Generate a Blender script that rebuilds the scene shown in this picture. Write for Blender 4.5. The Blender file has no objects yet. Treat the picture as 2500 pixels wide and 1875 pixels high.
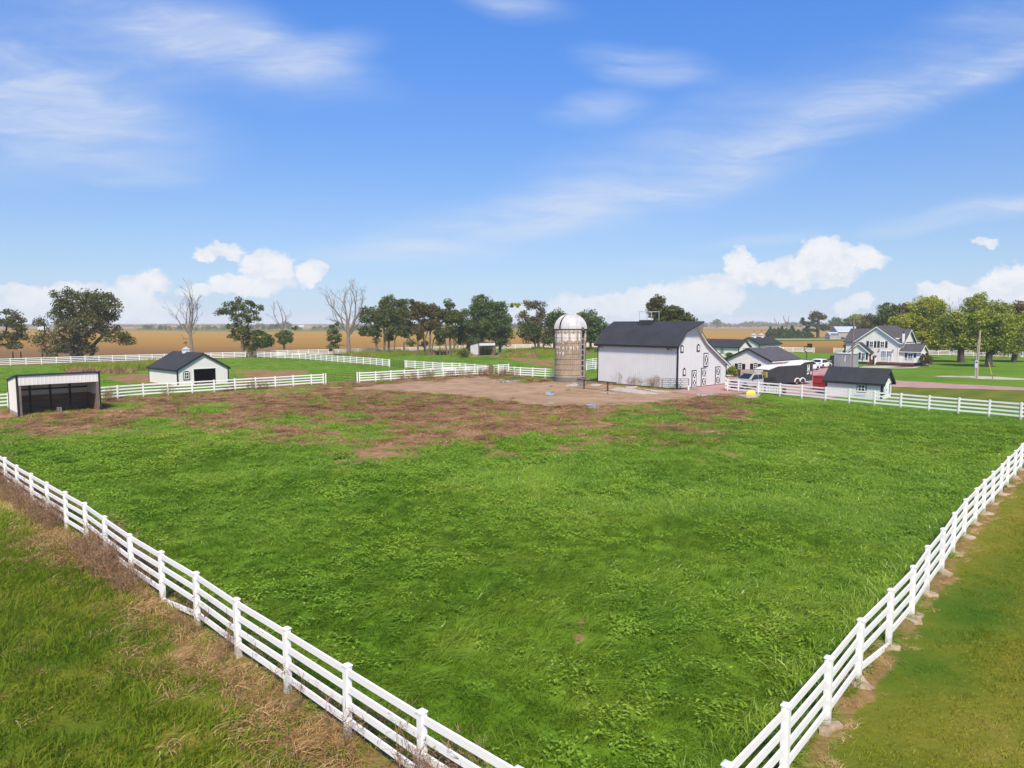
import bpy, math, random
import numpy as np
from mathutils import Vector, Matrix

scene = bpy.context.scene
COL = scene.collection
R = math.radians
rng = np.random.default_rng(7)
random.seed(7)

# ------------------------------------------------------------------ camera
FOC, CX, CY, HZ, H = 1668.0, 1250.0, 937.5, 790.0, 7.9
PITCH = math.atan((CY - HZ) / FOC)
cam_d = bpy.data.cameras.new("camera")
cam_d.sensor_fit = 'HORIZONTAL'
cam_d.sensor_width = 36.0
cam_d.lens = 36.0 * FOC / 2500.0
cam_d.clip_start = 0.1
cam_d.clip_end = 20000.0
cam = bpy.data.objects.new("camera", cam_d)
COL.objects.link(cam)
cam.location = (0, 0, H)
cam.rotation_euler = (math.pi / 2 - PITCH, 0, 0)
scene.camera = cam

# ------------------------------------------------------------------ view
scene.view_settings.view_transform = 'Standard'
scene.view_settings.look = 'None'
scene.view_settings.gamma = 1.0
scene.view_settings.use_curve_mapping = False
scene.view_settings.exposure = 0.37
scene.render.engine = 'CYCLES'
cy = scene.cycles
cy.max_bounces = 8
cy.transparent_max_bounces = 8
cy.volume_bounces = 1
cy.use_denoising = True
try:
    cy.denoiser = 'OPENIMAGEDENOISE'
except Exception:
    pass

# ------------------------------------------------------------------ node helper
class NT:
    def __init__(s, tree):
        s.t = tree
    def n(s, typ, **kw):
        nd = s.t.nodes.new(typ)
        for k, v in kw.items():
            setattr(nd, k, v)
        return nd
    def put(s, sock, v):
        if v is None:
            return
        if isinstance(v, bpy.types.NodeSocket):
            s.t.links.new(v, sock)
        else:
            if hasattr(sock, 'default_value'):
                try:
                    sock.default_value = v
                except Exception:
                    sock.default_value = tuple(v) + (1.0,) if len(v) == 3 else v
    def m(s, op, a, b=None, c=None, clamp=False):
        nd = s.n('ShaderNodeMath', operation=op, use_clamp=clamp)
        s.put(nd.inputs[0], a); s.put(nd.inputs[1], b); s.put(nd.inputs[2], c)
        return nd.outputs[0]
    def v(s, op, a, b=None):
        nd = s.n('ShaderNodeVectorMath', operation=op)
        s.put(nd.inputs[0], a); s.put(nd.inputs[1], b)
        return nd.outputs['Value'] if op in ('LENGTH', 'DOT_PRODUCT') else nd.outputs[0]
    def mix(s, f, a, b, blend='MIX'):
        nd = s.n('ShaderNodeMix', data_type='RGBA', blend_type=blend)
        s.put(nd.inputs[0], f)
        for i, x in ((6, a), (7, b)):
            if isinstance(x, tuple) and len(x) == 3:
                x = x + (1.0,)
            s.put(nd.inputs[i], x)
        return nd.outputs[2]
    def noise(s, vec, scale, detail=3.0, rough=0.55, dist=0.0):
        nd = s.n('ShaderNodeTexNoise')
        if vec is not None:
            s.put(nd.inputs['Vector'], vec)
        nd.inputs['Scale'].default_value = scale
        nd.inputs['Detail'].default_value = detail
        nd.inputs['Roughness'].default_value = rough
        nd.inputs['Distortion'].default_value = dist
        return nd.outputs['Fac']
    def ss(s, x, a, b):
        nd = s.n('ShaderNodeMapRange', interpolation_type='SMOOTHSTEP')
        s.put(nd.inputs[0], x); s.put(nd.inputs[1], a); s.put(nd.inputs[2], b)
        nd.inputs[3].default_value = 0.0; nd.inputs[4].default_value = 1.0
        return nd.outputs[0]
    def scale(s, vec, sc):
        return s.v('MULTIPLY', vec, sc)
    def xyz(s, vec):
        nd = s.n('ShaderNodeSeparateXYZ'); s.put(nd.inputs[0], vec)
        return nd.outputs
    def comb(s, x, y, z):
        nd = s.n('ShaderNodeCombineXYZ')
        s.put(nd.inputs[0], x); s.put(nd.inputs[1], y); s.put(nd.inputs[2], z)
        return nd.outputs[0]
    def ramp(s, f, stops):
        nd = s.n('ShaderNodeValToRGB'); s.put(nd.inputs[0], f)
        cr = nd.color_ramp
        while len(cr.elements) < len(stops):
            cr.elements.new(0.5)
        for e, (p, c) in zip(cr.elements, stops):
            e.position = p; e.color = tuple(c) + (1.0,)
        return nd.outputs[0]

# ------------------------------------------------------------------ world: Nishita sky + clouds
SUN_EL, SUN_AZ = R(50), R(176)          # azimuth clockwise from +Y (behind and to the right of the camera)
world = bpy.data.worlds.new("World")
scene.world = world
world.use_nodes = True
world.cycles.sampling_method = 'MANUAL'
world.cycles.sample_map_resolution = 256
wt = world.node_tree
wt.nodes.clear()
W = NT(wt)
w_out = W.n('ShaderNodeOutputWorld')
w_bg = W.n('ShaderNodeBackground')
sky = W.n('ShaderNodeTexSky', sky_type='NISHITA', sun_disc=False)
sky.sun_elevation = SUN_EL
sky.sun_rotation = SUN_AZ
sky.altitude = 300.0
sky.air_density = 1.0
sky.dust_density = 0.25
sky.ozone_density = 2.2
SKY_STR = 0.1
# sky colour, as the scaled radiance, slightly graded for a clear autumn day
tc = W.n('ShaderNodeTexCoord').outputs['Generated']
dx_, dy_, dz_ = W.xyz(tc)
dyc = W.m('MAXIMUM', dy_, 0.02)
A = W.m('DIVIDE', dx_, dyc)             # tangent-plane bearing to the right of north
B = W.m('DIVIDE', dz_, dyc)             # tangent-plane height over the horizon
front = W.ss(dy_, 0.05, 0.35)
el = W.m('MAXIMUM', dz_, 0.0)
skyc = W.mix(1.0, sky.outputs[0], W.mix(W.ss(el, 0.06, 0.50), (0.60, 0.75, 0.97, 1.0), (0.58, 1.08, 1.75, 1.0)), 'MULTIPLY')
hz_mix = W.m('MULTIPLY', W.m('POWER', W.m('SUBTRACT', 1.0, el), 8.0), 0.85)
skyc = W.mix(hz_mix, skyc, (4.1, 5.05, 6.6, 1.0))

def pa(px): return (px - CX) / FOC
def pb(py): return (HZ - py) / FOC * 1.008

AB = W.comb(A, B, 0.0)
def nvec(vec, scale, detail=2.0, rough=.55):
    nd = W.n('ShaderNodeTexNoise'); W.put(nd.inputs['Vector'], vec)
    nd.inputs['Scale'].default_value = scale; nd.inputs['Detail'].default_value = detail; nd.inputs['Roughness'].default_value = rough
    return W.v('SUBTRACT', nd.outputs['Color'], (.5, .5, .5))
def ellipse(vec, px, py, rx, ry, ang=0.0):
    """1 at the middle, 0 at the rim, of a cloud lying at that bearing and height"""
    mp = W.n('ShaderNodeMapping', vector_type='TEXTURE')
    W.put(mp.inputs[0], vec)
    mp.inputs['Location'].default_value = (pa(px), pb(py), 0)
    mp.inputs['Rotation'].default_value = (0, 0, R(ang))
    mp.inputs['Scale'].default_value = (rx / FOC, ry / FOC, 1)
    return W.m('SUBTRACT', 1.0, W.v('DOT_PRODUCT', mp.outputs[0], mp.outputs[0]), clamp=True)
# --- cirrus
ABc = W.v('ADD', AB, W.v('MULTIPLY', nvec(AB, 2.6, 3.0), (.16, .085, 0.0)))
def streaks(ang, sx, sy, sc):
    mp = W.n('ShaderNodeMapping'); W.put(mp.inputs[0], ABc)
    mp.inputs['Rotation'].default_value = (0, 0, R(-ang)); mp.inputs['Scale'].default_value = (sx, sy, 1)
    return W.noise(mp.outputs[0], sc, 6.0, .64, .5)
st_r = streaks(17, 1.0, 7.5, 3.4); st_l = streaks(-13, 1.0, 5.5, 3.0)
cirs = {'l': None, 'r': None}
for (px, py, rx, ry, ang, amp, which) in [
    (60, 240, 680, 200, -14, 1.15, 'l'), (420, 100, 620, 150, -18, .65, 'l'), (640, 165, 430, 95, -16, .62, 'l'), (800, 185, 190, 75, 14, .60, 'l'),
    (90, 325, 380, 34, -2, .75, 'l'), (320, 300, 210, 40, 3, .40, 'l'), (120, 400, 520, 110, 0, .40, 'l'), (370, 440, 190, 34, 0, .34, 'l'),
    (1250, 65, 210, 55, -6, .62, 'r'), (1570, 198, 230, 60, -5, .75, 'r'), (1455, 290, 160, 50, 8, .62, 'r'),
    (1980, 330, 800, 85, 21, .62, 'r'), (1250, 535, 460, 90, 12, .80, 'r'), (2440, 165, 380, 50, 24, .62, 'r'),
    (1700, 390, 820, 170, 19, .50, 'r'), (2420, 85, 400, 100, 15, .42, 'r'), (2390, 530, 420, 42, 8, .85, 'r'),
    (960, 618, 280, 50, 2, .58, 'r'), (1830, 584, 260, 24, 5, .45, 'r'), (1600, 650, 220, 22, 2, .3, 'r')]:
    e = ellipse(ABc, px, py, rx, ry, ang)
    e = W.m('MULTIPLY', W.m('MULTIPLY', e, e), amp * 1.35)
    cirs[which] = e if cirs[which] is None else W.m('ADD', cirs[which], e)
cir = W.m('ADD', W.m('MULTIPLY', cirs['l'], W.ss(st_l, .0, .80)), W.m('MULTIPLY', cirs['r'], W.ss(st_r, .12, .78)))
cir = W.m('MULTIPLY', W.m('MINIMUM', cir, 1.0), front)
gen = W.noise(W.v('MULTIPLY', tc, (1.0, 1.0, 3.2)), 2.3, 4.0, 0.6, 0.6)
gen = W.m('MULTIPLY', W.ss(gen, 0.47, 0.8), W.m('SUBTRACT', 1.0, front))
cir = W.m('ADD', cir, W.m('MULTIPLY', gen, 0.6))
fib = W.noise(W.v('MULTIPLY', ABc, (3.0, 16.0, 1.0)), 2.2, 5.0, .68, .8)
cir = W.m('MULTIPLY', cir, W.m('MULTIPLY_ADD', W.ss(fib, .25, .75),   .45, .55))
skyc = W.mix(W.m('MULTIPLY', cir, 0.78), skyc, (5.3, 5.9, 7.0, 1.0))
# --- cumulus near the horizon
n_a = nvec(W.v('MULTIPLY', AB, (1, 1.3, 1)), 16.0, 2.0); n_b = nvec(W.v('MULTIPLY', AB, (1, 1.2, 1)), 42.0, 3.0, .62)
ABk = W.v('ADD', AB, W.v('ADD', W.v('MULTIPLY', n_a, (.046, .030, 0.0)), W.v('MULTIPLY', n_b, (.036, .030, 0.0))))
cum = None
for (px, py, rx, ry, ang) in [
    (50, 728, 120, 46, 8), (190, 730, 130, 46, 0), (340, 714, 90, 50, 22), (230, 756, 270, 36, 0),
    (545, 624, 70, 24, 0), (665, 656, 72, 48, 0), (620, 698, 115, 32, 6), (762, 668, 42, 32, 35), (500, 714, 80, 14, 0),
    (1450, 745, 130, 34, 5), (1600, 734, 140, 40, 10), (1720, 710, 120, 42, 15), (1805, 645, 48, 46, 20), (1850, 668, 52, 28, 0),
    (1730, 748, 110, 34, 10), (1930, 665, 75, 45, 0), (2008, 634, 80, 54, 0), (2095, 632, 70, 36, -10), (1990, 662, 120, 38, 0),
    (2380, 596, 40, 15, 0), (2300, 720, 75, 34, 0), (2450, 690, 90, 46, 15), (2440, 738, 160, 40, 0), (2080, 742, 60, 26, 10), (1330, 762, 130, 18, 0)]:
    e = ellipse(ABk, px, py, rx * 1.06, ry * 1.04, ang)
    cum = e if cum is None else W.m('MAXIMUM', cum, e)
nbx, nby, nbz = W.xyz(n_b); nax, nay, naz = W.xyz(n_a)
fray = W.noise(W.v('MULTIPLY', ABk, (1, 1.4, 1)), 75.0, 4.0, .7)
cum = W.m('MULTIPLY', cum, W.m('MULTIPLY_ADD', W.m('SUBTRACT', fray, .5), 2.2, 1.0), clamp=True)
cmask = W.m('MULTIPLY', W.ss(cum, 0.02, 0.48), front)
cshade = W.ss(W.m('ADD', W.m('ADD', nax, W.m('MULTIPLY', nby, .8)), W.m('MULTIPLY', cum, .35)), -.10, .42)
ccol = W.mix(cshade, (5.5, 6.0, 6.9, 1.0), (6.9, 7.0, 7.25, 1.0))
cmask = W.m('MULTIPLY', cmask, W.m('MULTIPLY_ADD', W.ss(B, 0.0, 0.07), 0.46, 0.52))
skyc = W.mix(cmask, skyc, ccol)
W.put(w_bg.inputs['Color'], skyc)
w_bg.inputs['Strength'].default_value = SKY_STR
wt.links.new(w_bg.outputs[0], w_out.inputs[0])

# ------------------------------------------------------------------ sun (thin high cloud: wide, soft)
sun_d = bpy.data.lights.new("sun", 'SUN')
sun_d.energy = 4.6
sun_d.angle = R(9)
sun_d.color = (1.0, 0.885, 0.71)
sun = bpy.data.objects.new("sun", sun_d)
COL.objects.link(sun)
sdir = Vector((math.sin(SUN_AZ) * math.cos(SUN_EL), math.cos(SUN_AZ) * math.cos(SUN_EL), math.sin(SUN_EL)))
sun.rotation_euler = sdir.to_track_quat('Z', 'Y').to_euler()
sun.location = sdir * 60

# ------------------------------------------------------------------ where a bearing meets the ground
CP, SP = math.cos(PITCH), math.sin(PITCH)
def ray(px, py):
    dx = (px - CX) / FOC; dy = (CY - py) / FOC
    return dx, CP + dy * SP, -SP + dy * CP
def at(px, py, z=0.0):
    d = ray(px, py); t = (z - H) / d[2]
    return (d[0] * t, d[1] * t)
def atY(px, py, Y):
    d = ray(px, py); t = Y / d[1]
    return (d[0] * t, Y, H + d[2] * t)
def pix(X, Y, Z=0.0):
    d = np.array([X, Y, Z - H], float)
    f = d[1] * CP - d[2] * SP; u = d[1] * SP + d[2] * CP
    return CX + FOC * d[0] / f, CY - FOC * u / f

# ------------------------------------------------------------------ mesh builder and object helpers
class MB:
    def __init__(s):
        s.V = []; s.F = []
    def add(s, vs, fs):
        b = len(s.V)
        s.V.extend([tuple(v) for v in vs])
        s.F.extend([tuple(i + b for i in f) for f in fs])
        return s
    def box(s, c, size, rz=0.0, M=None):
        hx, hy, hz = size[0] / 2, size[1] / 2, size[2] / 2
        pts = [(x, y, z) for z in (-hz, hz) for y in (-hy, hy) for x in (-hx, hx)]
        cr, sr = math.cos(rz), math.sin(rz)
        out = []
        for p in pts:
            q = M @ Vector(p) if M else Vector((p[0] * cr - p[1] * sr, p[0] * sr + p[1] * cr, p[2]))
            out.append((q.x + c[0], q.y + c[1], q.z + c[2]))
        return s.add(out, [(0, 2, 3, 1), (4, 5, 7, 6), (0, 1, 5, 4), (2, 6, 7, 3), (1, 3, 7, 5), (0, 4, 6, 2)])
    def span(s, lo, hi):
        return s.box([(a + b) / 2 for a, b in zip(lo, hi)], [abs(b - a) for a, b in zip(lo, hi)])
    def beam(s, p, q, w, h, up=(0, 0, 1)):
        p = Vector(p); q = Vector(q); d = q - p; L = d.length
        x = d.normalized(); u = Vector(up)
        y = u.cross(x)
        if y.length < 1e-4:
            y = Vector((0, 1, 0)).cross(x)
        y.normalize(); z = x.cross(y)
        M = Matrix((x, y, z)).transposed()
        return s.box((p + q) / 2, (L, w, h), M=M)
    def tube(s, path, radii, n=6, cap=True):
        P = [Vector(p) for p in path]
        if not hasattr(radii, '__len__'):
            radii = [radii] * len(P)
        b = len(s.V); prev = None
        for i, p in enumerate(P):
            t = (P[min(i + 1, len(P) - 1)] - P[max(i - 1, 0)])
            if t.length < 1e-6: t = Vector((0, 0, 1))
            t.normalize()
            if prev is None:
                a = Vector((1, 0, 0)) if abs(t.x) < 0.9 else Vector((0, 1, 0))
                x = t.cross(a).normalized()
            else:
                x = (prev - t * prev.dot(t))
                x = x.normalized() if x.length > 1e-5 else t.cross(Vector((0, 1, 0.3))).normalized()
            prev = x; y = t.cross(x)
            for k in range(n):
                an = 2 * math.pi * k / n
                v = p + (x * math.cos(an) + y * math.sin(an)) * radii[i]
                s.V.append((v.x, v.y, v.z))
        for i in range(len(P) - 1):
            for k in range(n):
                k2 = (k + 1) % n
                s.F.append((b + i * n + k, b + i * n + k2, b + (i + 1) * n + k2, b + (i + 1) * n + k))
        if cap:
            s.F.append(tuple(b + k for k in reversed(range(n))))
            s.F.append(tuple(b + (len(P) - 1) * n + k for k in range(n)))
        return s
    def prism(s, pts, O, U, V, N, d0, d1):
        """polygon pts (u,v) on the plane O,U,V extruded along N from d0 to d1"""
        O, U, V, N = Vector(O), Vector(U), Vector(V), Vector(N)
        n = len(pts)
        a = [O + U * p[0] + V * p[1] + N * d0 for p in pts]
        c = [O + U * p[0] + V * p[1] + N * d1 for p in pts]
        fs = [tuple(reversed(range(n))), tuple(range(n, 2 * n))]
        for i in range(n):
            j = (i + 1) % n
            fs.append((i, j, n + j, n + i))
        return s.add(a + c, fs)
    def lathe(s, prof, n=24, c=(0, 0, 0)):
        b = len(s.V)
        for r, z in prof:
            for k in range(n):
                an = 2 * math.pi * k / n
                s.V.append((c[0] + r * math.cos(an), c[1] + r * math.sin(an), c[2] + z))
        for i in range(len(prof) - 1):
            for k in range(n):
                k2 = (k + 1) % n
                s.F.append((b + i * n + k, b + i * n + k2, b + (i + 1) * n + k2, b + (i + 1) * n + k))
        return s
    def mesh(s, name, m):
        me = bpy.data.meshes.new(name)
        me.from_pydata(s.V, [], s.F)
        me.materials.append(m)
        return me
    def build(s, name, m, parent=None, smooth=False, loc=None):
        me = s.mesh(name, m)
        if smooth:
            me.polygons.foreach_set('use_smooth', [True] * len(me.polygons))
        return link(name, me, parent, loc)

def link(name, me, parent=None, loc=None):
    o = bpy.data.objects.new(name, me)
    COL.objects.link(o)
    if parent is not None:
        o.parent = parent
    if loc is not None:
        o.location = loc
    return o
def tag(o, label=None, cat=None, group=None, kind=None):
    if label: o['label'] = label
    if cat: o['category'] = cat
    if group: o['group'] = group
    if kind: o['kind'] = kind
    return o
def thing(name, label, cat, loc, rz=0.0, group=None):
    o = bpy.data.objects.new(name, None)
    o.empty_display_size = 0.3
    COL.objects.link(o)
    o.location = (loc[0], loc[1], loc[2] if len(loc) > 2 else 0.0)
    o.rotation_euler = (0, 0, rz)
    return tag(o, label, cat, group)
def np_mesh(name, verts, faces, m, attrs=None, smooth=False):
    """verts (N,3), faces (M,k) arrays"""
    me = bpy.data.meshes.new(name)
    nv, (nf, k) = len(verts), faces.shape
    me.vertices.add(nv)
    me.vertices.foreach_set('co', np.asarray(verts, np.float32).ravel())
    me.loops.add(nf * k)
    me.loops.foreach_set('vertex_index', faces.astype(np.int32).ravel())
    me.polygons.add(nf)
    me.polygons.foreach_set('loop_start', np.arange(0, nf * k, k, dtype=np.int32))
    me.polygons.foreach_set('loop_total', np.full(nf, k, np.int32))
    if smooth:
        me.polygons.foreach_set('use_smooth', np.ones(nf, bool))
    me.update(calc_edges=True)
    for nm, (typ, dom, data) in (attrs or {}).items():
        a = me.attributes.new(nm, typ, dom)
        key = 'color' if 'COLOR' in typ else ('vector' if 'VECTOR' in typ else 'value')
        a.data.foreach_set(key, np.asarray(data).ravel())
    if m: me.materials.append(m)
    return me

def vnoise(x, y, scale, seed=0):
    x = np.asarray(x) * scale; y = np.asarray(y) * scale
    xi = np.floor(x).astype(np.int64); yi = np.floor(y).astype(np.int64)
    fx = x - xi; fy = y - yi
    fx = fx * fx * (3 - 2 * fx); fy = fy * fy * (3 - 2 * fy)
    def h(a, b):
        n = (a * 374761393 + b * 668265263 + seed * 974634541) & 0xffffffff
        n = ((n ^ (n >> 13)) * 1274126177) & 0xffffffff
        return ((n ^ (n >> 16)) & 0xffff) / 65535.0
    return (h(xi, yi) * (1 - fx) + h(xi + 1, yi) * fx) * (1 - fy) + (h(xi, yi + 1) * (1 - fx) + h(xi + 1, yi + 1) * fx) * fy
def fbm(x, y, scale, seed=0, oct=3):
    t = 0; a = 0.5; tot = 0
    for i in range(oct):
        t = t + a * vnoise(x, y, scale * 2 ** i, seed + i * 17); tot += a; a *= 0.5
    return t / tot
def inpoly(x, y, poly):
    x = np.asarray(x); y = np.asarray(y)
    c = np.zeros(x.shape, bool); n = len(poly)
    for i in range(n):
        x1, y1 = poly[i]; x2, y2 = poly[(i + 1) % n]
        if y1 == y2: continue
        t = ((y1 > y) != (y2 > y)) & (x < (x2 - x1) * (y - y1) / (y2 - y1) + x1)
        c ^= t
    return c
def segdist(x, y, pl):
    d = np.full(np.shape(x), 1e9)
    for (x1, y1), (x2, y2) in zip(pl[:-1], pl[1:]):
        ex, ey = x2 - x1, y2 - y1; L2 = ex * ex + ey * ey + 1e-9
        t = np.clip(((x - x1) * ex + (y - y1) * ey) / L2, 0, 1)
        d = np.minimum(d, np.hypot(x - x1 - t * ex, y - y1 - t * ey))
    return d
# ------------------------------------------------------------------ materials
def newmat(name):
    m = bpy.data.materials.new(name); m.use_nodes = True
    m.node_tree.nodes.clear()
    t = NT(m.node_tree)
    return m, t, t.n('ShaderNodeOutputMaterial')
def mat(name, col, rough=0.6, var=0.12, scale=1.5, bump=0.0, bscale=30.0, metal=0.0, spec=0.4, stretch=None, dirt=None):
    m, t, out = newmat(name)
    p = t.n('ShaderNodeBsdfPrincipled')
    geo = t.n('ShaderNodeTexCoord').outputs['Object']
    vec = t.scale(geo, stretch) if stretch else geo
    f = t.noise(vec, scale, 5.0, 0.6)
    f = t.ss(f, 0.3, 0.7)
    lo = tuple(c * (1 - var) for c in col); hi = tuple(min(1.0, c * (1 + var)) for c in col)
    c = t.mix(f, lo, hi)
    if dirt:
        dcol, amt, dsc = dirt
        g = t.noise(vec, dsc, 6.0, 0.65)
        c = t.mix(t.m('MULTIPLY', t.ss(g, 0.52, 0.75), amt), c, dcol)
    t.put(p.inputs['Base Color'], c)
    p.inputs['Roughness'].default_value = rough
    p.inputs['Metallic'].default_value = metal
    p.inputs['Specular IOR Level'].default_value = spec
    if bump:
        b = t.n('ShaderNodeBump'); b.inputs['Strength'].default_value = bump
        b.inputs['Distance'].default_value = 0.02
        t.put(b.inputs['Height'], t.noise(vec, bscale, 4.0))
        t.put(p.inputs['Normal'], b.outputs[0])
    m.node_tree.links.new(p.outputs[0], out.inputs[0])
    return m

M = {}
M['vinyl'] = mat('white_vinyl', (.87, .85, .81), .45, .03, 1.2, dirt=((.50, .46, .40), .35, 3.0))
def post_mat():
    m, t, out = newmat('white_vinyl_post')
    p = t.n('ShaderNodeBsdfPrincipled'); oc = t.n('ShaderNodeTexCoord').outputs['Object']; x, y, z = t.xyz(oc)
    rnd_ = t.n('ShaderNodeObjectInfo').outputs['Random']
    nz = t.noise(t.v('ADD', t.v('MULTIPLY', oc, (9, 9, 3.5)), t.comb(t.m('MULTIPLY', rnd_, 40.0), 0.0, 0.0)), 1.0, 5.0, .65)
    low = t.m('SUBTRACT', 1.0, t.ss(z, .02, .50))
    f = t.m('MULTIPLY', t.ss(t.m('ADD', nz, t.m('MULTIPLY', low, .38)), .62, .86), .75)
    c = t.mix(f, (.87, .85, .81, 1), (.40, .35, .28, 1))
    c = t.mix(t.m('MULTIPLY', t.ss(nz, .55, .8), .22), c, (.60, .61, .58, 1))
    t.put(p.inputs['Base Color'], c); p.inputs['Roughness'].default_value = .45
    t.t.links.new(p.outputs[0], out.inputs[0]); return m
M['vinyl_post'] = post_mat()
M['siding'] = mat('white_metal_siding', (.605, .605, .60), .5, .03, .6, dirt=((.6, .6, .58), .25, .8))
M['siding_shed'] = mat('white_shed_siding', (.72, .685, .64), .5, .03, .6, dirt=((.58, .56, .52), .3, .8))
M['siding_warm'] = mat('white_clapboard', (.77, .735, .675), .6, .03, .7, dirt=((.6, .58, .54), .25, .9))
M['black'] = mat('black_trim', (.018, .019, .022), .5, .1, 2.0)
M['roof_metal'] = mat('charcoal_metal_roof', (.036, .037, .042), .55, .14, .5, spec=.3, dirt=((.055, .055, .06), .6, 1.5))
M['roof_shingle'] = mat('grey_shingles', (.085, .08, .088), .9, .2, 3.0, bump=.4, bscale=12, spec=.15)
M['roof_grey'] = mat('pale_grey_metal_roof', (.42, .47, .53), .45, .06, .5)
M['white'] = mat('white_paint', (.80, .80, .79), .5, .03, 2.0)
M['glass'] = mat('dark_window_glass', (.018, .02, .024), .12, .2, .8, spec=.7)
M['curtain_glass'] = mat('curtained_window_glass', (.20, .25, .27), .25, .3, 1.4, spec=.6)
M['wood_dark'] = mat('weathered_dark_wood', (.058, .036, .024), .85, .35, 2.0, stretch=(1, 1, 6), bump=.3)
M['wood_pole'] = mat('weathered_pole_wood', (.34, .265, .20), .85, .22, 2.0, stretch=(6, 6, .6), bump=.3)
M['wood_pole_dark'] = mat('grey_brown_pole_wood', (.17, .135, .105), .85, .22, 2.0, stretch=(6, 6, .6), bump=.3)
M['wood_stall'] = mat('stained_stall_boards', (.24, .135, .078), .9, .3, 1.2, stretch=(.4, .4, 5), bump=.3)
M['concrete'] = mat('weathered_concrete', (.34, .31, .28), .9, .2, 1.5, bump=.4, bscale=20)
M['footing'] = mat('earthy_concrete_collar', (.36, .27, .18), .95, .3, 3.0, bump=.6, bscale=14)
M['stave'] = mat('brown_concrete_staves', (.345, .265, .18), .9, .25, 1.3, stretch=(1, 1, .35), bump=.3, dirt=((.20, .155, .11), .7, .9))
M['stave_base'] = mat('grey_concrete_base', (.16, .145, .13), .9, .35, 1.5, dirt=((.05, .045, .04), .8, 1.5))
M['stave_white'] = mat('whitewashed_staves', (.66, .63, .57), .85, .12, 2.0, dirt=((.3, .25, .2), .6, 4.0))
M['hoop'] = mat('rusty_steel', (.085, .058, .044), .7, .4, 4.0)
M['dome'] = mat('galvanised_dome', (.50, .50, .49), .55, .12, .6, metal=.0, spec=.5, stretch=(3, 3, .3), dirt=((.33, .32, .31), .55, 1.0))
M['steel_dark'] = mat('dark_painted_steel', (.022, .021, .021), .5, .2, 5.0)
M['steel_brown'] = mat('brown_painted_steel', (.07, .05, .035), .6, .3, 5.0)
M['steel_pale'] = mat('pale_galvanised_steel', (.52, .53, .54), .4, .1, 4.0, metal=.2)
M['container'] = mat('grey_container_paint', (.25, .262, .285), .55, .07, .9, dirt=((.16, .15, .14), .4, 1.6))
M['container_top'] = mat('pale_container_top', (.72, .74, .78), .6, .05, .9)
M['trailer'] = mat('charcoal_trailer_skin', (.034, .035, .039), .45, .1, 1.0, dirt=((.06, .055, .05), .5, 1.2))
M['trailer_roof'] = mat('cream_trailer_roof', (.74, .70, .66), .55, .06, 1.0, dirt=((.5, .46, .41), .5, 1.0))
M['tyre'] = mat('rubber', (.016, .016, .017), .8, .2, 6.0)
M['rim'] = mat('wheel_alloy', (.42, .43, .44), .35, .1, 6.0, metal=.6)
M['car_white'] = mat('white_car_paint', (.78, .79, .80), .22, .02, 1.0, spec=.6)
M['car_silver'] = mat('silver_car_paint', (.36, .355, .345), .3, .04, 1.0, spec=.6)
M['car_black'] = mat('black_car_paint', (.012, .012, .014), .2, .05, 1.0, spec=.6)
M['tail'] = mat('red_tail_lens', (.35, .012, .010), .25, .05, 2.0)
M['red'] = mat('red_steel_paint', (.34, .022, .025), .5, .12, 1.5, dirt=((.16, .03, .03), .5, 1.5))
M['yellow'] = mat('yellow_plastic', (.66, .52, .06), .5, .05, 2.0)
M['yellow_olive'] = mat('olive_yellow_plastic', (.30, .28, .06), .6, .1, 2.0)
M['green_sign'] = mat('green_decal', (.03, .33, .12), .5, .05, 2.0)
M['pink_sign'] = mat('faded_red_decal', (.52, .16, .14), .5, .05, 2.0)
M['deck_red'] = mat('red_brown_deck_stain', (.22, .06, .042), .8, .15, 2.0)
M['dark_base'] = mat('dark_skirting', (.03, .028, .032), .8, .2, 2.0)
M['mulch'] = mat('brown_mulch', (.085, .046, .036), .95, .35, 4.0, bump=.6)
M['meter'] = mat('grey_meter_box', (.42, .47, .50), .5, .06, 3.0)
M['grill'] = mat('brown_grill_cover', (.085, .062, .055), .8, .2, 3.0)
M['lamp_glass'] = mat('frosted_lamp_glass', (.62, .50, .36), .3, .05, 3.0)
M['bark'] = mat('grey_brown_bark', (.145, .112, .085), .95, .35, 3.0, stretch=(3, 3, .6), bump=.6)
M['bark_dark'] = mat('dark_bark', (.062, .050, .040), .95, .35, 3.0, stretch=(3, 3, .6), bump=.6)
M['bark_dead'] = mat('bleached_dead_wood', (.20, .165, .14), .9, .28, 2.0, stretch=(3, 3, .5))
M['twig'] = mat('brown_dead_stalk', (.26, .155, .085), .95, .4, 3.0)
M['slab'] = mat('broken_concrete_slab', (.44, .375, .315), .9, .25, 1.6, bump=.4, dirt=((.20, .13, .09), .9, 1.1))

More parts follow.
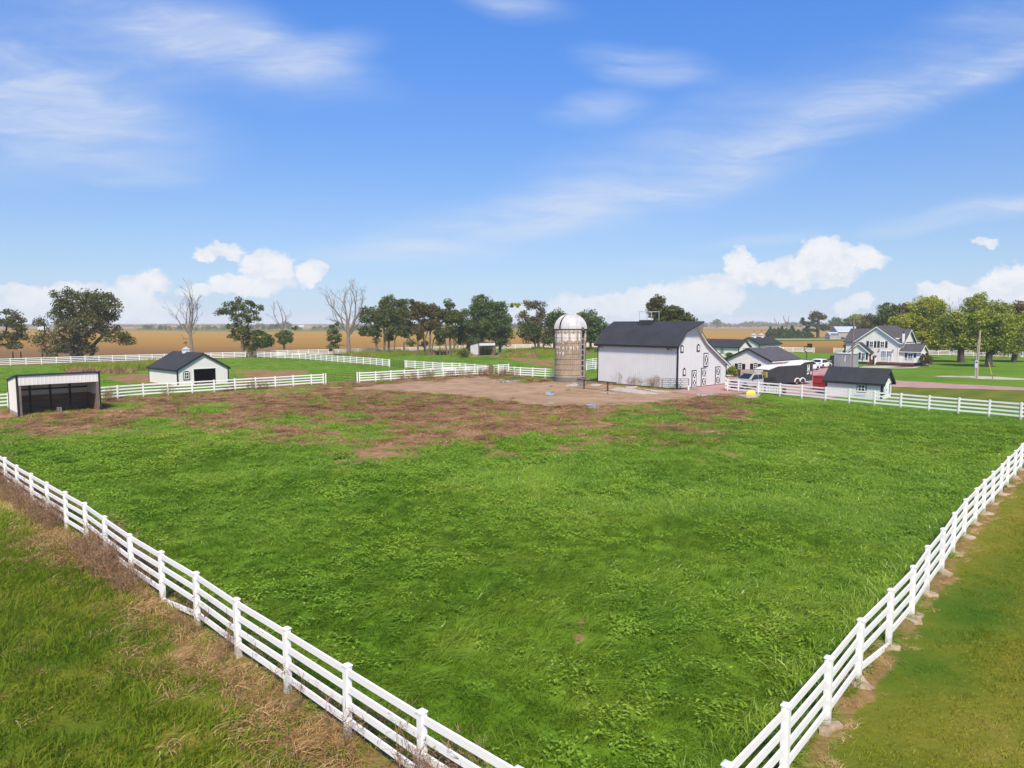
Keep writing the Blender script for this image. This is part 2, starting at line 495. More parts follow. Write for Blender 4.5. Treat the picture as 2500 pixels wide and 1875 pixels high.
def leafmat(name, cols, trans=0.35):
    """leaves: tint is a per-leaf number"""
    m, t, out = newmat(name)
    at_ = t.n('ShaderNodeAttribute', attribute_name='tint')
    pos = t.n('ShaderNodeNewGeometry').outputs['Position']
    nz = t.noise(pos, 0.28, 3.0)
    f = t.m('ADD', t.m('MULTIPLY', at_.outputs['Fac'], 0.62), t.m('MULTIPLY', t.m('SUBTRACT', nz, 0.5), 1.25))
    f = t.m('ADD', f, 0.19, clamp=True)
    n = len(cols)
    c = t.ramp(f, [(i / (n - 1), k) for i, k in enumerate(cols)])
    d = t.n('ShaderNodeBsdfDiffuse'); t.put(d.inputs[0], c)
    tr = t.n('ShaderNodeBsdfTranslucent'); t.put(tr.inputs[0], t.mix(1.0, c, (1.0, 1.05, .55, 1), 'MULTIPLY'))
    mx = t.n('ShaderNodeMixShader'); mx.inputs[0].default_value = trans
    t.t.links.new(d.outputs[0], mx.inputs[1]); t.t.links.new(tr.outputs[0], mx.inputs[2])
    g = t.n('ShaderNodeBsdfGlossy'); g.inputs['Roughness'].default_value = 0.5
    g.inputs[0].default_value = (.6, .65, .6, 1)
    m2 = t.n('ShaderNodeMixShader'); m2.inputs[0].default_value = 0.03
    t.t.links.new(mx.outputs[0], m2.inputs[1]); t.t.links.new(g.outputs[0], m2.inputs[2])
    t.t.links.new(m2.outputs[0], out.inputs[0])
    return m
LEAF = {
    'ash': leafmat('ash_leaves', [(0.046, 0.070, 0.016), (0.082, 0.118, 0.024), (0.140, 0.165, 0.036), (0.213, 0.193, 0.048)]),
    'locust': leafmat('olive_leaves', [(0.049, 0.064, 0.017), (0.090, 0.101, 0.027), (0.156, 0.142, 0.039), (0.246, 0.193, 0.058)]),
    'maple': leafmat('yellow_green_leaves', [(0.100, 0.143, 0.018), (0.219, 0.264, 0.029), (0.439, 0.438, 0.041), (0.718, 0.611, 0.066)]),
    'yard': leafmat('lime_green_leaves', [(0.090, 0.132, 0.018), (0.199, 0.244, 0.029), (0.359, 0.388, 0.041), (0.598, 0.530, 0.059)]),
    'green': leafmat('mid_green_leaves', [(0.036, 0.070, 0.015), (0.069, 0.118, 0.022), (0.115, 0.176, 0.031), (0.189, 0.217, 0.042)]),
    'brown': leafmat('brownish_leaves', [(0.058, 0.050, 0.018), (0.107, 0.092, 0.027), (0.180, 0.134, 0.042), (0.246, 0.168, 0.048)]),
    'cedar': leafmat('cedar_needles', [(0.032, 0.069, 0.022), (0.056, 0.106, 0.029), (0.090, 0.143, 0.041)], .15),
    'spruce': leafmat('spruce_needles', [(0.032, 0.061, 0.029), (0.056, 0.091, 0.041), (0.100, 0.139, 0.059)], .12),
    'weed': leafmat('olive_weeds', [(0.110, 0.123, 0.027), (0.199, 0.204, 0.038), (0.319, 0.264, 0.059), (0.439, 0.326, 0.103)]),
}

def stripes_of(t, pos, ang, width):
    x, y, z = t.xyz(pos)
    q = t.m('ADD', t.m('MULTIPLY', x, math.cos(ang) / width), t.m('MULTIPLY', y, math.sin(ang) / width))
    q = t.m('ADD', q, t.m('MULTIPLY', t.noise(pos, .12, 2.0), 2.5))
    return t.m('MULTIPLY_ADD', t.m('SINE', q), .5, .5)

def pasture_green(t, pos):
    """colour of living pasture at a place"""
    big = t.noise(pos, 0.055, 3.0, 0.6)
    mid = t.noise(pos, 0.42, 4.0, 0.65)
    f = t.m('ADD', t.m('MULTIPLY', t.m('SUBTRACT', big, .5), 1.3), t.m('MULTIPLY', t.m('SUBTRACT', mid, .5), 1.5))
    f = t.m('ADD', f, .5, clamp=True)
    return t.ramp(f, [(0.0, (.125, .270, .013)), (.35, (.180, .345, .017)), (.65, (.245, .41, .025)), (1.0, (.340, .45, .048))])
def olive_grass(t, pos, ang=0.0):
    st = stripes_of(t, pos, ang, .55)
    nz = t.noise(pos, .35, 5.0, .7); n2 = t.noise(pos, .09, 3.0)
    f = t.m('ADD', t.m('MULTIPLY', t.m('SUBTRACT', nz, .5), 1.7), t.m('MULTIPLY', t.m('SUBTRACT', n2, .5), 1.4))
    f = t.m('ADD', t.m('ADD', f, .36), t.m('MULTIPLY', st, .30), clamp=True)
    return t.ramp(f, [(0.0, (.078, .150, .010)), (.35, (.150, .180, .014)), (.7, (.215, .205, .020)), (1.0, (.30, .24, .045))])

def ground_mat():
    m, t, out = newmat('pasture_soil_and_turf')
    pos = t.n('ShaderNodeNewGeometry').outputs['Position']
    a = t.n('ShaderNodeVertexColor', layer_name='mask') if False else t.n('ShaderNodeAttribute', attribute_name='mask')
    sp = t.n('ShaderNodeSeparateColor'); t.put(sp.inputs[0], a.outputs['Color'])
    dead, dirt, olive = sp.outputs[0], sp.outputs[1], sp.outputs[2]
    dry = a.outputs['Alpha']
    n1 = t.noise(pos, .55, 5.0, .68); n2 = t.noise(pos, 2.6, 5.0, .7); n3 = t.noise(pos, .16, 3.0)
    def thr(mk, k=.9):
        q = t.m('ADD', mk, t.m('MULTIPLY', t.m('SUBTRACT', n1, .5), k))
        q = t.m('ADD', q, t.m('MULTIPLY', t.m('SUBTRACT', n2, .5), k * .5))
        return t.ss(q, .38, .62)
    green = t.mix(1.0, pasture_green(t, pos), (.50, .52, .50, 1), 'MULTIPLY')
    fleck = t.noise(pos, 5.0, 3.0, .7)
    green = t.mix(t.m('MULTIPLY', t.ss(fleck, .45, .7), .35), green, (.13, .30, .03, 1))
    oli = t.mix(1.0, olive_grass(t, pos, R(-48)), (.78, .82, .85, 1), 'MULTIPLY')
    oli = t.mix(t.m('MULTIPLY', t.ss(t.noise(pos, 9.0, 4.0, .75), .45, .72), .35), oli, (.055, .10, .014, 1))
    c = t.mix(t.ss(olive, .3, .7), green, oli)
    straw = t.ramp(t.m('ADD', t.m('MULTIPLY', n2, .6), t.m('MULTIPLY', n1, .45)),
                   [(.25, (.095, .050, .024)), (.45, (.205, .112, .052)), (.62, (.335, .195, .096)), (.8, (.49, .32, .18))])
    c = t.mix(t.m('MULTIPLY', thr(dry, .9), .75), c, straw)
    c = t.mix(thr(dead, .95), c, straw)
    soil = t.ramp(t.m('ADD', t.m('MULTIPLY', n1, .55), t.m('MULTIPLY', n3, .45)),
                  [(.3, (.21, .125, .070)), (.5, (.36, .235, .140)), (.7, (.47, .33, .205))])
    soil = t.mix(t.m('MULTIPLY', t.ss(n2, .48, .72), .45), soil, (.17, .10, .055, 1))
    rut = t.noise(t.v('MULTIPLY', pos, (.16, 1.1, 1.0)), 1.0, 4.0, .65, .6)
    soil = t.mix(t.m('MULTIPLY', t.ss(rut, .52, .68), .55), soil, (.155, .092, .055, 1))
    c = t.mix(thr(dirt, .55), c, soil)
    p = t.n('ShaderNodeBsdfPrincipled'); t.put(p.inputs['Base Color'], c)
    p.inputs['Roughness'].default_value = .95; p.inputs['Specular IOR Level'].default_value = .1
    b = t.n('ShaderNodeBump'); b.inputs['Strength'].default_value = .8; b.inputs['Distance'].default_value = .10
    t.put(b.inputs['Height'], t.m('ADD', t.noise(pos, 3.5, 6.0, .75), t.m('MULTIPLY', n1, .8)))
    t.put(p.inputs['Normal'], b.outputs[0])
    t.t.links.new(p.outputs[0], out.inputs[0])
    return m
M['pasture'] = ground_mat()

def field_mat():
    m, t, out = newmat('ripe_soybean_field')
    pos = t.n('ShaderNodeNewGeometry').outputs['Position']
    x, y, z = t.xyz(pos)
    yy = t.m('ADD', y, t.m('MULTIPLY', t.m('SUBTRACT', t.noise(pos, .006, 3.0), .5), 60.0))
    f = t.m('DIVIDE', yy, 2400.0, clamp=True)
    c = t.ramp(f, [(0.0, (0.152, 0.095, 0.059)), (.078, (0.198, 0.122, 0.066)), (.105, (0.297, 0.173, 0.056)), (.19, (0.363, 0.216, 0.056)),
                   (.30, (0.323, 0.195, 0.062)), (.36, (0.198, 0.181, 0.055)), (.375, (0.198, 0.181, 0.055)), (.40, (0.284, 0.173, 0.090)), (1.0, (0.310, 0.202, 0.118))])
    rows = t.noise(t.v('MULTIPLY', pos, (.008, .09, 1.0)), 1.0, 6.0, .7)
    c = t.mix(t.m('MULTIPLY', t.ss(rows, .35, .65), .5), c, t.mix(1.0, c, (1.28, 1.18, .85, 1), 'MULTIPLY'))
    rows2 = t.noise(t.v('MULTIPLY', pos, (.03, .55, 1.0)), 1.0, 5.0, .75)
    c = t.mix(t.m('MULTIPLY', t.ss(rows2, .40, .66), .55), c, t.mix(1.0, c, (.66, .62, .60, 1), 'MULTIPLY'))
    g = t.noise(t.v('MULTIPLY', pos, (.0025, .014, 1.0)), 1.0, 3.0)
    c = t.mix(t.m('MULTIPLY', t.ss(g, .58, .72), .35), c, (.12, .125, .03, 1))
    p = t.n('ShaderNodeBsdfPrincipled'); t.put(p.inputs['Base Color'], c)
    p.inputs['Roughness'].default_value = 1.0; p.inputs['Specular IOR Level'].default_value = 0.0
    t.t.links.new(p.outputs[0], out.inputs[0])
    return m
M['field'] = field_mat()

def gravel_mat(name, cols):
    m, t, out = newmat(name)
    pos = t.n('ShaderNodeNewGeometry').outputs['Position']
    n1 = t.noise(pos, .5, 4.0, .6); n2 = t.noise(pos, 14.0, 3.0, .7)
    f = t.m('ADD', t.m('MULTIPLY', n1, .7), t.m('MULTIPLY', n2, .35))
    c = t.ramp(f, [(.3, cols[0]), (.52, cols[1]), (.72, cols[2])])
    tr = t.noise(t.v('MULTIPLY', pos, (.25, 1.6, 1.0)), .6, 3.0)
    c = t.mix(t.m('MULTIPLY', t.ss(tr, .5, .7), .25), c, tuple(k * .7 for k in cols[0]) + (1,))
    p = t.n('ShaderNodeBsdfPrincipled'); t.put(p.inputs['Base Color'], c)
    p.inputs['Roughness'].default_value = .95; p.inputs['Specular IOR Level'].default_value = .15
    b = t.n('ShaderNodeBump'); b.inputs['Strength'].default_value = .4; b.inputs['Distance'].default_value = .03
    t.put(b.inputs['Height'], n2); t.put(p.inputs['Normal'], b.outputs[0])
    t.t.links.new(p.outputs[0], out.inputs[0])
    return m
M['gravel'] = gravel_mat('pink_quartzite_gravel', [(.29, .165, .14), (.395, .235, .205), (.48, .315, .275)])
M['gravel_pale'] = gravel_mat('pale_gravel', [(.33, .29, .21), (.46, .41, .31), (.55, .50, .40)])

def water_mat():
    m, t, out = newmat('puddle_water')
    p = t.n('ShaderNodeBsdfPrincipled')
    p.inputs['Base Color'].default_value = (.30, .285, .26, 1)
    p.inputs['Roughness'].default_value = .03; p.inputs['IOR'].default_value = 1.9
    p.inputs['Specular IOR Level'].default_value = .9
    t.t.links.new(p.outputs[0], out.inputs[0])
    return m
M['water'] = water_mat()

def blade_mat(name, kind):
    m, t, out = newmat(name)
    at_ = t.n('ShaderNodeAttribute', attribute_name='tint').outputs['Fac']
    oi = t.n('ShaderNodeObjectInfo').outputs['Random']
    pos = t.n('ShaderNodeNewGeometry').outputs['Position']
    if kind == 'green':
        c = pasture_green(t, pos)
        c = t.mix(t.m('MULTIPLY', at_, .75), t.mix(1.0, c, (.52, .56, .60, 1), 'MULTIPLY'), t.mix(1.0, c, (1.75, 1.45, 1.9, 1), 'MULTIPLY'))
        c = t.mix(t.m('MULTIPLY', t.ss(t.m('ADD', t.m('MULTIPLY', oi, .5), t.m('MULTIPLY', at_, .5)), .86, .97), .6), c, (.30, .26, .085, 1))
        tr = .38
    elif kind == 'broad':
        c = pasture_green(t, pos)
        c = t.mix(at_, t.mix(1.0, c, (.62, .66, .7, 1), 'MULTIPLY'), t.mix(1.0, c, (1.3, 1.15, 1.7, 1), 'MULTIPLY'))
        tr = .3
    elif kind == 'olive':
        f = t.m('ADD', t.m('MULTIPLY', t.noise(pos, .35, 3.0), .9), t.m('MULTIPLY', t.m('SUBTRACT', at_, .5), .55))
        c = t.ramp(t.m('ADD', f, 0.0, clamp=True), [(.1, (.115, .225, .015)), (.38, (.215, .315, .023)), (.62, (.32, .365, .036)), (.9, (.45, .36, .085))])
        tr = .35
    elif kind == 'lawn':
        c = olive_grass(t, pos, R(-48))
        c = t.mix(at_, t.mix(1.0, c, (.85, .90, .9, 1), 'MULTIPLY'), t.mix(1.0, c, (1.75, 1.8, 1.8, 1), 'MULTIPLY'))
        tr = .3
    else:                                   # straw
        f = t.m('ADD', t.m('MULTIPLY', at_, .6), t.m('MULTIPLY', t.m('SUBTRACT', t.noise(pos, .38, 4.0, .65), .3), 1.15))
        if kind == 'straw':
            c = t.ramp(f, [(.15, (.22, .13, .055)), (.4, (.42, .27, .115)), (.65, (.60, .41, .19)), (.95, (.74, .58, .34))])
        else:
            c = t.ramp(f, [(.15, (.075, .040, .021)), (.38, (.205, .115, .054)), (.62, (.42, .25, .122)), (.95, (.72, .51, .30))])
        tr = .2
    d = t.n('ShaderNodeBsdfDiffuse'); t.put(d.inputs[0], c)
    tl = t.n('ShaderNodeBsdfTranslucent'); t.put(tl.inputs[0], c)
    mx = t.n('ShaderNodeMixShader'); mx.inputs[0].default_value = tr
    t.t.links.new(d.outputs[0], mx.inputs[1]); t.t.links.new(tl.outputs[0], mx.inputs[2])
    g = t.n('ShaderNodeBsdfGlossy'); g.inputs['Roughness'].default_value = .38; g.inputs[0].default_value = (.75, .8, .75, 1)
    m2 = t.n('ShaderNodeMixShader'); m2.inputs[0].default_value = .035 if kind in ('green', 'broad') else .012
    t.t.links.new(mx.outputs[0], m2.inputs[1]); t.t.links.new(g.outputs[0], m2.inputs[2])
    t.t.links.new(m2.outputs[0], out.inputs[0])
    return m
for k in ('green', 'broad', 'olive', 'lawn', 'straw', 'thatch'):
    M['blade_' + k] = blade_mat(k + '_grass_blades', k)
# ------------------------------------------------------------------ fence lines (tops of posts, 1.45 m)
FH = 1.45
def tops(pl): return [at(x, y, FH) for x, y in pl]
F_LEFT = tops([(1270, 1873.7), (1030.2, 1734.5), (844.8, 1621), (698.6, 1532.2), (577, 1460), (476.8, 1395.5), (392, 1345.8), (318.2, 1303),
               (254.4, 1259.8), (206.7, 1226.5), (157.3, 1200), (113.4, 1176.3), (74.6, 1155), (39.3, 1135), (10.3, 1116.6)])
v0 = Vector(F_LEFT[-1]); v1 = Vector(F_LEFT[-4]); stp = (v0 - v1) / 3
F_LEFT += [tuple(v0 + stp * k) for k in range(1, 5)]
F_RIGHT = tops([(1778.8, 1863.5), (1920.9, 1717), (2025.3, 1600), (2100.6, 1510.4), (2175.8, 1437.5), (2232.3, 1380.4), (2268.3, 1332), (2304.5, 1289),
                (2331, 1251.2), (2358, 1218), (2385.2, 1191), (2405.7, 1170.2), (2427.9, 1150.4), (2447.2, 1131.6), (2462.9, 1114.5),
                (2481, 1099), (2495.4, 1083)])
v0 = Vector(F_RIGHT[-1]); v1 = Vector(F_RIGHT[-5]); stp = (v0 - v1) / 4
F_RIGHT += [tuple(v0 + stp * k) for k in range(1, 4)]
v0 = Vector(F_RIGHT[0]); v1 = Vector(F_RIGHT[2]); stp = (v0 - v1) / 2
F_RIGHT = [tuple(v0 + stp)] + F_RIGHT
v0 = Vector(F_LEFT[0]); v1 = Vector(F_LEFT[2]); stp = (v0 - v1) / 2
F_LEFT = [tuple(v0 + stp)] + F_LEFT
F_RIGHT[0] = (F_LEFT[0][0] + .22, F_LEFT[0][1] + .1)

F_YARD = tops([(1776.9, 925), (1803.3, 927), (1852, 931.4), (1904.8, 935.3), (1958.5, 939.7), (2016.2, 944.8), (2074.3, 949.6), (2136.5, 955),
               (2200.5, 959.9), (2269.6, 965.2), (2342.2, 970.8), (2417.1, 976.2), (2495.2, 982.5)])
v0 = Vector(F_YARD[-1]); v1 = Vector(F_YARD[-4]); stp = (v0 - v1) / 3
F_YARD += [tuple(v0 + stp * k) for k in range(1, 3)]
def resample(ctrl, step=2.44):
    out = [ctrl[0]]; L = 0
    P = [Vector(p) for p in ctrl]
    tot = sum((b - a).length for a, b in zip(P[:-1], P[1:]))
    n = max(1, round(tot / step)); st = tot / n
    want = [st * k for k in range(1, n)]
    acc = 0; i = 0; res = [tuple(P[0])]
    for w in want:
        while acc + (P[i + 1] - P[i]).length < w:
            acc += (P[i + 1] - P[i]).length; i += 1
        t = (w - acc) / (P[i + 1] - P[i]).length
        res.append(tuple(P[i].lerp(P[i + 1], t)))
    res.append(tuple(P[-1]))
    return res
F_MIDL = tops([(-60, 964), (60, 956), (285.7, 940.4), (348.9, 936.1), (409.2, 932.9), (468.4, 930.1), (522.2, 927.0), (573.2, 923.9), (623.7, 921.1),
               (671.6, 918.6), (715.6, 915.8), (759.6, 913.4), (789, 912.0)])
F_MIDL = resample(F_MIDL[:3], 2.44) + F_MIDL[3:]
F_MIDR = tops([(877.3, 908.2), (917.1, 906.4), (953.6, 904.3), (987.5, 902.7), (1020.3, 901.0), (1051.7, 899.3), (1082, 897.4), (1111.4, 896.0),
               (1138, 894.9), (1166, 893.7), (1191.8, 892.4)])
F_SILO = tops([(1216.5, 892.2), (1228.6, 893), (1256.3, 895), (1270.6, 895.8), (1300.6, 897.2), (1330.9, 898.6), (1362, 899.8)])
F_BACK = tops([(992, 879.6), (1013.3, 880.6), (1034.8, 882.2), (1056.7, 883.6), (1080, 884.6), (1103.5, 885.2), (1122.6, 886.0), (1135.8, 886.9), (1159, 888.8), (1186, 891)])
F_SPUR = tops([(1206, 890.4), (1216.5, 889.4), (1241.8, 888)])
F_BARN = tops([(1425, 877), (1447.6, 874.6), (1475, 872)])
F_BARN2 = tops([(1432, 885), (1453.5, 882.8), (1472, 881)])
F_DIAG = resample(tops([(628, 857.9), (739, 861.7), (820, 867.5), (908, 873.3), (948.9, 876.8)]), 2.44)
F_FARL = resample(tops([(-90, 878.6), (7.2, 874.8), (85.1, 872.4), (192.9, 869.3), (292.4, 866.4), (385.3, 864.2), (497, 860.8), (599.3, 858.6)]), 2.44)
F_FAR = resample(tops([(606, 857.6), (669.3, 855.2), (800, 852.0), (928.6, 849.4), (1056.7, 845.6), (1132, 843.2), (1239, 840.6), (1330, 839.4), (1500, 837)]), 2.6)
F_FARR = resample(tops([(1888, 846.9), (1917, 847.2), (1962, 847.9), (1985.3, 848.3)]), 2.44)
F_FARR2 = resample(tops([(2036, 848.9), (2110, 850.5), (2257.6, 853.5), (2297.8, 854.2), (2380, 855.6), (2485.5, 858.2), (2560, 860)]), 2.44)

# ------------------------------------------------------------------ ground areas
P_PADDOCK = (list(F_LEFT) + list(F_MIDL[1:]) + list(F_MIDR) + list(F_SILO) +
             [at(1461, 931), at(1652, 949.6), at(1773, 951)] + list(F_YARD) + list(reversed(F_RIGHT)))
P_FARM = ([(-30, 3), at(-900, 1110), at(-700, 890)] + [tuple(np.array(p) + (0, 1.0)) for p in F_FARL] + [tuple(np.array(p) + (0, 1.0)) for p in F_FAR] +
          [at(1560, 842), at(1700, 842)] + [tuple(np.array(p) + (0, 1.0)) for p in F_FARR] + [tuple(np.array(p) + (0, 1.0)) for p in F_FARR2] + [(190, 120), (130, 3)])
P_DIRT = [at(*p) for p in [(820, 948), (1000, 932), (1180, 920), (1300, 934), (1380, 932), (1450, 933), (1540, 945), (1655, 953), (1772, 948), (1790, 962),
                           (1700, 974), (1600, 984), (1480, 990), (1340, 990), (1190, 976), (1080, 962), (960, 956)]]
P_DRY_YARD = [at(*p) for p in [(-60, 1065), (-60, 1010), (60, 1000), (240, 975), (330, 970), (520, 955), (700, 942), (800, 935), (900, 930), (1060, 918), (1220, 915), (1340, 925),
                               (1460, 930), (1640, 950), (1800, 965), (1800, 1010), (1755, 1035), (1650, 1095), (1560, 1085), (1450, 1062), (1350, 1085), (1260, 1108), (1130, 1095),
                               (1000, 1118), (860, 1122), (760, 1090), (640, 1060), (520, 1045), (400, 1030), (250, 1045), (130, 1060)]]
P_GREENPATCH = [[at(*p) for p in q] for q in [
    [(440, 990), (500, 983), (560, 985), (540, 1010), (470, 1012)], [(640, 1025), (730, 1018), (740, 1035), (660, 1042)], [(820, 1008), (880, 1008), (900, 1020), (830, 1024)],
    [(745, 1040), (860, 1030), (850, 1052), (770, 1056)], [(250, 985), (330, 982), (320, 1000), (260, 998)], [(1470, 1050), (1580, 1025), (1600, 1040), (1500, 1055)],
    [(1610, 1015), (1670, 1012), (1665, 1032), (1615, 1032)], [(1480, 1020), (1590, 1020), (1580, 1032), (1500, 1034)], [(300, 1035), (370, 1018), (420, 1028), (440, 1050), (330, 1050)],
    [(1200, 1080), (1290, 1055), (1420, 1075), (1300, 1110)]]]
P_DRYFAR = [[at(*p) for p in q] for q in [
    [(255, 920), (340, 912), (470, 922), (620, 928), (560, 905), (640, 905), (760, 905), (700, 925), (500, 935), (300, 935)],
    [(1060, 877), (1180, 868), (1260, 880), (1300, 890), (1360, 895), (1360, 880), (1260, 874), (1220, 868)]]]
P_WEEDS = [[at(*p) for p in q] for q in [
    [(150, 902), (200, 893), (330, 892), (390, 887), (375, 903), (300, 913), (170, 913)],
    [(830, 868), (1000, 862), (1150, 857), (1150, 866), (1000, 868), (880, 873)],
    [(1215, 866), (1350, 852), (1460, 851), (1460, 860), (1330, 872), (1230, 874)],
    [(1090, 861), (1150, 858), (1150, 870), (1110, 872)]]]
P_LAWN_OLIVE = [at(*p) for p in [(2150, 942), (2500, 951), (2600, 955), (2600, 990), (2496, 1000), (2200, 972), (1900, 962), (1900, 950)]]
P_HOUSELAWN = [at(*p) for p in [(1900, 868), (2560, 880), (2600, 955), (2200, 940), (2000, 900)]]
def pt_right(X, Y):
    return inpoly(X, Y, [tuple(p) for p in F_RIGHT] + [(140, 60), (140, 0), (4, 0)])
P_RIGHTV = [tuple(p) for p in F_RIGHT] + [(140, F_RIGHT[-1][1]), (140, -10), (F_RIGHT[0][0] + 2, -10)]
P_LEFTV = [tuple(p) for p in F_LEFT] + [(-120, F_LEFT[-1][1]), (-120, -10), (F_LEFT[0][0] - 2, -10)]

def wob(X, Y, amp=1.6, sc=.25, seed=3):
    return X + (fbm(X, Y, sc, seed) - .5) * 2 * amp, Y + (fbm(X, Y, sc, seed + 50) - .5) * 2 * amp
def mask_at(X, Y):
    """dead, dirt, olive, dry in 0..1"""
    x1, y1 = wob(X, Y, 1.8, .3, 3)
    sd = segdist(x1, y1, P_DRY_YARD + P_DRY_YARD[:1]) * np.where(inpoly(x1, y1, P_DRY_YARD), 1.0, -1.0)
    rag = fbm(X, Y, .22, 131) * .55 + fbm(X, Y, .9, 132) * .45 - .5
    dead = np.clip(.60 + sd / 6.5 + rag * 2.0, 0, 1)
    x2, y2 = wob(X, Y, 1.2, .5, 9)
    gp = np.zeros(np.shape(X), bool)
    for q in P_GREENPATCH: gp |= inpoly(x2, y2, q)
    pat = fbm(X, Y, .16, 31) * .6 + fbm(X, Y, .6, 41) * .4
    dead = dead * np.where(gp, 0.15, 1.0) * np.clip(1.0 - (pat - .58) * 9.0, .3, 1.0)
    for q in P_DRYFAR:
        dead = np.maximum(dead, inpoly(x1, y1, q) * .8)
    # scattered bare spots in the green
    sp = vnoise(X, Y, .55, 77)
    dead = np.where((sp > .975) & (Y > 16), .6, dead)
    x3, y3 = wob(X, Y, 1.0, .4, 13)
    sdd = segdist(x3, y3, P_DIRT + P_DIRT[:1]) * np.where(inpoly(x3, y3, P_DIRT), 1.0, -1.0)
    dirt = np.clip(.5 + sdd / 3.0 + (fbm(X, Y, .5, 133) - .5) * 1.5, 0, 1)
    rv = inpoly(X, Y, P_RIGHTV) ; lv = inpoly(X, Y, P_LEFTV)
    olive = np.maximum(rv * 1.0, inpoly(x1, y1, P_LAWN_OLIVE) * .9)
    olive = np.maximum(olive, lv * .75)
    dl = segdist(X, Y, F_LEFT); dr = segdist(X, Y, F_RIGHT)
    wl = np.where(lv, 1.1, .6) * (.6 + .8 * vnoise(X, Y, .4, 5)); wr = np.where(rv, .42, .45) * (.6 + .8 * vnoise(X, Y, .5, 6))
    dry = np.maximum(np.clip(1.25 - dl / wl, 0, 1), np.clip(1.2 - dr / wr, 0, 1) * .95)
    for fl in (F_MIDL, F_MIDR, F_SILO):
        d = segdist(X, Y, fl); dry = np.maximum(dry, np.clip(1.3 - d / 1.1, 0, 1))
    for fl in (F_DIAG, F_FARL, F_FAR, F_BACK):
        d = segdist(X, Y, fl); dry = np.maximum(dry, np.clip(1.2 - d / .9, 0, 1) * .8)
    for q in P_WEEDS:
        dry = np.maximum(dry, inpoly(x1, y1, q) * .75)
    return np.clip(dead, 0, 1), dirt, np.clip(olive, 0, 1), np.clip(dry, 0, 1)

def ground_sheets(step, x0, x1, y0, y1, classes):
    """one grid of cells dealt out to several sheets that meet edge to edge"""
    xs = np.arange(x0, x1 + step, step); ys = np.arange(y0, y1 + step, step)
    GX, GY = np.meshgrid(xs, ys); nx, ny = len(xs), len(ys)
    GX = GX + (vnoise(GX, GY, 3.1, 201) - .5) * step * .7; GY = GY + (vnoise(GX, GY, 3.3, 202) - .5) * step * .7
    cxs = (GX[:-1, :-1] + GX[1:, 1:]) / 2; cys = (GY[:-1, :-1] + GY[1:, 1:]) / 2
    left = inpoly(cxs, cys, P_FARM)
    idx = np.arange(nx * ny).reshape(ny, nx)
    F = np.stack([idx[:-1, :-1], idx[:-1, 1:], idx[1:, 1:], idx[1:, :-1]], -1)
    GZ = np.minimum((fbm(GX, GY, .5, 91) - .5) * .05, .02).ravel()
    MK = np.stack(mask_at(GX.ravel(), GY.ravel()), -1)
    for name, poly in classes:
        ok = left if poly is None else left & inpoly(cxs, cys, poly)
        left = left & ~ok
        f = F[ok]; used = np.unique(f); remap = np.full(nx * ny, -1); remap[used] = np.arange(len(used))
        me = np_mesh(name, np.stack([GX.ravel()[used], GY.ravel()[used], GZ[used]], -1), remap[f], M['pasture'], {'mask': ('FLOAT_COLOR', 'POINT', MK[used])}, True)
        tag(link(name, me), kind='structure')
def inp(p): return lambda x, y: inpoly(x, y, p)
farm = inp(P_FARM); padd = inp(P_PADDOCK); rv_ = inp(P_RIGHTV); lv_ = inp(P_LEFTV)
ground_sheets(.62, -175, 205, 2, 240, [('pasture', P_PADDOCK), ('grass_verge', P_LEFTV), ('mown_verge', P_RIGHTV), ('farmyard', None)])
# plain beneath everything, out to the horizon
b = MB()
b.add([(-9000, -600, -.06), (9000, -600, -.06), (9000, 12000, -.06), (-9000, 12000, -.06)], [(0, 1, 2, 3)])
tag(b.build('crop_field', M['field']), kind='structure')

def sheet(name, pxpoly, m, z, wobble=.35, seed=1, kind='structure', step=1.0):
    P = [Vector(at(*p)) for p in pxpoly]
    pts = []
    for i, p in enumerate(P):
        q = P[(i + 1) % len(P)]; n = max(1, int((q - p).length / step))
        for k in range(n):
            r = p.lerp(q, k / n)
            a, c = wob(np.array([r.x]), np.array([r.y]), wobble, .7, seed)
            pts.append((float(a[0]), float(c[0]), z))
    from mathutils.geometry import tessellate_polygon
    tri = tessellate_polygon([[Vector(p) for p in pts]])
    mb = MB(); mb.add(pts, [tuple(t) for t in tri])
    me = mb.mesh(name, m)
    me.update()
    if sum(p.normal.z for p in me.polygons) < 0: me.flip_normals()
    return tag(link(name, me), kind=kind)
sheet('gravel_driveway', [(1655, 953), (1640, 958), (1700, 963), (1775, 962), (1860, 960), (1960, 968), (2020, 975), (2060, 966), (2110, 950), (2185, 945.5), (2500, 953.8), (2640, 957.5),
                          (2640, 951), (2500, 947), (2190, 929.5), (2105, 920), (2096, 905), (2060, 897), (2036, 894.5), (1990, 885), (1955, 883), (1900, 893), (1886, 905), (1800, 918), (1778, 920), (1771, 934), (1700, 945)],
      M['gravel'], .030, .3, 4)
sheet('gravel_strip', [(2278, 918.5), (2320, 917.5), (2380, 919), (2440, 920.5), (2500, 925), (2560, 927), (2560, 929), (2470, 927.5), (2400, 926), (2340, 922), (2290, 920.5)], M['gravel_pale'], .030, .3, 6)
sheet('gravel_road', [(1700, 828.2), (1740, 828.2), (1900, 827.6), (2095, 826.8), (2400, 826), (2400, 827.2), (2095, 828.2), (1900, 829.0), (1740, 829.6), (1700, 829.6)], M['gravel_pale'], .0, 0, 6, step=60)
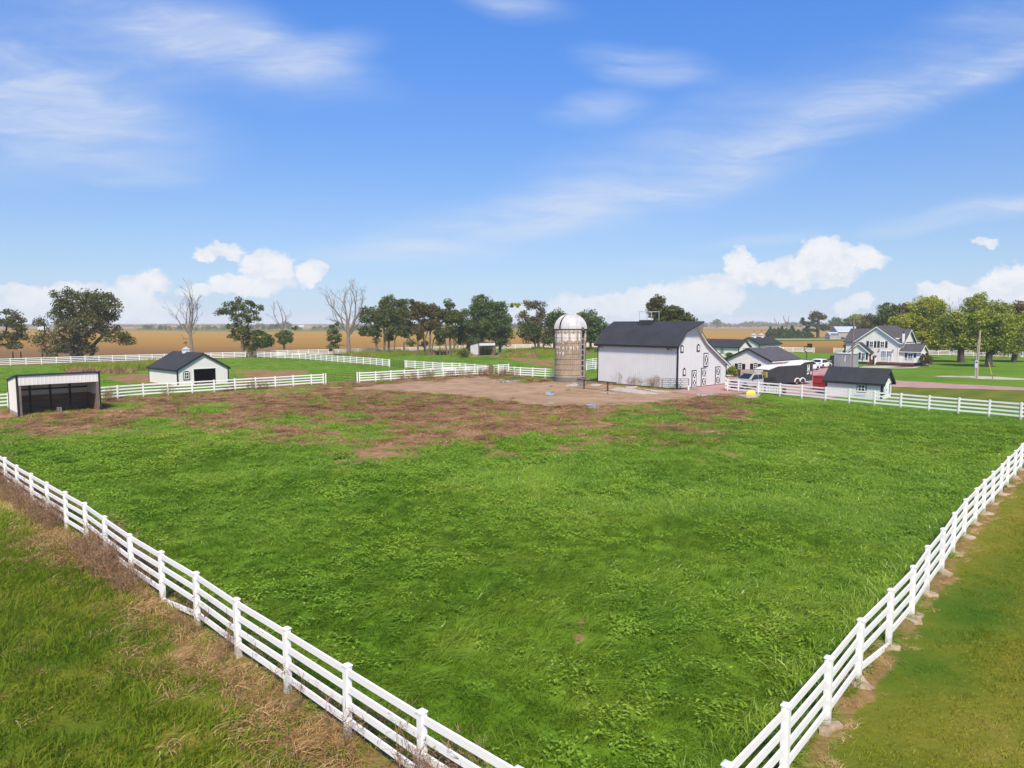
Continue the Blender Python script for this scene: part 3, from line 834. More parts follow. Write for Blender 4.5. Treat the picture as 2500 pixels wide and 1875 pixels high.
def roadside_grass():
    m, t, out = newmat('roadside_turf')
    pos = t.n('ShaderNodeNewGeometry').outputs['Position']
    c = t.ramp(t.noise(t.v('MULTIPLY', pos, (.01, .05, 1)), 1.0, 4.0), [(.3, (.075, .115, .020)), (.5, (.12, .15, .03)), (.7, (.18, .17, .045))])
    p = t.n('ShaderNodeBsdfDiffuse'); t.put(p.inputs[0], c); t.t.links.new(p.outputs[0], out.inputs[0])
    return m
M['roadside'] = roadside_grass()
sheet('roadside_turf', [(1690, 829.8), (1900, 829.2), (2110, 828.4), (2110, 831.5), (1990, 832.6), (1880, 833.5), (1800, 836), (1690, 838)], M['roadside'], -.03, 0, 8, step=60)
sheet('farmstead_turf', [(1870, 825.6), (1970, 824.5), (2100, 821), (2400, 818), (2400, 825.9), (2095, 826.7), (1900, 827.5)], M['roadside'], -.03, 0, 8, step=60)
sheet('grass_strip', [(-200, 803.4), (300, 804.6), (640, 805.8), (900, 804.2), (1400, 803.5), (1400, 806), (900, 808), (640, 809.5), (300, 806.8), (-200, 805.6)], M['roadside'], -.03, 0, 8, step=120)
PUD = [[(1325, 961), (1336, 957), (1352, 956), (1354, 965.5), (1342, 966), (1333, 962.5)],
       [(1428, 988), (1445, 986.5), (1458, 989), (1470, 994), (1470, 1001), (1450, 1000), (1436, 996.5), (1430, 993)],
       [(1210, 934), (1236, 929.5), (1262, 928.5), (1290, 927), (1282, 931), (1262, 931.5), (1240, 935)],
       [(1696, 963.4), (1712, 962.6), (1744, 963.2), (1752, 965), (1726, 967.5), (1704, 966)],
       [(1331, 943.6), (1346, 941), (1352, 943), (1340, 945)], [(1333, 984), (1352, 983.5), (1356, 986), (1340, 987)],
       [(1400, 936), (1440, 930), (1452, 934), (1420, 941)], [(1458, 958), (1495, 959.5), (1515, 963), (1480, 962)]]
for i, q in enumerate(PUD):
    sheet('puddle', q, M['water'], .026, .12, 20 + i, step=.4)
SLAB = [[(1486, 952), (1512, 946), (1548, 951), (1590, 957), (1612, 963), (1560, 962), (1520, 957)], [(1530, 943), (1556, 944), (1548, 950), (1526, 948)],
        [(1376, 942), (1402, 938), (1416, 941), (1398, 944.5)], [(1568, 951), (1600, 953), (1640, 956), (1622, 959), (1590, 956)], [(1394, 935.5), (1412, 935), (1406, 938)],
        [(1445, 939), (1470, 940), (1462, 944), (1440, 942)], [(1830, 963), (1858, 962), (1850, 970), (1826, 972), (1790, 966)]]
for i, q in enumerate(SLAB):
    b = MB()
    pts = []
    P = [Vector(at(*p)) for p in q]
    for k, p in enumerate(P):
        r = P[(k + 1) % len(P)]
        for s_ in (0, .33, .66):
            c = p.lerp(r, s_); c += Vector((random.uniform(-.12, .12), random.uniform(-.12, .12)))
            pts.append((c.x, c.y))
    b.prism(pts, (0, 0, 0), (1, 0, 0), (0, 1, 0), (0, 0, 1), -.05, .05 + .004 * i)
    tag(b.build('concrete_slab', M['slab']), kind='structure')

# ------------------------------------------------------------------ white rail fences
def post_mesh(h=FH, w=.127):
    b = MB()
    b.span((-w / 2, -w / 2, -.25), (w / 2, w / 2, h - .045))
    c = w / 2 + .014
    b.span((-c, -c, h - .045), (c, c, h - .020))
    n = len(b.V)
    b.add([(-c, -c, h - .020), (c, -c, h - .020), (c, c, h - .020), (-c, c, h - .020), (0, 0, h + .02)], [(0, 1, 4), (1, 2, 4), (2, 3, 4), (3, 0, 4)])
    return b.mesh('post', M['vinyl_post'])
POST = post_mesh()
_b = MB(); _b.span((-.5, -.02, -.07), (.5, .02, .07)); RAIL = _b.mesh('rail', M['vinyl'])
def footing_mesh(seed):
    r_ = random.Random(seed); b = MB(); n = 12
    ring = [(.29 + r_.uniform(-.09, .09)) for _ in range(n)]
    pts = [(ring[k] * math.cos(2 * math.pi * k / n), ring[k] * .85 * math.sin(2 * math.pi * k / n)) for k in range(n)]
    low = [(x * 1.0, y * 1.0, -.04) for x, y in pts]; top = [(x * .93, y * .93, (.05 + r_.uniform(-.02, .02))) for x, y in pts]
    b.add(low + top + [(0, 0, .065)], [(k, (k + 1) % n, n + (k + 1) % n, n + k) for k in range(n)] + [(n + k, n + (k + 1) % n, 2 * n) for k in range(n)])
    return b.mesh('footing', M['footing'])
FOOT = [footing_mesh(s) for s in range(5)]
RAILZ = (1.315, .985, .655, .325)
def fence(label, pts, group='white four-rail fences', footings=False, h=FH, skip=(), droop=(), double=(), clasp=()):
    o0 = pts[0]
    root = thing('rail_fence', label, 'fence', (o0[0], o0[1], 0), 0, group)
    for i, p in enumerate(pts):
        nx = pts[min(i + 1, len(pts) - 1)]; pv = pts[max(i - 1, 0)]
        rz = math.atan2(nx[1] - pv[1], nx[0] - pv[0])
        q = link('post', POST, root, (p[0] - o0[0], p[1] - o0[1], 0)); q.rotation_euler = (random.gauss(0, .011), random.gauss(0, .011), rz + random.gauss(0, .03))
        if i in double:
            dxy = Vector((math.cos(rz), math.sin(rz))) * (.33 if i == 0 else -.33)
            q = link('post', POST, root, (p[0] - o0[0] - dxy.x, p[1] - o0[1] - dxy.y, 0)); q.rotation_euler = (0, 0, rz)
        if footings:
            f = link('footing', random.choice(FOOT), root, (p[0] - o0[0], p[1] - o0[1], 0)); f.rotation_euler = (0, 0, random.uniform(0, 6.28))
            s_ = random.uniform(1.0, 1.35); f.scale = (s_, s_, 1)
        if i + 1 < len(pts):
            q = pts[i + 1]; dx, dy = q[0] - p[0], q[1] - p[1]; L = math.hypot(dx, dy)
            for k, z in enumerate(RAILZ):
                if (i, k) in skip: continue
                r_ = link('rail', RAIL, root)
                zz = z; tilt = random.gauss(0, .0035)
                if (i, k) in droop:
                    zz = z - .17; tilt = .115
                r_.location = ((p[0] + q[0]) / 2 - o0[0], (p[1] + q[1]) / 2 - o0[1], zz)
                r_.rotation_euler = (0, tilt, math.atan2(dy, dx)); r_.scale = (L - .03, 1, 1)
    return root
fence('long white rail fence with brown grass along its foot, running across the lower left corner', F_LEFT, droop=((6, 3), (9, 3)))
fence('white rail fence on brown collars beside the mown olive verge at lower right', F_RIGHT, footings=True, droop=((4, 3),))
fence('white rail fence passing before the small black-roofed shed and the trailer', F_YARD)
fence('white rail fence behind the open run-in shelter, passing the low shed with the cupola', F_MIDL, double=(len(F_MIDL) - 1,))
fence('white rail fence from the brown wire gate to the dead brown bush', F_MIDR, double=(0,))
fence('short white rail fence between the dead brown bush and the silo', F_SILO)
fence('white rail fence just behind, sloping from the far gate down to the dead brown bush', F_BACK, double=(0,))
fence('shortest white fence spur, one bay ending behind the dead brown bush', F_SPUR)
fence('white fence piece showing between silo and barn, the farther of two', F_BARN)
fence('white fence piece showing between silo and barn, the nearer of two', F_BARN2)
fence('white rail fence slanting across the green back paddock to the far gate', F_DIAG, double=(len(F_DIAG) - 1,))
fence('white rail fence along the golden field on the left, before the broad olive tree', F_FARL)
fence('white rail fence along the golden field behind the row of dark trees', F_FAR)
fence('white rail fence piece by the field, left of the brown gate beyond the cars', F_FARR, double=(len(F_FARR) - 1,))
fence('white rail fence passing behind the farmhouse and the broad yard trees', F_FARR2)

def pipe_gate(name, label, p, q, h, m, z0=.18, rows=5, wid=.035, group='metal pipe gates'):
    d = Vector((q[0] - p[0], q[1] - p[1])); L = d.length
    root = thing(name, label, 'gate', (p[0], p[1], 0), math.atan2(d.y, d.x), group)
    b = MB(); r_ = wid
    b.beam((0, 0, z0), (L, 0, z0), r_ * 1.3, r_ * 1.3); b.beam((0, 0, h), (L, 0, h), r_ * 1.3, r_ * 1.3)
    b.beam((0, 0, z0), (0, 0, h), r_ * 1.3, r_ * 1.3); b.beam((L, 0, z0), (L, 0, h), r_ * 1.3, r_ * 1.3)
    b.build('gate_frame', m, root)
    hs = (h - z0) / rows
    for k in range(rows):
        if k:
            bb = MB(); bb.beam((0, 0, z0 + hs * k), (L, 0, z0 + hs * k), r_, r_); bb.build('bar', m, root)
        nst = 3 if k % 2 else 2
        for j in range(nst):
            x = L * ((j + 1) / (nst + 1) if k % 2 else (j + .8) / (nst + .6))
            bb = MB(); bb.beam((x, .002, z0 + hs * k), (x, .002, z0 + hs * (k + 1)), r_, r_); bb.build('upright', m, root)
    return root
pipe_gate('pipe_gate', 'brown pipe gate in the gap of the fence by the low shed', (F_MIDL[-1][0] + .45, F_MIDL[-1][1]), (F_MIDR[0][0] - .5, F_MIDR[0][1]), 1.30, M['steel_brown'])
pipe_gate('pipe_gate', 'dark pipe gate over green grass at the end of the slanting fence', (F_DIAG[-1][0] + .3, F_DIAG[-1][1]), (F_BACK[0][0] - .45, F_BACK[0][1]), 1.35, M['steel_dark'])
pipe_gate('pipe_gate', 'far brown gate by the field beyond the cars', (F_FARR[-1][0] + .4, F_FARR[-1][1]), (F_FARR2[0][0] - .4, F_FARR2[0][1]), 1.35, M['steel_brown'])

for i, px in enumerate((32, 51, 103)):
    p = atY(px, 868, 150.0); po = thing('field_post', ['dark leaning field post, leftmost of three behind the left fence', 'dark field post, middle of three behind the left fence', 'dark field post nearest the broad olive tree, behind the left fence'][i], 'post', (p[0], p[1], 0), 0, 'dark old posts by the field')
    b = MB(); b.tube([(0, 0, -.2), (.05 * (i - 1), 0, 1.75)], [.14, .11], 7); b.build('post', M['wood_dark'], po)
# ------------------------------------------------------------------ building kit
def lerp_prof(prof, u):
    for (u0, z0), (u1, z1) in zip(prof[:-1], prof[1:]):
        if u0 <= u <= u1: return z0 + (z1 - z0) * (u - u0) / (u1 - u0 + 1e-9)
    return prof[0][1] if u < prof[0][0] else prof[-1][1]
def wall_mb(O, U, N, prof, z0, style='rib', pitch=.30, holes=()):
    """prof: [(u, ztop)...] ascending; wall from z0 up to prof; N outward"""
    mb = MB(); O, U, N = Vector(O), Vector(U), Vector(N)
    def P(u, z, d=0.0): return O + U * u + N * d + Vector((0, 0, z))
    flip = U.cross(Vector((0, 0, 1))).dot(N) < 0
    def quad(a, b, c, d):
        n = len(mb.V); mb.V.extend([tuple(a), tuple(b), tuple(c), tuple(d)])
        mb.F.append((n + 3, n + 2, n + 1, n) if flip else (n, n + 1, n + 2, n + 3))
    ua, ub = prof[0][0], prof[-1][0]
    if style in ('rib', 'flat'):
        brk = [(p[0], 0.0) for p in prof]
        if style == 'rib':
            u = ua + pitch * .5
            while u < ub - .05:
                brk += [(u - .035, 0.0), (u - .018, .02), (u + .018, .02), (u + .035, 0.0)]
                u += pitch
        for h in holes: brk += [(h[0], 0.0), (h[1], 0.0)]
        brk.sort()
        for (u0, d0), (u1, d1) in zip(brk[:-1], brk[1:]):
            if u1 - u0 < 1e-5: continue
            um = (u0 + u1) / 2
            iv = [(z0, None)]
            hz = sorted([(h[2], h[3]) for h in holes if h[0] <= um <= h[1]])
            za = z0
            for (ha, hb) in hz:
                if ha > za + 1e-4: quad(P(u0, za, d0), P(u1, za, d1), P(u1, ha, d1), P(u0, ha, d0))
                za = hb
            quad(P(u0, za, d0), P(u1, za, d1), P(u1, lerp_prof(prof, u1), d1), P(u0, lerp_prof(prof, u0), d0))
    else:                                             # lapped boards
        zt = max(p[1] for p in prof); z = z0
        def rng_at(zz):
            us = [ua + (ub - ua) * k / 240 for k in range(241)]
            ins = [u for u in us if lerp_prof(prof, u) >= zz - 1e-6]
            return (ins[0], ins[-1]) if ins else None
        while z < zt - .02:
            zb = min(z + pitch, zt)
            r0 = rng_at(z); r1 = rng_at(zb) or ((r0[0] + r0[1]) / 2,) * 2
            segs = [(r0[0], r0[1], r1[0], r1[1])]
            for h in holes:
                if h[2] < (z + zb) / 2 < h[3]:
                    ns = []
                    for s in segs:
                        if h[0] > s[0] and h[1] < s[1]: ns += [(s[0], h[0], s[2], h[0]), (h[1], s[1], h[1], s[3])]
                        else: ns.append(s)
                    segs = ns
            for s in segs:
                quad(P(s[0], z, .022), P(s[1], z, .022), P(s[3], zb, .002), P(s[2], zb, .002))
                quad(P(s[0], z, .0), P(s[1], z, .0), P(s[1], z, .022), P(s[0], z, .022))
            z = zb
    return mb
def roof_mb(prof, a0, a1, mapf, thick=.10, rib=None, shape=None):
    """prof: polyline (u,z) across; extruded along a from a0 to a1; mapf(a,u,z)->xyz.  shape: optional per-point (a0,a1)"""
    mb = MB(); n = len(prof)
    nor = []
    for i in range(n - 1):
        du, dz = prof[i + 1][0] - prof[i][0], prof[i + 1][1] - prof[i][1]; L = math.hypot(du, dz)
        nor.append((-dz / L, du / L))
    pn = []
    for i in range(n):
        a = nor[max(i - 1, 0)]; b_ = nor[min(i, n - 2)]; s = (a[0] + b_[0], a[1] + b_[1]); L = math.hypot(*s); k = 1.0 / max(.35, (s[0] * a[0] + s[1] * a[1]) / L)
        pn.append((s[0] / L * k, s[1] / L * k))
    sh = shape or [(a0, a1)] * n
    ts = [(0.0, 0.0), (1.0, 0.0)]
    if rib:
        Lm = a1 - a0; c = int(Lm / rib)
        for k in range(c):
            x = (k + .5) / c; w = .03 / Lm
            ts += [(x - w, 0.0), (x - w * .5, .035), (x + w * .5, .035), (x + w, 0.0)]
        ts.sort()
    for i in range(n - 1):
        for (t0, h0), (t1, h1) in zip(ts[:-1], ts[1:]):
            q = []
            for (j, t, h) in ((i, t0, h0), (i, t1, h1), (i + 1, t1, h1), (i + 1, t0, h0)):
                a = sh[j][0] + (sh[j][1] - sh[j][0]) * t
                q.append(mapf(a, prof[j][0] + pn[j][0] * (thick + h), prof[j][1] + pn[j][1] * (thick + h)))
            mb.add(q, [(0, 1, 2, 3)])
        q = [mapf(sh[j][e], prof[j][0], prof[j][1]) for j, e in ((i, 0), (i + 1, 0), (i + 1, 1), (i, 1))]
        mb.add(q, [(0, 1, 2, 3)])
        for e in (0, 1):
            q = [mapf(sh[j][e], prof[j][0] + pn[j][0] * t_, prof[j][1] + pn[j][1] * t_) for j, t_ in ((i, 0), (i + 1, 0), (i + 1, thick), (i, thick))]
            mb.add(q, [(0, 1, 2, 3)])
    for j in (0, n - 1):
        q = [mapf(sh[j][e], prof[j][0] + pn[j][0] * t_, prof[j][1] + pn[j][1] * t_) for e, t_ in ((0, 0), (1, 0), (1, thick), (0, thick))]
        mb.add(q, [(0, 1, 2, 3)])
    return mb
def frame_of(side):
    return {'x0': ((0, 0, 0), (0, 1, 0), (-1, 0, 0)), 'y0': ((0, 0, 0), (1, 0, 0), (0, -1, 0))}[side]
def rect(u, z, w, h): return [(u - w / 2, z), (u + w / 2, z), (u + w / 2, z + h), (u - w / 2, z + h)]
Z_ = (0, 0, 1)
def window(parent, O, U, N, u, z, w, h, trim='black', arch=False, grid=(2, 2), shutters=None, sill=False, glass='glass', t=.11):
    b = MB()
    if arch:
        b.prism([(u - w / 2 - t, z - t), (u + w / 2 + t, z - t), (u + w / 2 + t, z + h), (u + w * .25, z + h + t * 1.3), (u - w * .25, z + h + t * 1.3), (u - w / 2 - t, z + h)], O, U, Z_, N, -.02, .05)
    else:
        b.prism([(u - w / 2 - t, z - t), (u + w / 2 + t, z - t), (u + w / 2 + t, z + h + t), (u - w / 2 - t, z + h + t)], O, U, Z_, N, -.02, .05)
    wn = b.build('window', M[trim], parent)
    f = MB(); fw = .075
    f.prism(rect(u, z, w, fw), O, U, Z_, N, .04, .085); f.prism(rect(u, z + h - fw, w, fw), O, U, Z_, N, .04, .085)
    f.prism(rect(u - w / 2 + fw / 2, z + fw, fw, h - 2 * fw), O, U, Z_, N, .04, .085); f.prism(rect(u + w / 2 - fw / 2, z + fw, fw, h - 2 * fw), O, U, Z_, N, .04, .085)
    for k in range(1, grid[0]): f.prism(rect(u - w / 2 + w * k / grid[0], z + fw, .045, h - 2 * fw), O, U, Z_, N, .052, .078)
    for k in range(1, grid[1]): f.prism(rect(u, z + h * k / grid[1] - .02, w - 2 * fw, .045), O, U, Z_, N, .052, .076)
    f.build('frame', M['white'], wn)
    p = MB(); p.prism(rect(u, z + fw * .8, w - 1.6 * fw, h - 1.6 * fw), O, U, Z_, N, .045, .058); p.build('pane', M[glass], wn)
    if sill:
        s_ = MB(); s_.prism(rect(u, z - .2, w + .4, .09), O, U, Z_, N, .051, .14); s_.build('sill', M['white'], wn)
    if shutters:
        for sg in (-1, 1):
            s_ = MB(); uc = u + sg * (w / 2 + t + shutters / 2)
            s_.prism(rect(uc, z - .05, shutters, h + .1), O, U, Z_, N, .0, .06)
            for k in range(7): s_.prism(rect(uc, z + .05 + k * (h - .1) / 7, shutters - .1, .06), O, U, Z_, N, .06, .072)
            s_.build('shutter', M['black'], parent)
    return wn
def xdoor(parent, O, U, N, u, z, w, h, panels=2, name='door'):
    b = MB(); t = .13
    b.prism(rect(u, z, w + 2 * t, h + t), O, U, Z_, N, -.02, .045)
    d = b.build(name, M['black'], parent)
    l = MB(); l.prism(rect(u, z, w, h), O, U, Z_, N, .04, .075); l.build('door_leaf', M['white'], d)
    ph = h / panels
    for k in range(panels):
        pw, p0, pz = w * .84, z + k * ph + ph * .09, ph * .82
        q = MB(); q.prism(rect(u, p0, pw, pz), O, U, Z_, N, .07, .088); q.build('panel', M['black'], d)
        x = MB(); bw = .075
        for sg in (-1, 1):
            x.prism([(u - sg * (pw / 2), p0), (u - sg * (pw / 2 - bw * 1.6), p0), (u + sg * (pw / 2), p0 + pz), (u + sg * (pw / 2 - bw * 1.6), p0 + pz)][::sg], O, U, Z_, N, .086, .108 + .004 * sg)
        x.build('cross_brace', M['white'], d)
    return d
def trim_box(parent, name, lo, hi, m='black'):
    b = MB(); b.span(lo, hi); return b.build(name, M[m], parent)
def cupola(parent, c, w, h, roofm='steel_pale', vane=True):
    b = MB(); b.span((c[0] - w / 2, c[1] - w / 2, c[2] - .3), (c[0] + w / 2, c[1] + w / 2, c[2] + h)); k = b.build('cupola', M['white'], parent)
    r_ = MB(); e = w * .62
    r_.add([(c[0] - e, c[1] - e, c[2] + h), (c[0] + e, c[1] - e, c[2] + h), (c[0] + e, c[1] + e, c[2] + h), (c[0] - e, c[1] + e, c[2] + h), (c[0], c[1], c[2] + h + w * .55)],
           [(0, 1, 4), (1, 2, 4), (2, 3, 4), (3, 0, 4), (3, 2, 1, 0)])
    r_.build('cupola_roof', M[roofm], k)
    lv = MB()
    for i in range(4):
        z = c[2] + .08 + i * (h - .12) / 4
        lv.span((c[0] - w / 2 - .015, c[1] - w * .36, z), (c[0] - w / 2 + .01, c[1] + w * .36, z + .05)); lv.span((c[0] - w * .36, c[1] - w / 2 - .015, z), (c[0] + w * .36, c[1] - w / 2 + .01, z + .05))
    lv.build('louvre', M['white'], k)
    if vane:
        v = MB(); zt = c[2] + h + w * .5
        v.tube([(c[0], c[1], zt), (c[0], c[1], zt + .75)], .022, 5); v.tube([(c[0] - .35, c[1] + .05, zt + .45), (c[0] + .35, c[1] - .05, zt + .45)], .016, 4)
        v.prism([(-.32, .62), (.05, .60), (.30, .80), (.22, .62), (.10, .50), (-.2, .5)], (c[0], c[1], zt), (1, 0, 0), (0, 0, 1), (0, 1, 0), -.012, .012)
        v.build('weathervane', M['hoop'], k)
    return k
ANG = R(42)
def gabled(name, label, cat, O, ang, Lx, Ly, eave, ridge, axis, style, wallm, roofm, over=.3, rake=.3, rib=.30, base=0.0, holes_x0=(), holes_y0=(), thick=.10, pitch=.30, fascia='black', group=None):
    """ridge along `axis`; corner at the local origin, walls x0 and y0 face the camera"""
    root = thing(name, label, cat, O, ang, group)
    gab = [(0, eave), ((Ly if axis == 'x' else Lx) / 2, ridge), ((Ly if axis == 'x' else Lx), eave)]
    px0 = gab if axis == 'x' else [(0, eave), (Ly, eave)]
    py0 = gab if axis == 'y' else [(0, eave), (Lx, eave)]
    wall_mb((0, 0, 0), (0, 1, 0), (-1, 0, 0), px0, base, style, pitch, holes_x0).build('wall', M[wallm], root)
    wall_mb((0, 0, 0), (1, 0, 0), (0, -1, 0), py0, base, style, pitch, holes_y0).build('wall', M[wallm], root)
    wall_mb((Lx, 0, 0), (0, 1, 0), (1, 0, 0), px0, base, style, pitch).build('wall', M[wallm], root)
    wall_mb((0, Ly, 0), (1, 0, 0), (0, 1, 0), py0, base, style, pitch).build('wall', M[wallm], root)
    W_ = Ly if axis == 'x' else Lx; A_ = Lx if axis == 'x' else Ly
    sl = (ridge - eave) / (W_ / 2)
    prof = [(-over, eave - sl * over + .02), (W_ / 2, ridge + .02), (W_ + over, eave - sl * over + .02)]
    mp = (lambda a, u, z: (a, u, z)) if axis == 'x' else (lambda a, u, z: (u, a, z))
    roof_mb(prof, -rake, A_ + rake, mp, thick, rib).build('roof', M[roofm], root)
    # rake and eave boards
    for e in (-rake - .03, A_ + rake):
        b = MB()
        for s in (0, 1):
            p0 = prof[0] if s == 0 else prof[2]
            q = [mp(e + d, u, z) for d in (0, .03) for (u, z) in ((p0[0], p0[1] - .16), (prof[1][0], prof[1][1] - .16), (prof[1][0], prof[1][1] + thick * .9), (p0[0], p0[1] + thick * .9))]
            b.add(q, [(0, 1, 2, 3), (7, 6, 5, 4), (0, 4, 5, 1), (1, 5, 6, 2), (2, 6, 7, 3), (3, 7, 4, 0)])
        b.build('rake_board', M[fascia], root)
    for j in (0, 2):
        u = prof[j][0]; b = MB(); s = -1 if j == 0 else 1
        q0 = mp(-rake, u + s * .005, prof[j][1] - .14); q1 = mp(A_ + rake, u + s * .035, prof[j][1] + thick * .7)
        b.span(q0, q1); b.build('eave_board', M[fascia], root)
    return root

X0 = ((0, 0, 0), (0, 1, 0), (-1, 0, 0)); Y0 = ((0, 0, 0), (1, 0, 0), (0, -1, 0))
# ------------------------------------------------------------------ the barn
BW, BL = 11.0, 12.6
NB = at(1653, 950.5)
barn = thing('barn', 'large white barn with a steep black roof and hay hood, beside the silo', 'barn', NB, ANG)
BP = [(0, 5.42), (1.30, 6.80), (3.6, 7.95), (4.4, 6.75), (5.9, 5.42), (8.4, 4.0), (11.0, 2.62)]
wall_mb(*Y0, BP, 0, 'rib', .30).build('wall', M['siding'], barn)
wall_mb(*X0, [(0, 5.42), (BL, 5.42)], 0, 'rib', .30).build('wall', M['siding'], barn)
wall_mb((0, BL, 0), (1, 0, 0), (0, 1, 0), BP, 0, 'rib', .30).build('wall', M['siding'], barn)
wall_mb((BW, 0, 0), (0, 1, 0), (1, 0, 0), [(0, 2.62), (BL, 2.62)], 0, 'rib', .30).build('wall', M['siding'], barn)
RP = [(-.38, 5.10), (0, 5.45), (1.30, 6.86), (3.6, 8.02), (4.4, 6.82), (5.9, 5.47), (8.4, 4.05), (11.4, 2.44)]
SH = [(-.35, BL + .35)] * 3 + [(-1.25, BL + .35)] + [(-.42, BL + .35)] * 4
SH[2] = (-.42, BL + .35)
roof_mb(RP, -.35, BL + .35, lambda a, u, z: (u, a, z), .13, .30, SH).build('roof', M['roof_metal'], barn)
b = MB()   # pale soffit of the hay hood
for i in range(4, 7):
    (u0, z0), (u1, z1) = RP[i], RP[i + 1]
    b.add([(u0, -.40, z0 - .015), (u1, -.40, z1 - .015), (u1, 0, z1 - .015), (u0, 0, z0 - .015), (u0, -.40, z0 - .17), (u1, -.40, z1 - .17), (u1, -.36, z1 - .17), (u0, -.36, z0 - .17)], [(0, 1, 2, 3), (0, 4, 5, 1), (3, 2, 6, 7)])
b.add([(1.30, -.40, 6.84), (3.6, -1.23, 8.00), (3.6, 0, 8.00), (1.30, 0, 6.84)], [(0, 1, 2, 3)])
b.add([(3.6, -1.23, 8.00), (4.4, -.40, 6.80), (4.4, 0, 6.80), (3.6, 0, 8.00)], [(0, 1, 2, 3)])
b.build('soffit', M['siding_warm'], barn)
trim_box(barn, 'corner_trim', (-.035, -.035, 0), (.14, .14, 5.40)); trim_box(barn, 'corner_trim', (-.035, BL - .14, 0), (.14, BL + .035, 5.36)); trim_box(barn, 'corner_trim', (BW - .12, -.035, 0), (BW + .035, .1, 2.5))
trim_box(barn, 'eave_board', (-.43, -.34, 4.94), (-.385, BL + .34, 5.16)); trim_box(barn, 'base_trim', (-.03, .16, -.05), (.0, BL - .16, .10)); trim_box(barn, 'base_trim', (.16, -.03, -.05), (BW - .13, .0, .10))
def facade_u(px):     # where a bearing meets the facade plane
    k = (px - CX) / FOC; cr, sr = math.cos(ANG), math.sin(ANG)
    return (k * NB[1] - NB[0]) / (cr - k * sr)
def facade_z(px, py):
    u = facade_u(px); Y = NB[1] + math.sin(ANG) * u
    return H - (py - HZ) / FOC * Y * 1.0
def fz(x, y): return 1440 + x * .16275, 760 + y * .16275
for (xa, ya, xb, yb) in [(1357, 500, 1400, 612), (1602, 485, 1645, 595), (1398, 845, 1441, 958)]:
    pa_, pb_ = fz(xa, ya), fz(xb, yb)
    u0, u1 = facade_u(pa_[0]), facade_u(pb_[0]); zt, zb = facade_z(*pa_), facade_z(*pb_)
    window(barn, *Y0, (u0 + u1) / 2, zb + .11, (u1 - u0) - .3, zt - zb - .36, arch=True, grid=(2, 3), t=.17)
for (xa, ya, xb, yb, nm, pn_) in [(1535, 888, 1603, 1138, 'door', 2), (1676, 850, 1744, 1112, 'door', 2), (1888, 832, 1958, 1093, 'door', 2), (1706, 628, 1774, 812, 'hay_door', 1)]:
    pa_, pb_ = fz(xa, ya), fz(xb, yb)
    u0, u1 = facade_u(pa_[0]), facade_u(pb_[0]); zt = facade_z(*pa_)
    zb = .1 if nm == 'door' else facade_z(*pb_)
    xdoor(barn, *Y0, (u0 + u1) / 2, zb, (u1 - u0) - .2, zt - zb - .1, pn_, nm)
    if nm == 'hay_door': trim_box(barn, 'hay_door_sill', (u0, -.06, zb - .12), (u1, -.0, zb - .005))
for yy in (1.2, BL - .55):
    b = MB(); b.box((-.12, yy, 4.74), (.16, .12, .12)); b.box((-.20, yy - .18, 4.80), (.16, .24, .20), rz=.5); b.box((-.20, yy + .18, 4.80), (.16, .24, .20), rz=-.5)
    fl = b.build('floodlight', M['black'], barn)
    b = MB(); b.box((-.29, yy - .22, 4.78), (.02, .2, .15), rz=.5); b.box((-.29, yy + .22, 4.78), (.02, .2, .15), rz=-.5); b.build('lamp_lens', M['lamp_glass'], fl)
# ridge box with an open frame
ry = 6.9
trim_box(barn, 'ridge_box', (2.6, ry - .95, 7.45), (4.4, ry + .95, 8.36), 'roof_metal')
b = MB()
for sx in (2.7, 4.3):
    for sy in (ry - .95, ry + .95):
        b.beam((sx, sy, 8.3), (sx, sy, 9.42), .06, .06, up=(0, 1, 0))
    b.beam((sx, ry - 1.05, 9.44), (sx, ry + 1.05, 9.44), .07, .07)
for sy in (ry - .95, ry + .95): b.beam((2.6, sy, 9.45), (4.4, sy, 9.45), .06, .06)
b.beam((3.5, ry - .3, 9.40), (3.5, ry + .3, 9.40), .06, .06)
fr = b.build('open_frame', M['steel_pale'], barn)
b = MB(); b.tube([(3.5, ry, 9.4), (3.5, ry, 8.95)], .025, 5); b.lathe([(.03, .24), (.11, .20), (.14, .05), (.20, -.04), (.18, -.05)], 10, (3.5, ry, 8.72)); b.beam((3.5, ry - .28, 9.38), (3.5, ry, 9.02), .035, .035); b.beam((3.5, ry + .28, 9.38), (3.5, ry, 9.02), .035, .035)
b.build('hanging_fitting', M['steel_dark'], fr)

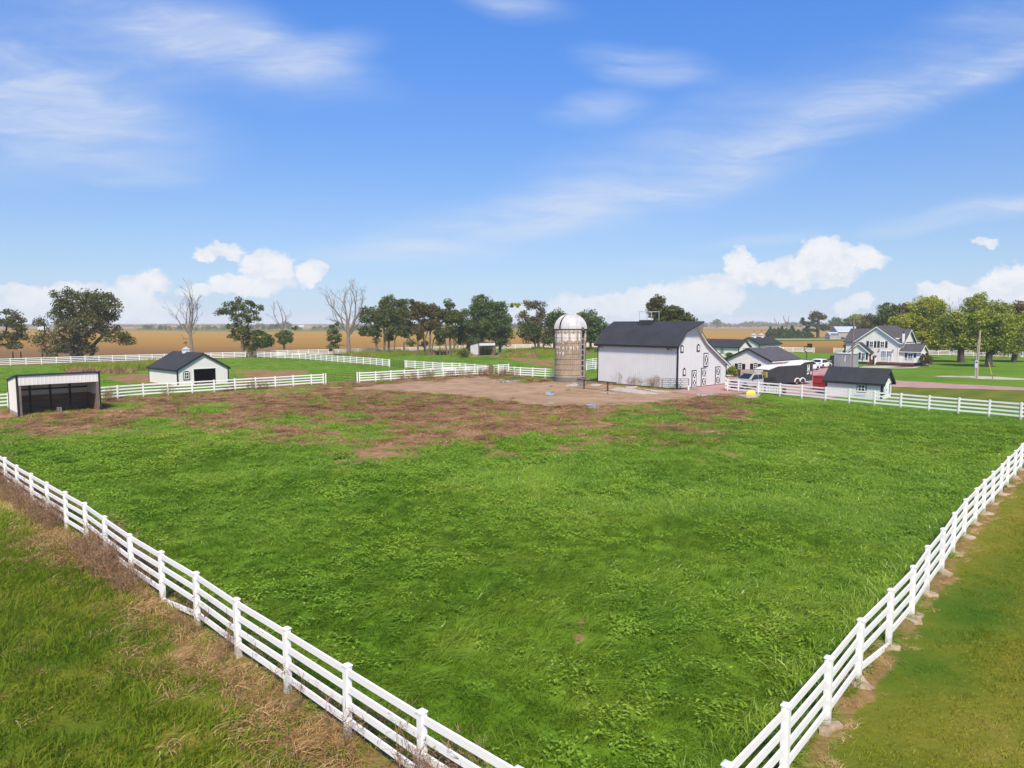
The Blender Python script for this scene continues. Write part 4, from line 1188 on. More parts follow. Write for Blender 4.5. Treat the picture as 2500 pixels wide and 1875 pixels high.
# ------------------------------------------------------------------ silo
SR, SHT = 2.14, 7.15
sx_, sy_ = at(1392, 934); sd = Vector((sx_, sy_)).normalized()
SC = (sx_ + sd.x * SR, sy_ + sd.y * SR)
faz = math.atan2(-SC[1], -SC[0])            # towards the camera
silo = thing('silo', 'old brown stave silo with white letters and a domed white cap, left of the barn', 'silo', SC, faz)
b = MB(); b.lathe([(SR + .06, -.2), (SR + .07, .62), (SR - .02, .66)], 48); b.build('foundation', M['stave_base'], silo)
def staves(z0, z1, rows, n, sel, m, name, out=0.0, shift=None):
    mb = MB(); dz = (z1 - z0) / rows
    for k in range(n):
        for j in range(-1, rows + 1):
            off = shift(k) if shift else (dz / 2 if k % 2 else 0.0)
            a = max(z0, z0 + j * dz + off); c = min(z1, z0 + (j + 1) * dz + off)
            if c - a < .05 or not sel(k, j, a, c): continue
            t0 = 2 * math.pi * k / n; t1 = 2 * math.pi * (k + 1) / n; g = .013 / SR; hz = .015; rr = SR + out + random.uniform(-.006, .006); ri = SR - .03
            q = []
            for r_, gg, h_ in ((ri, 0, 0), (rr, g, hz)):
                for t_, z in ((t0 + gg, a + h_), (t1 - gg, a + h_), (t1 - gg, c - h_), (t0 + gg, c - h_)):
                    q.append((r_ * math.cos(t_), r_ * math.sin(t_), z))
            mb.add(q, [(4, 5, 6, 7), (0, 1, 5, 4), (1, 2, 6, 5), (2, 3, 7, 6), (3, 0, 4, 7)])
    return mb.build(name, m, silo)
NST = 48
staves(.66, 5.49, 7, NST, lambda k, j, a, c: True, M['stave'], 'stave_wall')
# the middle stave of each white block hangs lower
staves(5.49, 5.62, 1, NST, lambda k, j, a, c: j == 0 and (k % 4) != 1, M['stave'], 'stave_wall', 0, lambda k: 0.0)
staves(5.49, 6.49, 1, NST, lambda k, j, a, c: j == 0 and (k % 4) == 1, M['stave_white'], 'white_band', .004, lambda k: 0.0)
staves(6.49, 6.62, 1, NST, lambda k, j, a, c: j == 0 and (k % 4) == 1, M['stave'], 'stave_wall', 0, lambda k: 0.0)
staves(5.62, 6.62, 1, NST, lambda k, j, a, c: j == 0 and (k % 4) in (0, 2), M['stave_white'], 'white_band', .004, lambda k: 0.0)
staves(5.62, 6.62, 1, NST, lambda k, j, a, c: j == 0 and (k % 4) == 3, M['stave'], 'stave_wall', 0, lambda k: 0.0)
staves(6.62, 7.15, 1, NST, lambda k, j, a, c: True, M['stave'], 'stave_wall')
for z in [.95 + .72 * i / 1.0 for i in range(9)]:
    b = MB(); ns = 56
    b.tube([((SR + .02) * math.cos(2 * math.pi * i / ns), (SR + .02) * math.sin(2 * math.pi * i / ns), z) for i in range(ns + 1)], .013, 4, cap=False); b.build('hoop', M['hoop'], silo)
b = MB(); ns = 56
b.tube([((SR + .05) * math.cos(2 * math.pi * i / ns), (SR + .05) * math.sin(2 * math.pi * i / ns), SHT) for i in range(ns + 1)], .06, 4, cap=False); b.build('rim_band', M['hoop'], silo)
# whitewashed ring pattern under the rim: rings and bars
for k in range(24):
    t0 = 2 * math.pi * (k + .25) / 24
    b = MB(); O = ((SR + .004) * math.cos(t0), (SR + .004) * math.sin(t0), 6.86); U = (-math.sin(t0), math.cos(t0), 0); N = (math.cos(t0), math.sin(t0), 0)
    if k % 3 != 1:
        n = 10
        for i in range(n):
            if k % 2 and i in (0, 9): continue
            a0, a1 = 2 * math.pi * i / n, 2 * math.pi * (i + 1) / n
            b.prism([(.10 * math.cos(a0), .10 * math.sin(a0)), (.17 * math.cos(a0), .17 * math.sin(a0)), (.17 * math.cos(a1), .17 * math.sin(a1)), (.10 * math.cos(a1), .10 * math.sin(a1))], O, U, Z_, N, -.06, .02)
    else:
        for dz in (-.13, 0, .13): b.prism(rect(0, dz - .025, .36, .05), O, U, Z_, N, -.06, .02)
    b.build('white_motif', M['stave_white'], silo)
# letters set round the wall
def letter(ch, px, z, size=.40):
    k = (px - CX) / FOC
    # bearing -> angle round the silo
    d = Vector((k, 1.0, 0)).normalized(); c = Vector((SC[0], SC[1], 0)); tca = c.dot(d); dist = (c - d * tca); rr = SR + .012
    hit = d * (tca - math.sqrt(max(0, rr * rr - dist.length_squared))) - c
    th = math.atan2(hit.y, hit.x) - faz
    cu = bpy.data.curves.new('letter', 'FONT'); cu.body = ch; cu.size = size * 1.42; cu.extrude = .012; cu.offset = .014; cu.align_x = 'CENTER'; cu.align_y = 'CENTER'
    tmp = bpy.data.objects.new('letter', cu); COL.objects.link(tmp)
    me = bpy.data.meshes.new_from_object(tmp.evaluated_get(bpy.context.evaluated_depsgraph_get()))
    bpy.data.objects.remove(tmp); me.materials.clear(); me.materials.append(M['stave_white'])
    o = link('letter', me, silo, (rr * math.cos(th), rr * math.sin(th), z))
    o.rotation_euler = (math.pi / 2, 0, th + math.pi / 2)
def sz(zy): return H - (740 + zy * .1326 - HZ) / FOC * (SC[1] - SR * .8)
for ch, zx, zy in [('M', 238, 722), ('I', 283, 722), ('L', 340, 722), ('W', 230, 826), ('L', 278, 826), ('A', 340, 826), ('I', 402, 824), ('B', 474, 824), ('L', 540, 824), ('E', 608, 824),
                   ('9', 232, 926), ('4', 278, 926), ('8', 340, 926)]:
    letter(ch, 1330 + zx * .1326, sz(zy))
# chute with openings
k = (1330 + 688 * .1326 - CX) / FOC; d = Vector((k, 1, 0)).normalized(); c = Vector((SC[0], SC[1], 0)); tca = c.dot(d); hit = d * (tca - math.sqrt(SR * SR - (c - d * tca).length_squared)) - c
cth = math.atan2(hit.y, hit.x) - faz
def chute_pt(r_, w, z): return ((SR + r_) * math.cos(cth) - w * math.sin(cth), (SR + r_) * math.sin(cth) + w * math.cos(cth), z)
b = MB()
for w in (-.30, .30): b.beam(chute_pt(.07, w, .66), chute_pt(.07, w, 7.0), .12, .10, up=(math.cos(cth), math.sin(cth), 0))
b.build('chute_rail', M['concrete'], silo)
for i in range(8):
    z = .92 + i * .715
    b = MB(); O = chute_pt(-.10, 0, z); b.prism(rect(0, 0, .50, .50), O, (-math.sin(cth), math.cos(cth), 0), Z_, (math.cos(cth), math.sin(cth), 0), 0, .155)
    b.build('hatch_opening', M['black'] if i in (1, 2, 3, 4, 5) else M['hoop'], silo)
    b = MB(); b.prism(rect(0, -.18, .54, .12), O, (-math.sin(cth), math.cos(cth), 0), Z_, (math.cos(cth), math.sin(cth), 0), 0, .20); b.build('hatch_step', M['concrete'], silo)
b = MB(); b.tube([chute_pt(.05, 0, 6.5), chute_pt(.12, 0, 7.0), chute_pt(-.05, 0, 7.35)], [.26, .30, .18], 10); b.build('chute_hood', M['steel_dark'], silo)
# dome of ribbed sheets with one open gore
gth = 2 * math.pi * (.5) + .0
mb = MB(); nd = 48; nr = 8; RD = SR + .05
k = (1330 + 262 * .1326 - CX) / FOC; d = Vector((k, 1, 0)).normalized(); tca = c.dot(d); hit = d * (tca - math.sqrt(max(0.01, SR * SR - (c - d * tca).length_squared))) - c
gap = int(round(((math.atan2(hit.y, hit.x) - faz) % (2 * math.pi)) / (2 * math.pi) * nd)) % nd
for kk in range(nd):
    if kk == gap: continue
    t0, t1 = 2 * math.pi * kk / nd, 2 * math.pi * (kk + 1) / nd; tm = t1 - .12 * (t1 - t0)
    for i in range(nr):
        p0, p1 = i / nr * math.pi / 2, (i + 1) / nr * math.pi / 2
        def dp(t, p, o=0): return ((RD + o) * math.cos(p) ** .92 * math.cos(t), (RD + o) * math.cos(p) ** .92 * math.sin(t), SHT + .03 + 2.02 * math.sin(p) + o * .5)
        mb.add([dp(t0, p0), dp(tm, p0), dp(tm, p1), dp(t0, p1)], [(0, 1, 2, 3)])
        mb.add([dp(tm, p0), dp((tm + t1) / 2, p0, .045), dp(t1, p0), dp(t1, p1), dp((tm + t1) / 2, p1, .045), dp(tm, p1)], [(0, 1, 4, 5), (1, 2, 3, 4)])
mb.build('dome', M['dome'], silo)
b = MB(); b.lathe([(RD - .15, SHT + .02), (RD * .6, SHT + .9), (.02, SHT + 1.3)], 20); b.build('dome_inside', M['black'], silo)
b = MB(); b.lathe([(.34, SHT + 2.03), (.30, SHT + 2.09), (.02, SHT + 2.12)], 16); b.build('dome_cap', M['steel_pale'], silo)
b = MB()
for z, L in ((6.95, 1.0), (5.95, .75)):
    b.beam((0, -SR + .05, z), (0, -SR - L, z), .05, .05)
b.beam((0, -SR - .75, 6.95), (0, -SR, 6.3), .035, .035)
b.build('side_bracket', M['hoop'], silo)
gp = thing('white_pipe', 'upright white pipe standing at the foot of the silo', 'pipe', at(1410.5, 933.5))
b = MB(); b.tube([(0, 0, -.2), (0, 0, 1.85)], .055, 8); b.build('pipe', M['white'], gp); b = MB(); b.lathe([(.075, 1.85), (.075, 1.92), (.01, 1.93)], 8); b.build('pipe_cap', M['white'], gp)

# ------------------------------------------------------------------ garage
GO = (37.1, 98.0)
def wx0(O, ang, px, axis='d'):
    """distance along a wall (from O along +y local 'd', or +x local 'r') where a bearing crosses it"""
    k = (px - CX) / FOC
    ux, uy = (-math.sin(ang), math.cos(ang)) if axis == 'd' else (math.cos(ang), math.sin(ang))
    return (k * O[1] - O[0]) / (ux - k * uy)
def wz(O, ang, px, py, axis='d'):
    s = wx0(O, ang, px, axis); uy = math.cos(ang) if axis == 'd' else math.sin(ang)
    return H - (py - HZ) / FOC * (O[1] + uy * s)
gdoors = [(.55, 2.75, 0, 2.15), (3.25, 5.45, 0, 2.15), (5.95, 8.15, 0, 2.15)]
garage = gabled('garage', 'white clapboard garage with grey gable roof and three doors, behind the black trailer', 'garage', GO, ANG, 8.7, 6.9, 2.62, 4.22, 'x', 'lap', 'siding_warm', 'roof_shingle', over=.35, rake=.28, rib=None, pitch=.2, holes_y0=gdoors)
for i, (a, c_, z0, z1) in enumerate(gdoors):
    b = MB(); t = .07
    if i < 2:
        b.span((a + .02, .06, .0), (c_ - .02, .11, z1))
    else:
        b.span((a + .02, .06, .0), (c_ - .02, .11, z1))
    dr = b.build('garage_door', M['white'], garage)
    for k in range(4):
        u = a + .28 + k * (c_ - a - .56) / 3
        p = MB(); p.span((u - .18, .03, 1.60), (u + .18, .062, 1.98)); p.build('pane', M['glass'], dr)
    for k in range(1, 4):
        p = MB(); p.span((a + .03, .045, k * .54 - .012), (c_ - .03, .062, k * .54 + .012)); p.build('panel_seam', M['black'], dr)
for u in (.3, 3.0, 5.7, 8.4):
    b = MB(); b.span((u - .06, -.12, 1.72), (u + .06, -.03, 2.02)); b.build('wall_lamp', M['steel_dark'], garage)
for xa in (810, 1160):
    px = 1720 + xa * .1085
    s = wx0(GO, ANG, px); zt = wz(GO, ANG, px, 800 + 815 * .1085); zb = wz(GO, ANG, px, 800 + 930 * .1085)
    window(garage, *X0, s, zb, .62, zt - zb, arch=True, grid=(2, 2), shutters=.42)
trim_box(garage, 'corner_trim', (-.03, -.03, 0), (.10, .10, 2.5), 'white'); trim_box(garage, 'corner_trim', (-.03, 6.8, 0), (.10, 6.93, 2.5), 'white')
trim_box(garage, 'gutter', (-.28, -.50, 2.32), (8.98, -.39, 2.44), 'white')
# ------------------------------------------------------------------ two outbuildings behind
OO = atY(1804, 846, 160.0)
out1 = gabled('outbuilding', 'long low white outbuilding behind the barn with one small arched window', 'outbuilding', (OO[0], OO[1]), R(45), 5.6, 12.0, 2.5, 4.05, 'y', 'flat', 'siding_warm', 'roof_metal', over=.35, rake=.3, rib=.3)
s = wx0((OO[0], OO[1]), R(45), 1762.5)
window(out1, *X0, s, .9, .8, .95, arch=True, grid=(2, 2))
b = MB(); b.prism([(2.0, 0), (4.9, 0), (4.9, 2.1), (2.0, 2.1)], *Y0[:2], Z_, Y0[2], .0, .05); dd = b.build('barn_door', M['black'], out1)
b = MB(); b.prism([(2.12, 0), (4.78, 0), (4.78, 1.95), (2.12, 1.95)], *Y0[:2], Z_, Y0[2], .045, .08); b.build('door_leaf', M['white'], dd)
trim_box(out1, 'corner_trim', (-.03, -.03, 0), (.12, .12, 2.45))
OF = atY(1854, 840, 172.5)
out2 = gabled('outbuilding', 'white black-roofed outbuilding with two small cupolas on its ridge', 'outbuilding', (OF[0], OF[1]), ANG, 11.4, 6.2, 2.75, 4.3, 'x', 'rib', 'siding_shed', 'roof_metal', over=.3, rake=.3, rib=.3)
trim_box(out2, 'corner_trim', (-.03, -.03, 0), (.14, .14, 2.7))
for xx in (2.7, 6.6): cupola(out2, (xx, 3.1, 4.3), .95, .62)
for a, c_ in ((.7, 3.2), (5.0, 8.2)):
    b = MB(); b.span((a, -.06, 0), (c_, .0, 2.15)); dd = b.build('overhead_door', M['black'], out2)
    b = MB(); b.span((a + .1, -.09, 0), (c_ - .1, -.055, 2.02)); b.build('door_leaf', M['white'], dd)

# ------------------------------------------------------------------ small shed by the fence
SO = (38.8, 71.3); SA = R(41)
shed = gabled('shed', 'small white shed with a black metal roof, between the fence and the grey container', 'shed', SO, SA, 2.6, 5.9, 1.72, 2.98, 'y', 'rib', 'siding_shed', 'roof_metal', over=.22, rake=.30, rib=.28, pitch=.3)
s = wx0(SO, SA, 2107.5)
window(shed, *X0, s, .62, .78, .78, arch=True, grid=(2, 2), sill=True)
for u in (.5, 2.1): window(shed, *Y0, u, .55, .42, .85, arch=True, grid=(2, 2))
b = MB(); b.prism(rect(1.3, 0, .82, 1.75), *Y0[:2], Z_, Y0[2], 0, .05); b.build('door', M['white'], shed)
b = MB(); b.prism(rect(1.02, .85, .07, .16), *Y0[:2], Z_, Y0[2], .05, .09); b.build('door_handle', M['black'], shed)
b = MB(); b.tube([(1.3, -.02, 2.2), (1.3, -.16, 2.22)], .03, 6); b.lathe([(.03, .1), (.11, -.03), (.10, -.05)], 10, (1.3, -.2, 2.15)); b.build('wall_lamp', M['steel_dark'], shed)
for lo, hi in (((-.03, -.03, 0), (.14, .14, 1.66)), ((-.03, 5.76, 0), (.14, 5.93, 1.66)), ((2.46, -.03, 0), (2.63, .10, 1.66))): trim_box(shed, 'corner_trim', lo, hi)

# ------------------------------------------------------------------ low shed with a cupola, left
LO = at(434, 941.5); LA = R(49); LW, LD = 6.75, 8.9
hole = (2.05, 5.05, 0.0, 2.0)
lsh = gabled('shed', 'low white shed with a dark open doorway and one cupola, behind the left fence', 'shed', LO, LA, LW, LD, 2.02, 3.95, 'y', 'rib', 'siding_shed', 'roof_metal', over=.2, rake=.2, rib=.3, holes_y0=[hole])
cupola(lsh, (LW / 2, 5.0, 3.95), .72, .46)
window(lsh, *Y0, 1.15, .75, .62, .92, arch=True, grid=(2, 2))
for lo, hi in (((-.03, -.03, 0), (.13, .13, 1.98)), ((-.03, LD - .13, 0), (.13, LD + .03, 1.98)), ((LW - .13, -.03, 0), (LW + .03, .10, 1.98))): trim_box(lsh, 'corner_trim', lo, hi)
b = MB(); b.span((2.0, -.03, 0), (2.08, .1, 2.05)); b.span((5.02, -.03, 0), (5.10, .1, 2.05)); b.span((2.0, -.03, 2.0), (5.1, .1, 2.09)); b.build('door_frame', M['white'], lsh)
b = MB(); b.span((.1, LD - .2, 0), (LW - .1, LD - .12, 2.0)); b.span((LW - .2, .1, 0), (LW - .12, LD - .2, 2.0)); b.span((.06, .3, 0), (.12, LD - .3, 2.0)); b.build('inner_lining', M['wood_dark'], lsh)

# ------------------------------------------------------------------ run-in shelters
def shelter(label, O, ang, W_, D_, hf, hb, fas, group='white run-in shelters', posts=True):
    root = thing('run_in_shelter', label, 'shelter', O, ang, group)
    th = .10
    def sidewall(x0, x1):
        mb = MB()
        for xx, nx in ((x0, -1), (x1, 1)):
            w = wall_mb((xx, 0, 0), (0, 1, 0), (nx, 0, 0), [(0, hf), (D_, hb)], .32, 'rib', .3); mb.add(w.V, w.F)
        mb.add([(x0, 0, .32), (x1, 0, .32), (x1, 0, hf), (x0, 0, hf)], [(0, 1, 2, 3)])
        return mb.build('wall', M['siding_shed'], root)
    sidewall(0, th); sidewall(W_ - th, W_)
    mb = MB()
    for yy, ny in ((D_ - th, -1), (D_, 1)):
        w = wall_mb((th, yy, 0), (1, 0, 0), (0, ny, 0), [(0, hb - .02), (W_ - 2 * th, hb - .02)], .32, 'rib', .3); mb.add(w.V, w.F)
    mb.build('wall', M['siding_shed'], root)
    for lo, hi in (((-.01, .08, 0), (th + .03, D_, .32)), ((W_ - th - .03, .08, 0), (W_ + .01, D_, .32)), ((th + .03, D_ - th - .03, 0), (W_ - th - .03, D_ + .01, .32))): trim_box(root, 'base_board', lo, hi, 'concrete')
    mb = MB()
    w = wall_mb((th, -.03, 0), (1, 0, 0), (0, -1, 0), [(0, hf), (W_ - 2 * th, hf)], hf - fas, 'rib', .3); mb.add(w.V, w.F)
    mb.span((th, -.025, hf - fas), (W_ - th, .06, hf - .01))
    mb.build('fascia', M['siding_shed'], root)
    sl = (hb - hf) / D_
    mp = lambda a, u, z: (a, u, z)
    roof_mb([(-.16, hf + .03 - sl * .16), (D_ + .18, hb + .03 + sl * .18)], -.12, W_ + .12, mp, .09, .3).build('roof', M['roof_metal'], root)
    for lo, hi in (((-.05, -.06, 0), (.09, .10, hf)), ((W_ - .09, -.06, 0), (W_ + .05, .10, hf)), ((-.05, D_ - .08, .1), (.05, D_ + .04, hb)), ((W_ - .05, D_ - .08, .1), (W_ + .05, D_ + .04, hb))): trim_box(root, 'corner_trim', lo, hi)
    for x in (.20, W_ - .20): trim_box(root, 'post', (x - .08, -.02, -.1), (x + .08, .14, hf - fas), 'wood_pole_dark')
    for k in range(1, 4):
        x = W_ * k / 4; trim_box(root, 'post', (x - .07, D_ - th - .16, 0), (x + .07, D_ - th - .02, hb - .05), 'wood_dark')
    nb = 6
    for k in range(nb):
        z = .04 + k * .235
        b = MB(); b.span((th + .02, D_ - th - .085 - .006 * (k % 2), z), (W_ - th - .02, D_ - th - .03, z + .233)); b.build('stall_board', M['wood_stall'], root)
        for xx in (th + .015, W_ - th - .06):
            b = MB(); b.span((xx, .16, z), (xx + .045 + .004 * (k % 2), D_ - th - .10, z + .233)); b.build('stall_board', M['wood_stall'], root)
    trim_box(root, 'girt', (th + .02, D_ - th - .14, hb - .95), (W_ - th - .02, D_ - th - .02, hb - .82), 'wood_dark')
    for k in range(5):
        y = .25 + k * (D_ - .5) / 4; z = hf + sl * y
        trim_box(root, 'rafter', (th + .02, y - .03, z - .14), (W_ - th - .02, y + .03, z - .01), 'wood_dark')
    return root
sh1 = shelter('open white run-in shelter with a dark board interior, nearest on the left', at(45.5, 1017.5), R(45), 6.2, 4.0, 3.45, 2.85, .80)
sh2 = shelter('small far white run-in shelter beneath the tallest dark tree', at(1169, 868.8), R(40), 5.2, 3.5, 3.2, 2.55, .72)
b = MB(); b.span((2.9, .4, 0), (3.25, .75, .5)); bk = b.build('feed_box', M['wood_pole_dark']); 
bk.location = sh1.location; bk.rotation_euler = sh1.rotation_euler; tag(bk, 'small brown wooden box inside the nearest open shelter', 'box')
# ------------------------------------------------------------------ farmhouse
HO = (73.5, 130.0); HA = ANG
house = thing('farmhouse', 'two-storey white farmhouse with grey gabled roofs, black shutters and a railed deck', 'house', HO, HA)
F0 = .62
HWd, HLn, HEV, HRG = 8.0, 10.5, 4.45, 7.35
wall_mb(*X0, [(0, HEV), (HWd / 2, HRG), (HWd, HEV)], F0, 'lap', .2).build('wall', M['siding_warm'], house)
wall_mb(*Y0, [(0, HEV), (HLn, HEV)], F0, 'lap', .2).build('wall', M['siding_warm'], house)
wall_mb((HLn, 0, 0), (0, 1, 0), (1, 0, 0), [(0, HEV), (HWd / 2, HRG), (HWd, HEV)], F0, 'lap', .2).build('wall', M['siding_warm'], house)
wall_mb((0, HWd, 0), (1, 0, 0), (0, 1, 0), [(0, HEV), (HLn, HEV)], F0, 'lap', .2).build('wall', M['siding_warm'], house)
sl = (HRG - HEV) / (HWd / 2); ov = .42
mpx = lambda a, u, z: (a, u, z)
roof_mb([(-ov, HEV - sl * ov), (HWd / 2, HRG), (HWd + ov, HEV - sl * ov)], -.38, HLn + .38, mpx, .12, .45).build('roof', M['roof_shingle'], house)
def rakes(parent, prof, e0, e1, mp, z0=-.02, z1=-.20, m='white'):
    b = MB()
    for (u0, za), (u1, zb) in zip(prof[:-1], prof[1:]):
        q = [mp(e, u, z) for e in (e0, e1) for (u, z) in ((u0, za + z1), (u1, zb + z1), (u1, zb + z0), (u0, za + z0))]
        b.add(q, [(0, 1, 2, 3), (7, 6, 5, 4), (0, 4, 5, 1), (1, 5, 6, 2), (2, 6, 7, 3), (3, 7, 4, 0)])
    return b.build('rake_board', M[m], parent)
rakes(house, [(-ov, HEV - sl * ov), (HWd / 2, HRG), (HWd + ov, HEV - sl * ov)], -.41, -.36, mpx)
b = MB(); b.span((-.36, -ov - .09, HEV - sl * ov - .13), (HLn, -ov, HEV - sl * ov + .0)); b.build('gutter', M['white'], house)
# cross gable behind, ridge along the facade direction
CR, CW, CZ, CE = 4.3, 6.2, 6.75, 4.45
cs = (CZ - CE) / (CW / 2)
mpy = lambda a, u, z: (u, a, z)
roof_mb([(CR - CW / 2 - .4, CE - cs * .4), (CR, CZ), (CR + CW / 2 + .4, CE - cs * .4)], -.75, HWd + 2.6, mpy, .12, .45).build('roof', M['roof_shingle'], house)
wall_mb((CR - CW / 2, -.35, 0), (1, 0, 0), (0, -1, 0), [(0, CE), (CW / 2, CZ), (CW, CE)], F0, 'lap', .2).build('wall', M['siding_warm'], house)
wall_mb((CR - CW / 2, -.35, 0), (0, 1, 0), (-1, 0, 0), [(0, CE - .06), (.35, CE - .06)], F0, 'lap', .2).build('wall', M['siding_warm'], house)
wall_mb((CR - CW / 2, HWd, 0), (0, 1, 0), (-1, 0, 0), [(0, CE - .06), (2.2, CE - .06)], F0, 'lap', .2).build('wall', M['siding_warm'], house)
wall_mb((CR - CW / 2, HWd + 2.2, 0), (1, 0, 0), (0, 1, 0), [(0, CE), (CW / 2, CZ), (CW, CE)], F0, 'lap', .2).build('wall', M['siding_warm'], house)
rakes(house, [(CR - CW / 2 - .4, CE - cs * .4), (CR, CZ), (CR + CW / 2 + .4, CE - cs * .4)], -.78, -.73, mpy)
b = MB(); b.span((.75, -.62, 4.2), (1.15, -.30, 6.0)); b.build('vent_chase', M['white'], house)
b = MB(); b.tube([(.95, -.46, 6.0), (.95, -.46, 6.5)], .08, 8); b.build('flue', M['black'], house)
b = MB(); b.span((-.03, .45, 4.75), (1.9, 1.5, 5.15)); b.build('dormer', M['white'], house)
# front left wing
WF, W0, W1, WE, WR = 1.6, 4.75, 8.5, 2.55, 4.10
ws = (WR - WE) / ((W1 - W0) / 2)
wall_mb((-WF, W0, 0), (0, 1, 0), (-1, 0, 0), [(0, WE), ((W1 - W0) / 2, WR), (W1 - W0, WE)], F0 - .1, 'lap', .2).build('wall', M['siding_warm'], house)
wall_mb((-WF, W0, 0), (1, 0, 0), (0, -1, 0), [(0, WE), (WF, WE)], F0 - .1, 'lap', .2).build('wall', M['siding_warm'], house)
wall_mb((-WF, W1, 0), (1, 0, 0), (0, 1, 0), [(0, WE), (WF, WE)], F0 - .1, 'lap', .2).build('wall', M['siding_warm'], house)
WP = [(W0 - .38, WE - ws * .38), ((W0 + W1) / 2, WR), (W1 + .38, WE - ws * .38)]
roof_mb(WP, -WF - .32, .02, mpx, .12, .45).build('roof', M['roof_metal'], house)
rakes(house, WP, -WF - .35, -WF - .30, mpx)
# front right wing (sun room), ridge along the facade
S0, S1, SE, SRG, SD = -3.55, -.05, 2.80, 3.85, 3.6
ss_ = (SRG - SE) / (SD / 2); sx0 = .55
wall_mb((sx0, S0, 0), (0, 1, 0), (-1, 0, 0), [(0, SE), (S1 - S0, SE)], F0, 'lap', .2).build('wall', M['siding_warm'], house)
wall_mb((sx0, S0, 0), (1, 0, 0), (0, -1, 0), [(0, SE), (SD / 2, SRG), (SD, SE)], F0, 'lap', .2).build('wall', M['siding_warm'], house)
wall_mb((sx0 + SD, S0, 0), (0, 1, 0), (1, 0, 0), [(0, SE), (S1 - S0, SE)], F0, 'lap', .2).build('wall', M['siding_warm'], house)
SP_ = [(sx0 - .35, SE - ss_ * .35), (sx0 + SD / 2, SRG), (sx0 + SD + .35, SE - ss_ * .35)]
roof_mb(SP_, S0 - .3, S1, mpy, .10, .4).build('roof', M['roof_shingle'], house)
rakes(house, SP_, S0 - .34, S0 - .29, mpy)
b = MB(); b.span((sx0 - .42, S0 - .3, SE - ss_ * .35 - .10), (sx0 - .35, S1, SE - ss_ * .35 + .02)); b.build('gutter', M['white'], house)
for lo, hi in (((-WF + .02, W0 + .02, -.1), (.0, W1 - .02, F0 - .1)), ((.02, .02, -.1), (HLn - .02, HWd - .02, F0)), ((sx0 + .02, S0 + .02, -.1), (sx0 + SD - .02, S1, F0))):
    trim_box(house, 'skirting', lo, hi, 'dark_base')
for s, z in ((6.45, 0), (8.45, 0)): pass
# windows
k0 = lambda px: wx0(HO, HA, px)
for px in (2126.5, 2153.5):
    window(house, *X0, k0(px), 3.32, .74, 1.15, trim='white', grid=(2, 2), shutters=.42)
OW = (HO[0] - WF * math.cos(HA), HO[1] - WF * math.sin(HA))
window(house, (-WF, 0, 0), (0, 1, 0), (-1, 0, 0), wx0(OW, HA, 2108), .98, .70, 1.25, trim='white', grid=(2, 2), shutters=.36, glass='glass')
window(house, (sx0, 0, 0), (0, 1, 0), (-1, 0, 0), (S0 + S1) / 2 - .15, 1.05, .85, 1.25, trim='white', grid=(2, 2), shutters=.42)
window(house, (sx0, S0, 0), (1, 0, 0), (0, -1, 0), 1.1, .85, .45, 1.6, trim='white', grid=(1, 1)); window(house, (sx0, S0, 0), (1, 0, 0), (0, -1, 0), 2.5, .85, .45, 1.6, trim='white', grid=(1, 1))
window(house, *Y0, 1.1, .75, .5, 1.95, trim='white', grid=(1, 1))
# sliding door
sdu = k0(2164)
b = MB(); b.prism(rect(sdu, F0 + .05, 2.15, 2.05), *X0[:2], Z_, X0[2], -.02, .05); sdr = b.build('sliding_door', M['white'], house)
for sg in (-1, 1):
    b = MB(); b.prism(rect(sdu + sg * .51, F0 + .16, .86, 1.82), *X0[:2], Z_, X0[2], .045, .06); b.build('pane', M['curtain_glass'], sdr)
    b = MB()
    for q in (1, 2): b.prism(rect(sdu + sg * .51 - .43 + .86 * q / 3, F0 + .16, .035, 1.82), *X0[:2], Z_, X0[2], .058, .07)
    for q in (1, 2, 3): b.prism(rect(sdu + sg * .51, F0 + .16 + 1.82 * q / 4, .86, .03), *X0[:2], Z_, X0[2], .058, .069)
    b.build('muntin', M['white'], sdr)
b = MB(); b.prism(rect(.78, F0, .85, 2.0), (-WF, W0, 0), (1, 0, 0), Z_, (0, -1, 0), 0, .05); b.build('door', M['wood_dark'], house)
for px in (2146, 2180):
    u = k0(px); b = MB(); b.prism(rect(u, 2.50, .16, .10), *X0[:2], Z_, X0[2], 0, .1); b.prism([(u - .12, 2.78), (u + .12, 2.78), (u + .04, 2.95), (u - .04, 2.95)], *X0[:2], Z_, X0[2], .02, .22)
    wl = b.build('wall_lantern', M['steel_dark'], house)
    b = MB(); b.prism(rect(u, 2.58, .16, .20), *X0[:2], Z_, X0[2], .05, .20); b.build('lamp_glass', M['lamp_glass'], wl)
b = MB(); O_ = (0, HWd / 2, HRG - .95)
b.prism([(.30 * math.cos(2 * math.pi * i / 12), .30 * math.sin(2 * math.pi * i / 12)) for i in range(12)], O_, (0, 1, 0), Z_, (-1, 0, 0), -.02, .06); b.build('gable_vent', M['white'], house)
for y in (W0 + .04, ):
    b = MB(); b.tube([(-WF - .05, y, WE - .1), (-WF - .05, y, .15)], .05, 6); b.build('downspout', M['white'], house)
b = MB(); b.tube([(-.06, .06, HEV - .3), (-.06, .06, .2)], .05, 6); b.build('downspout', M['white'], house)
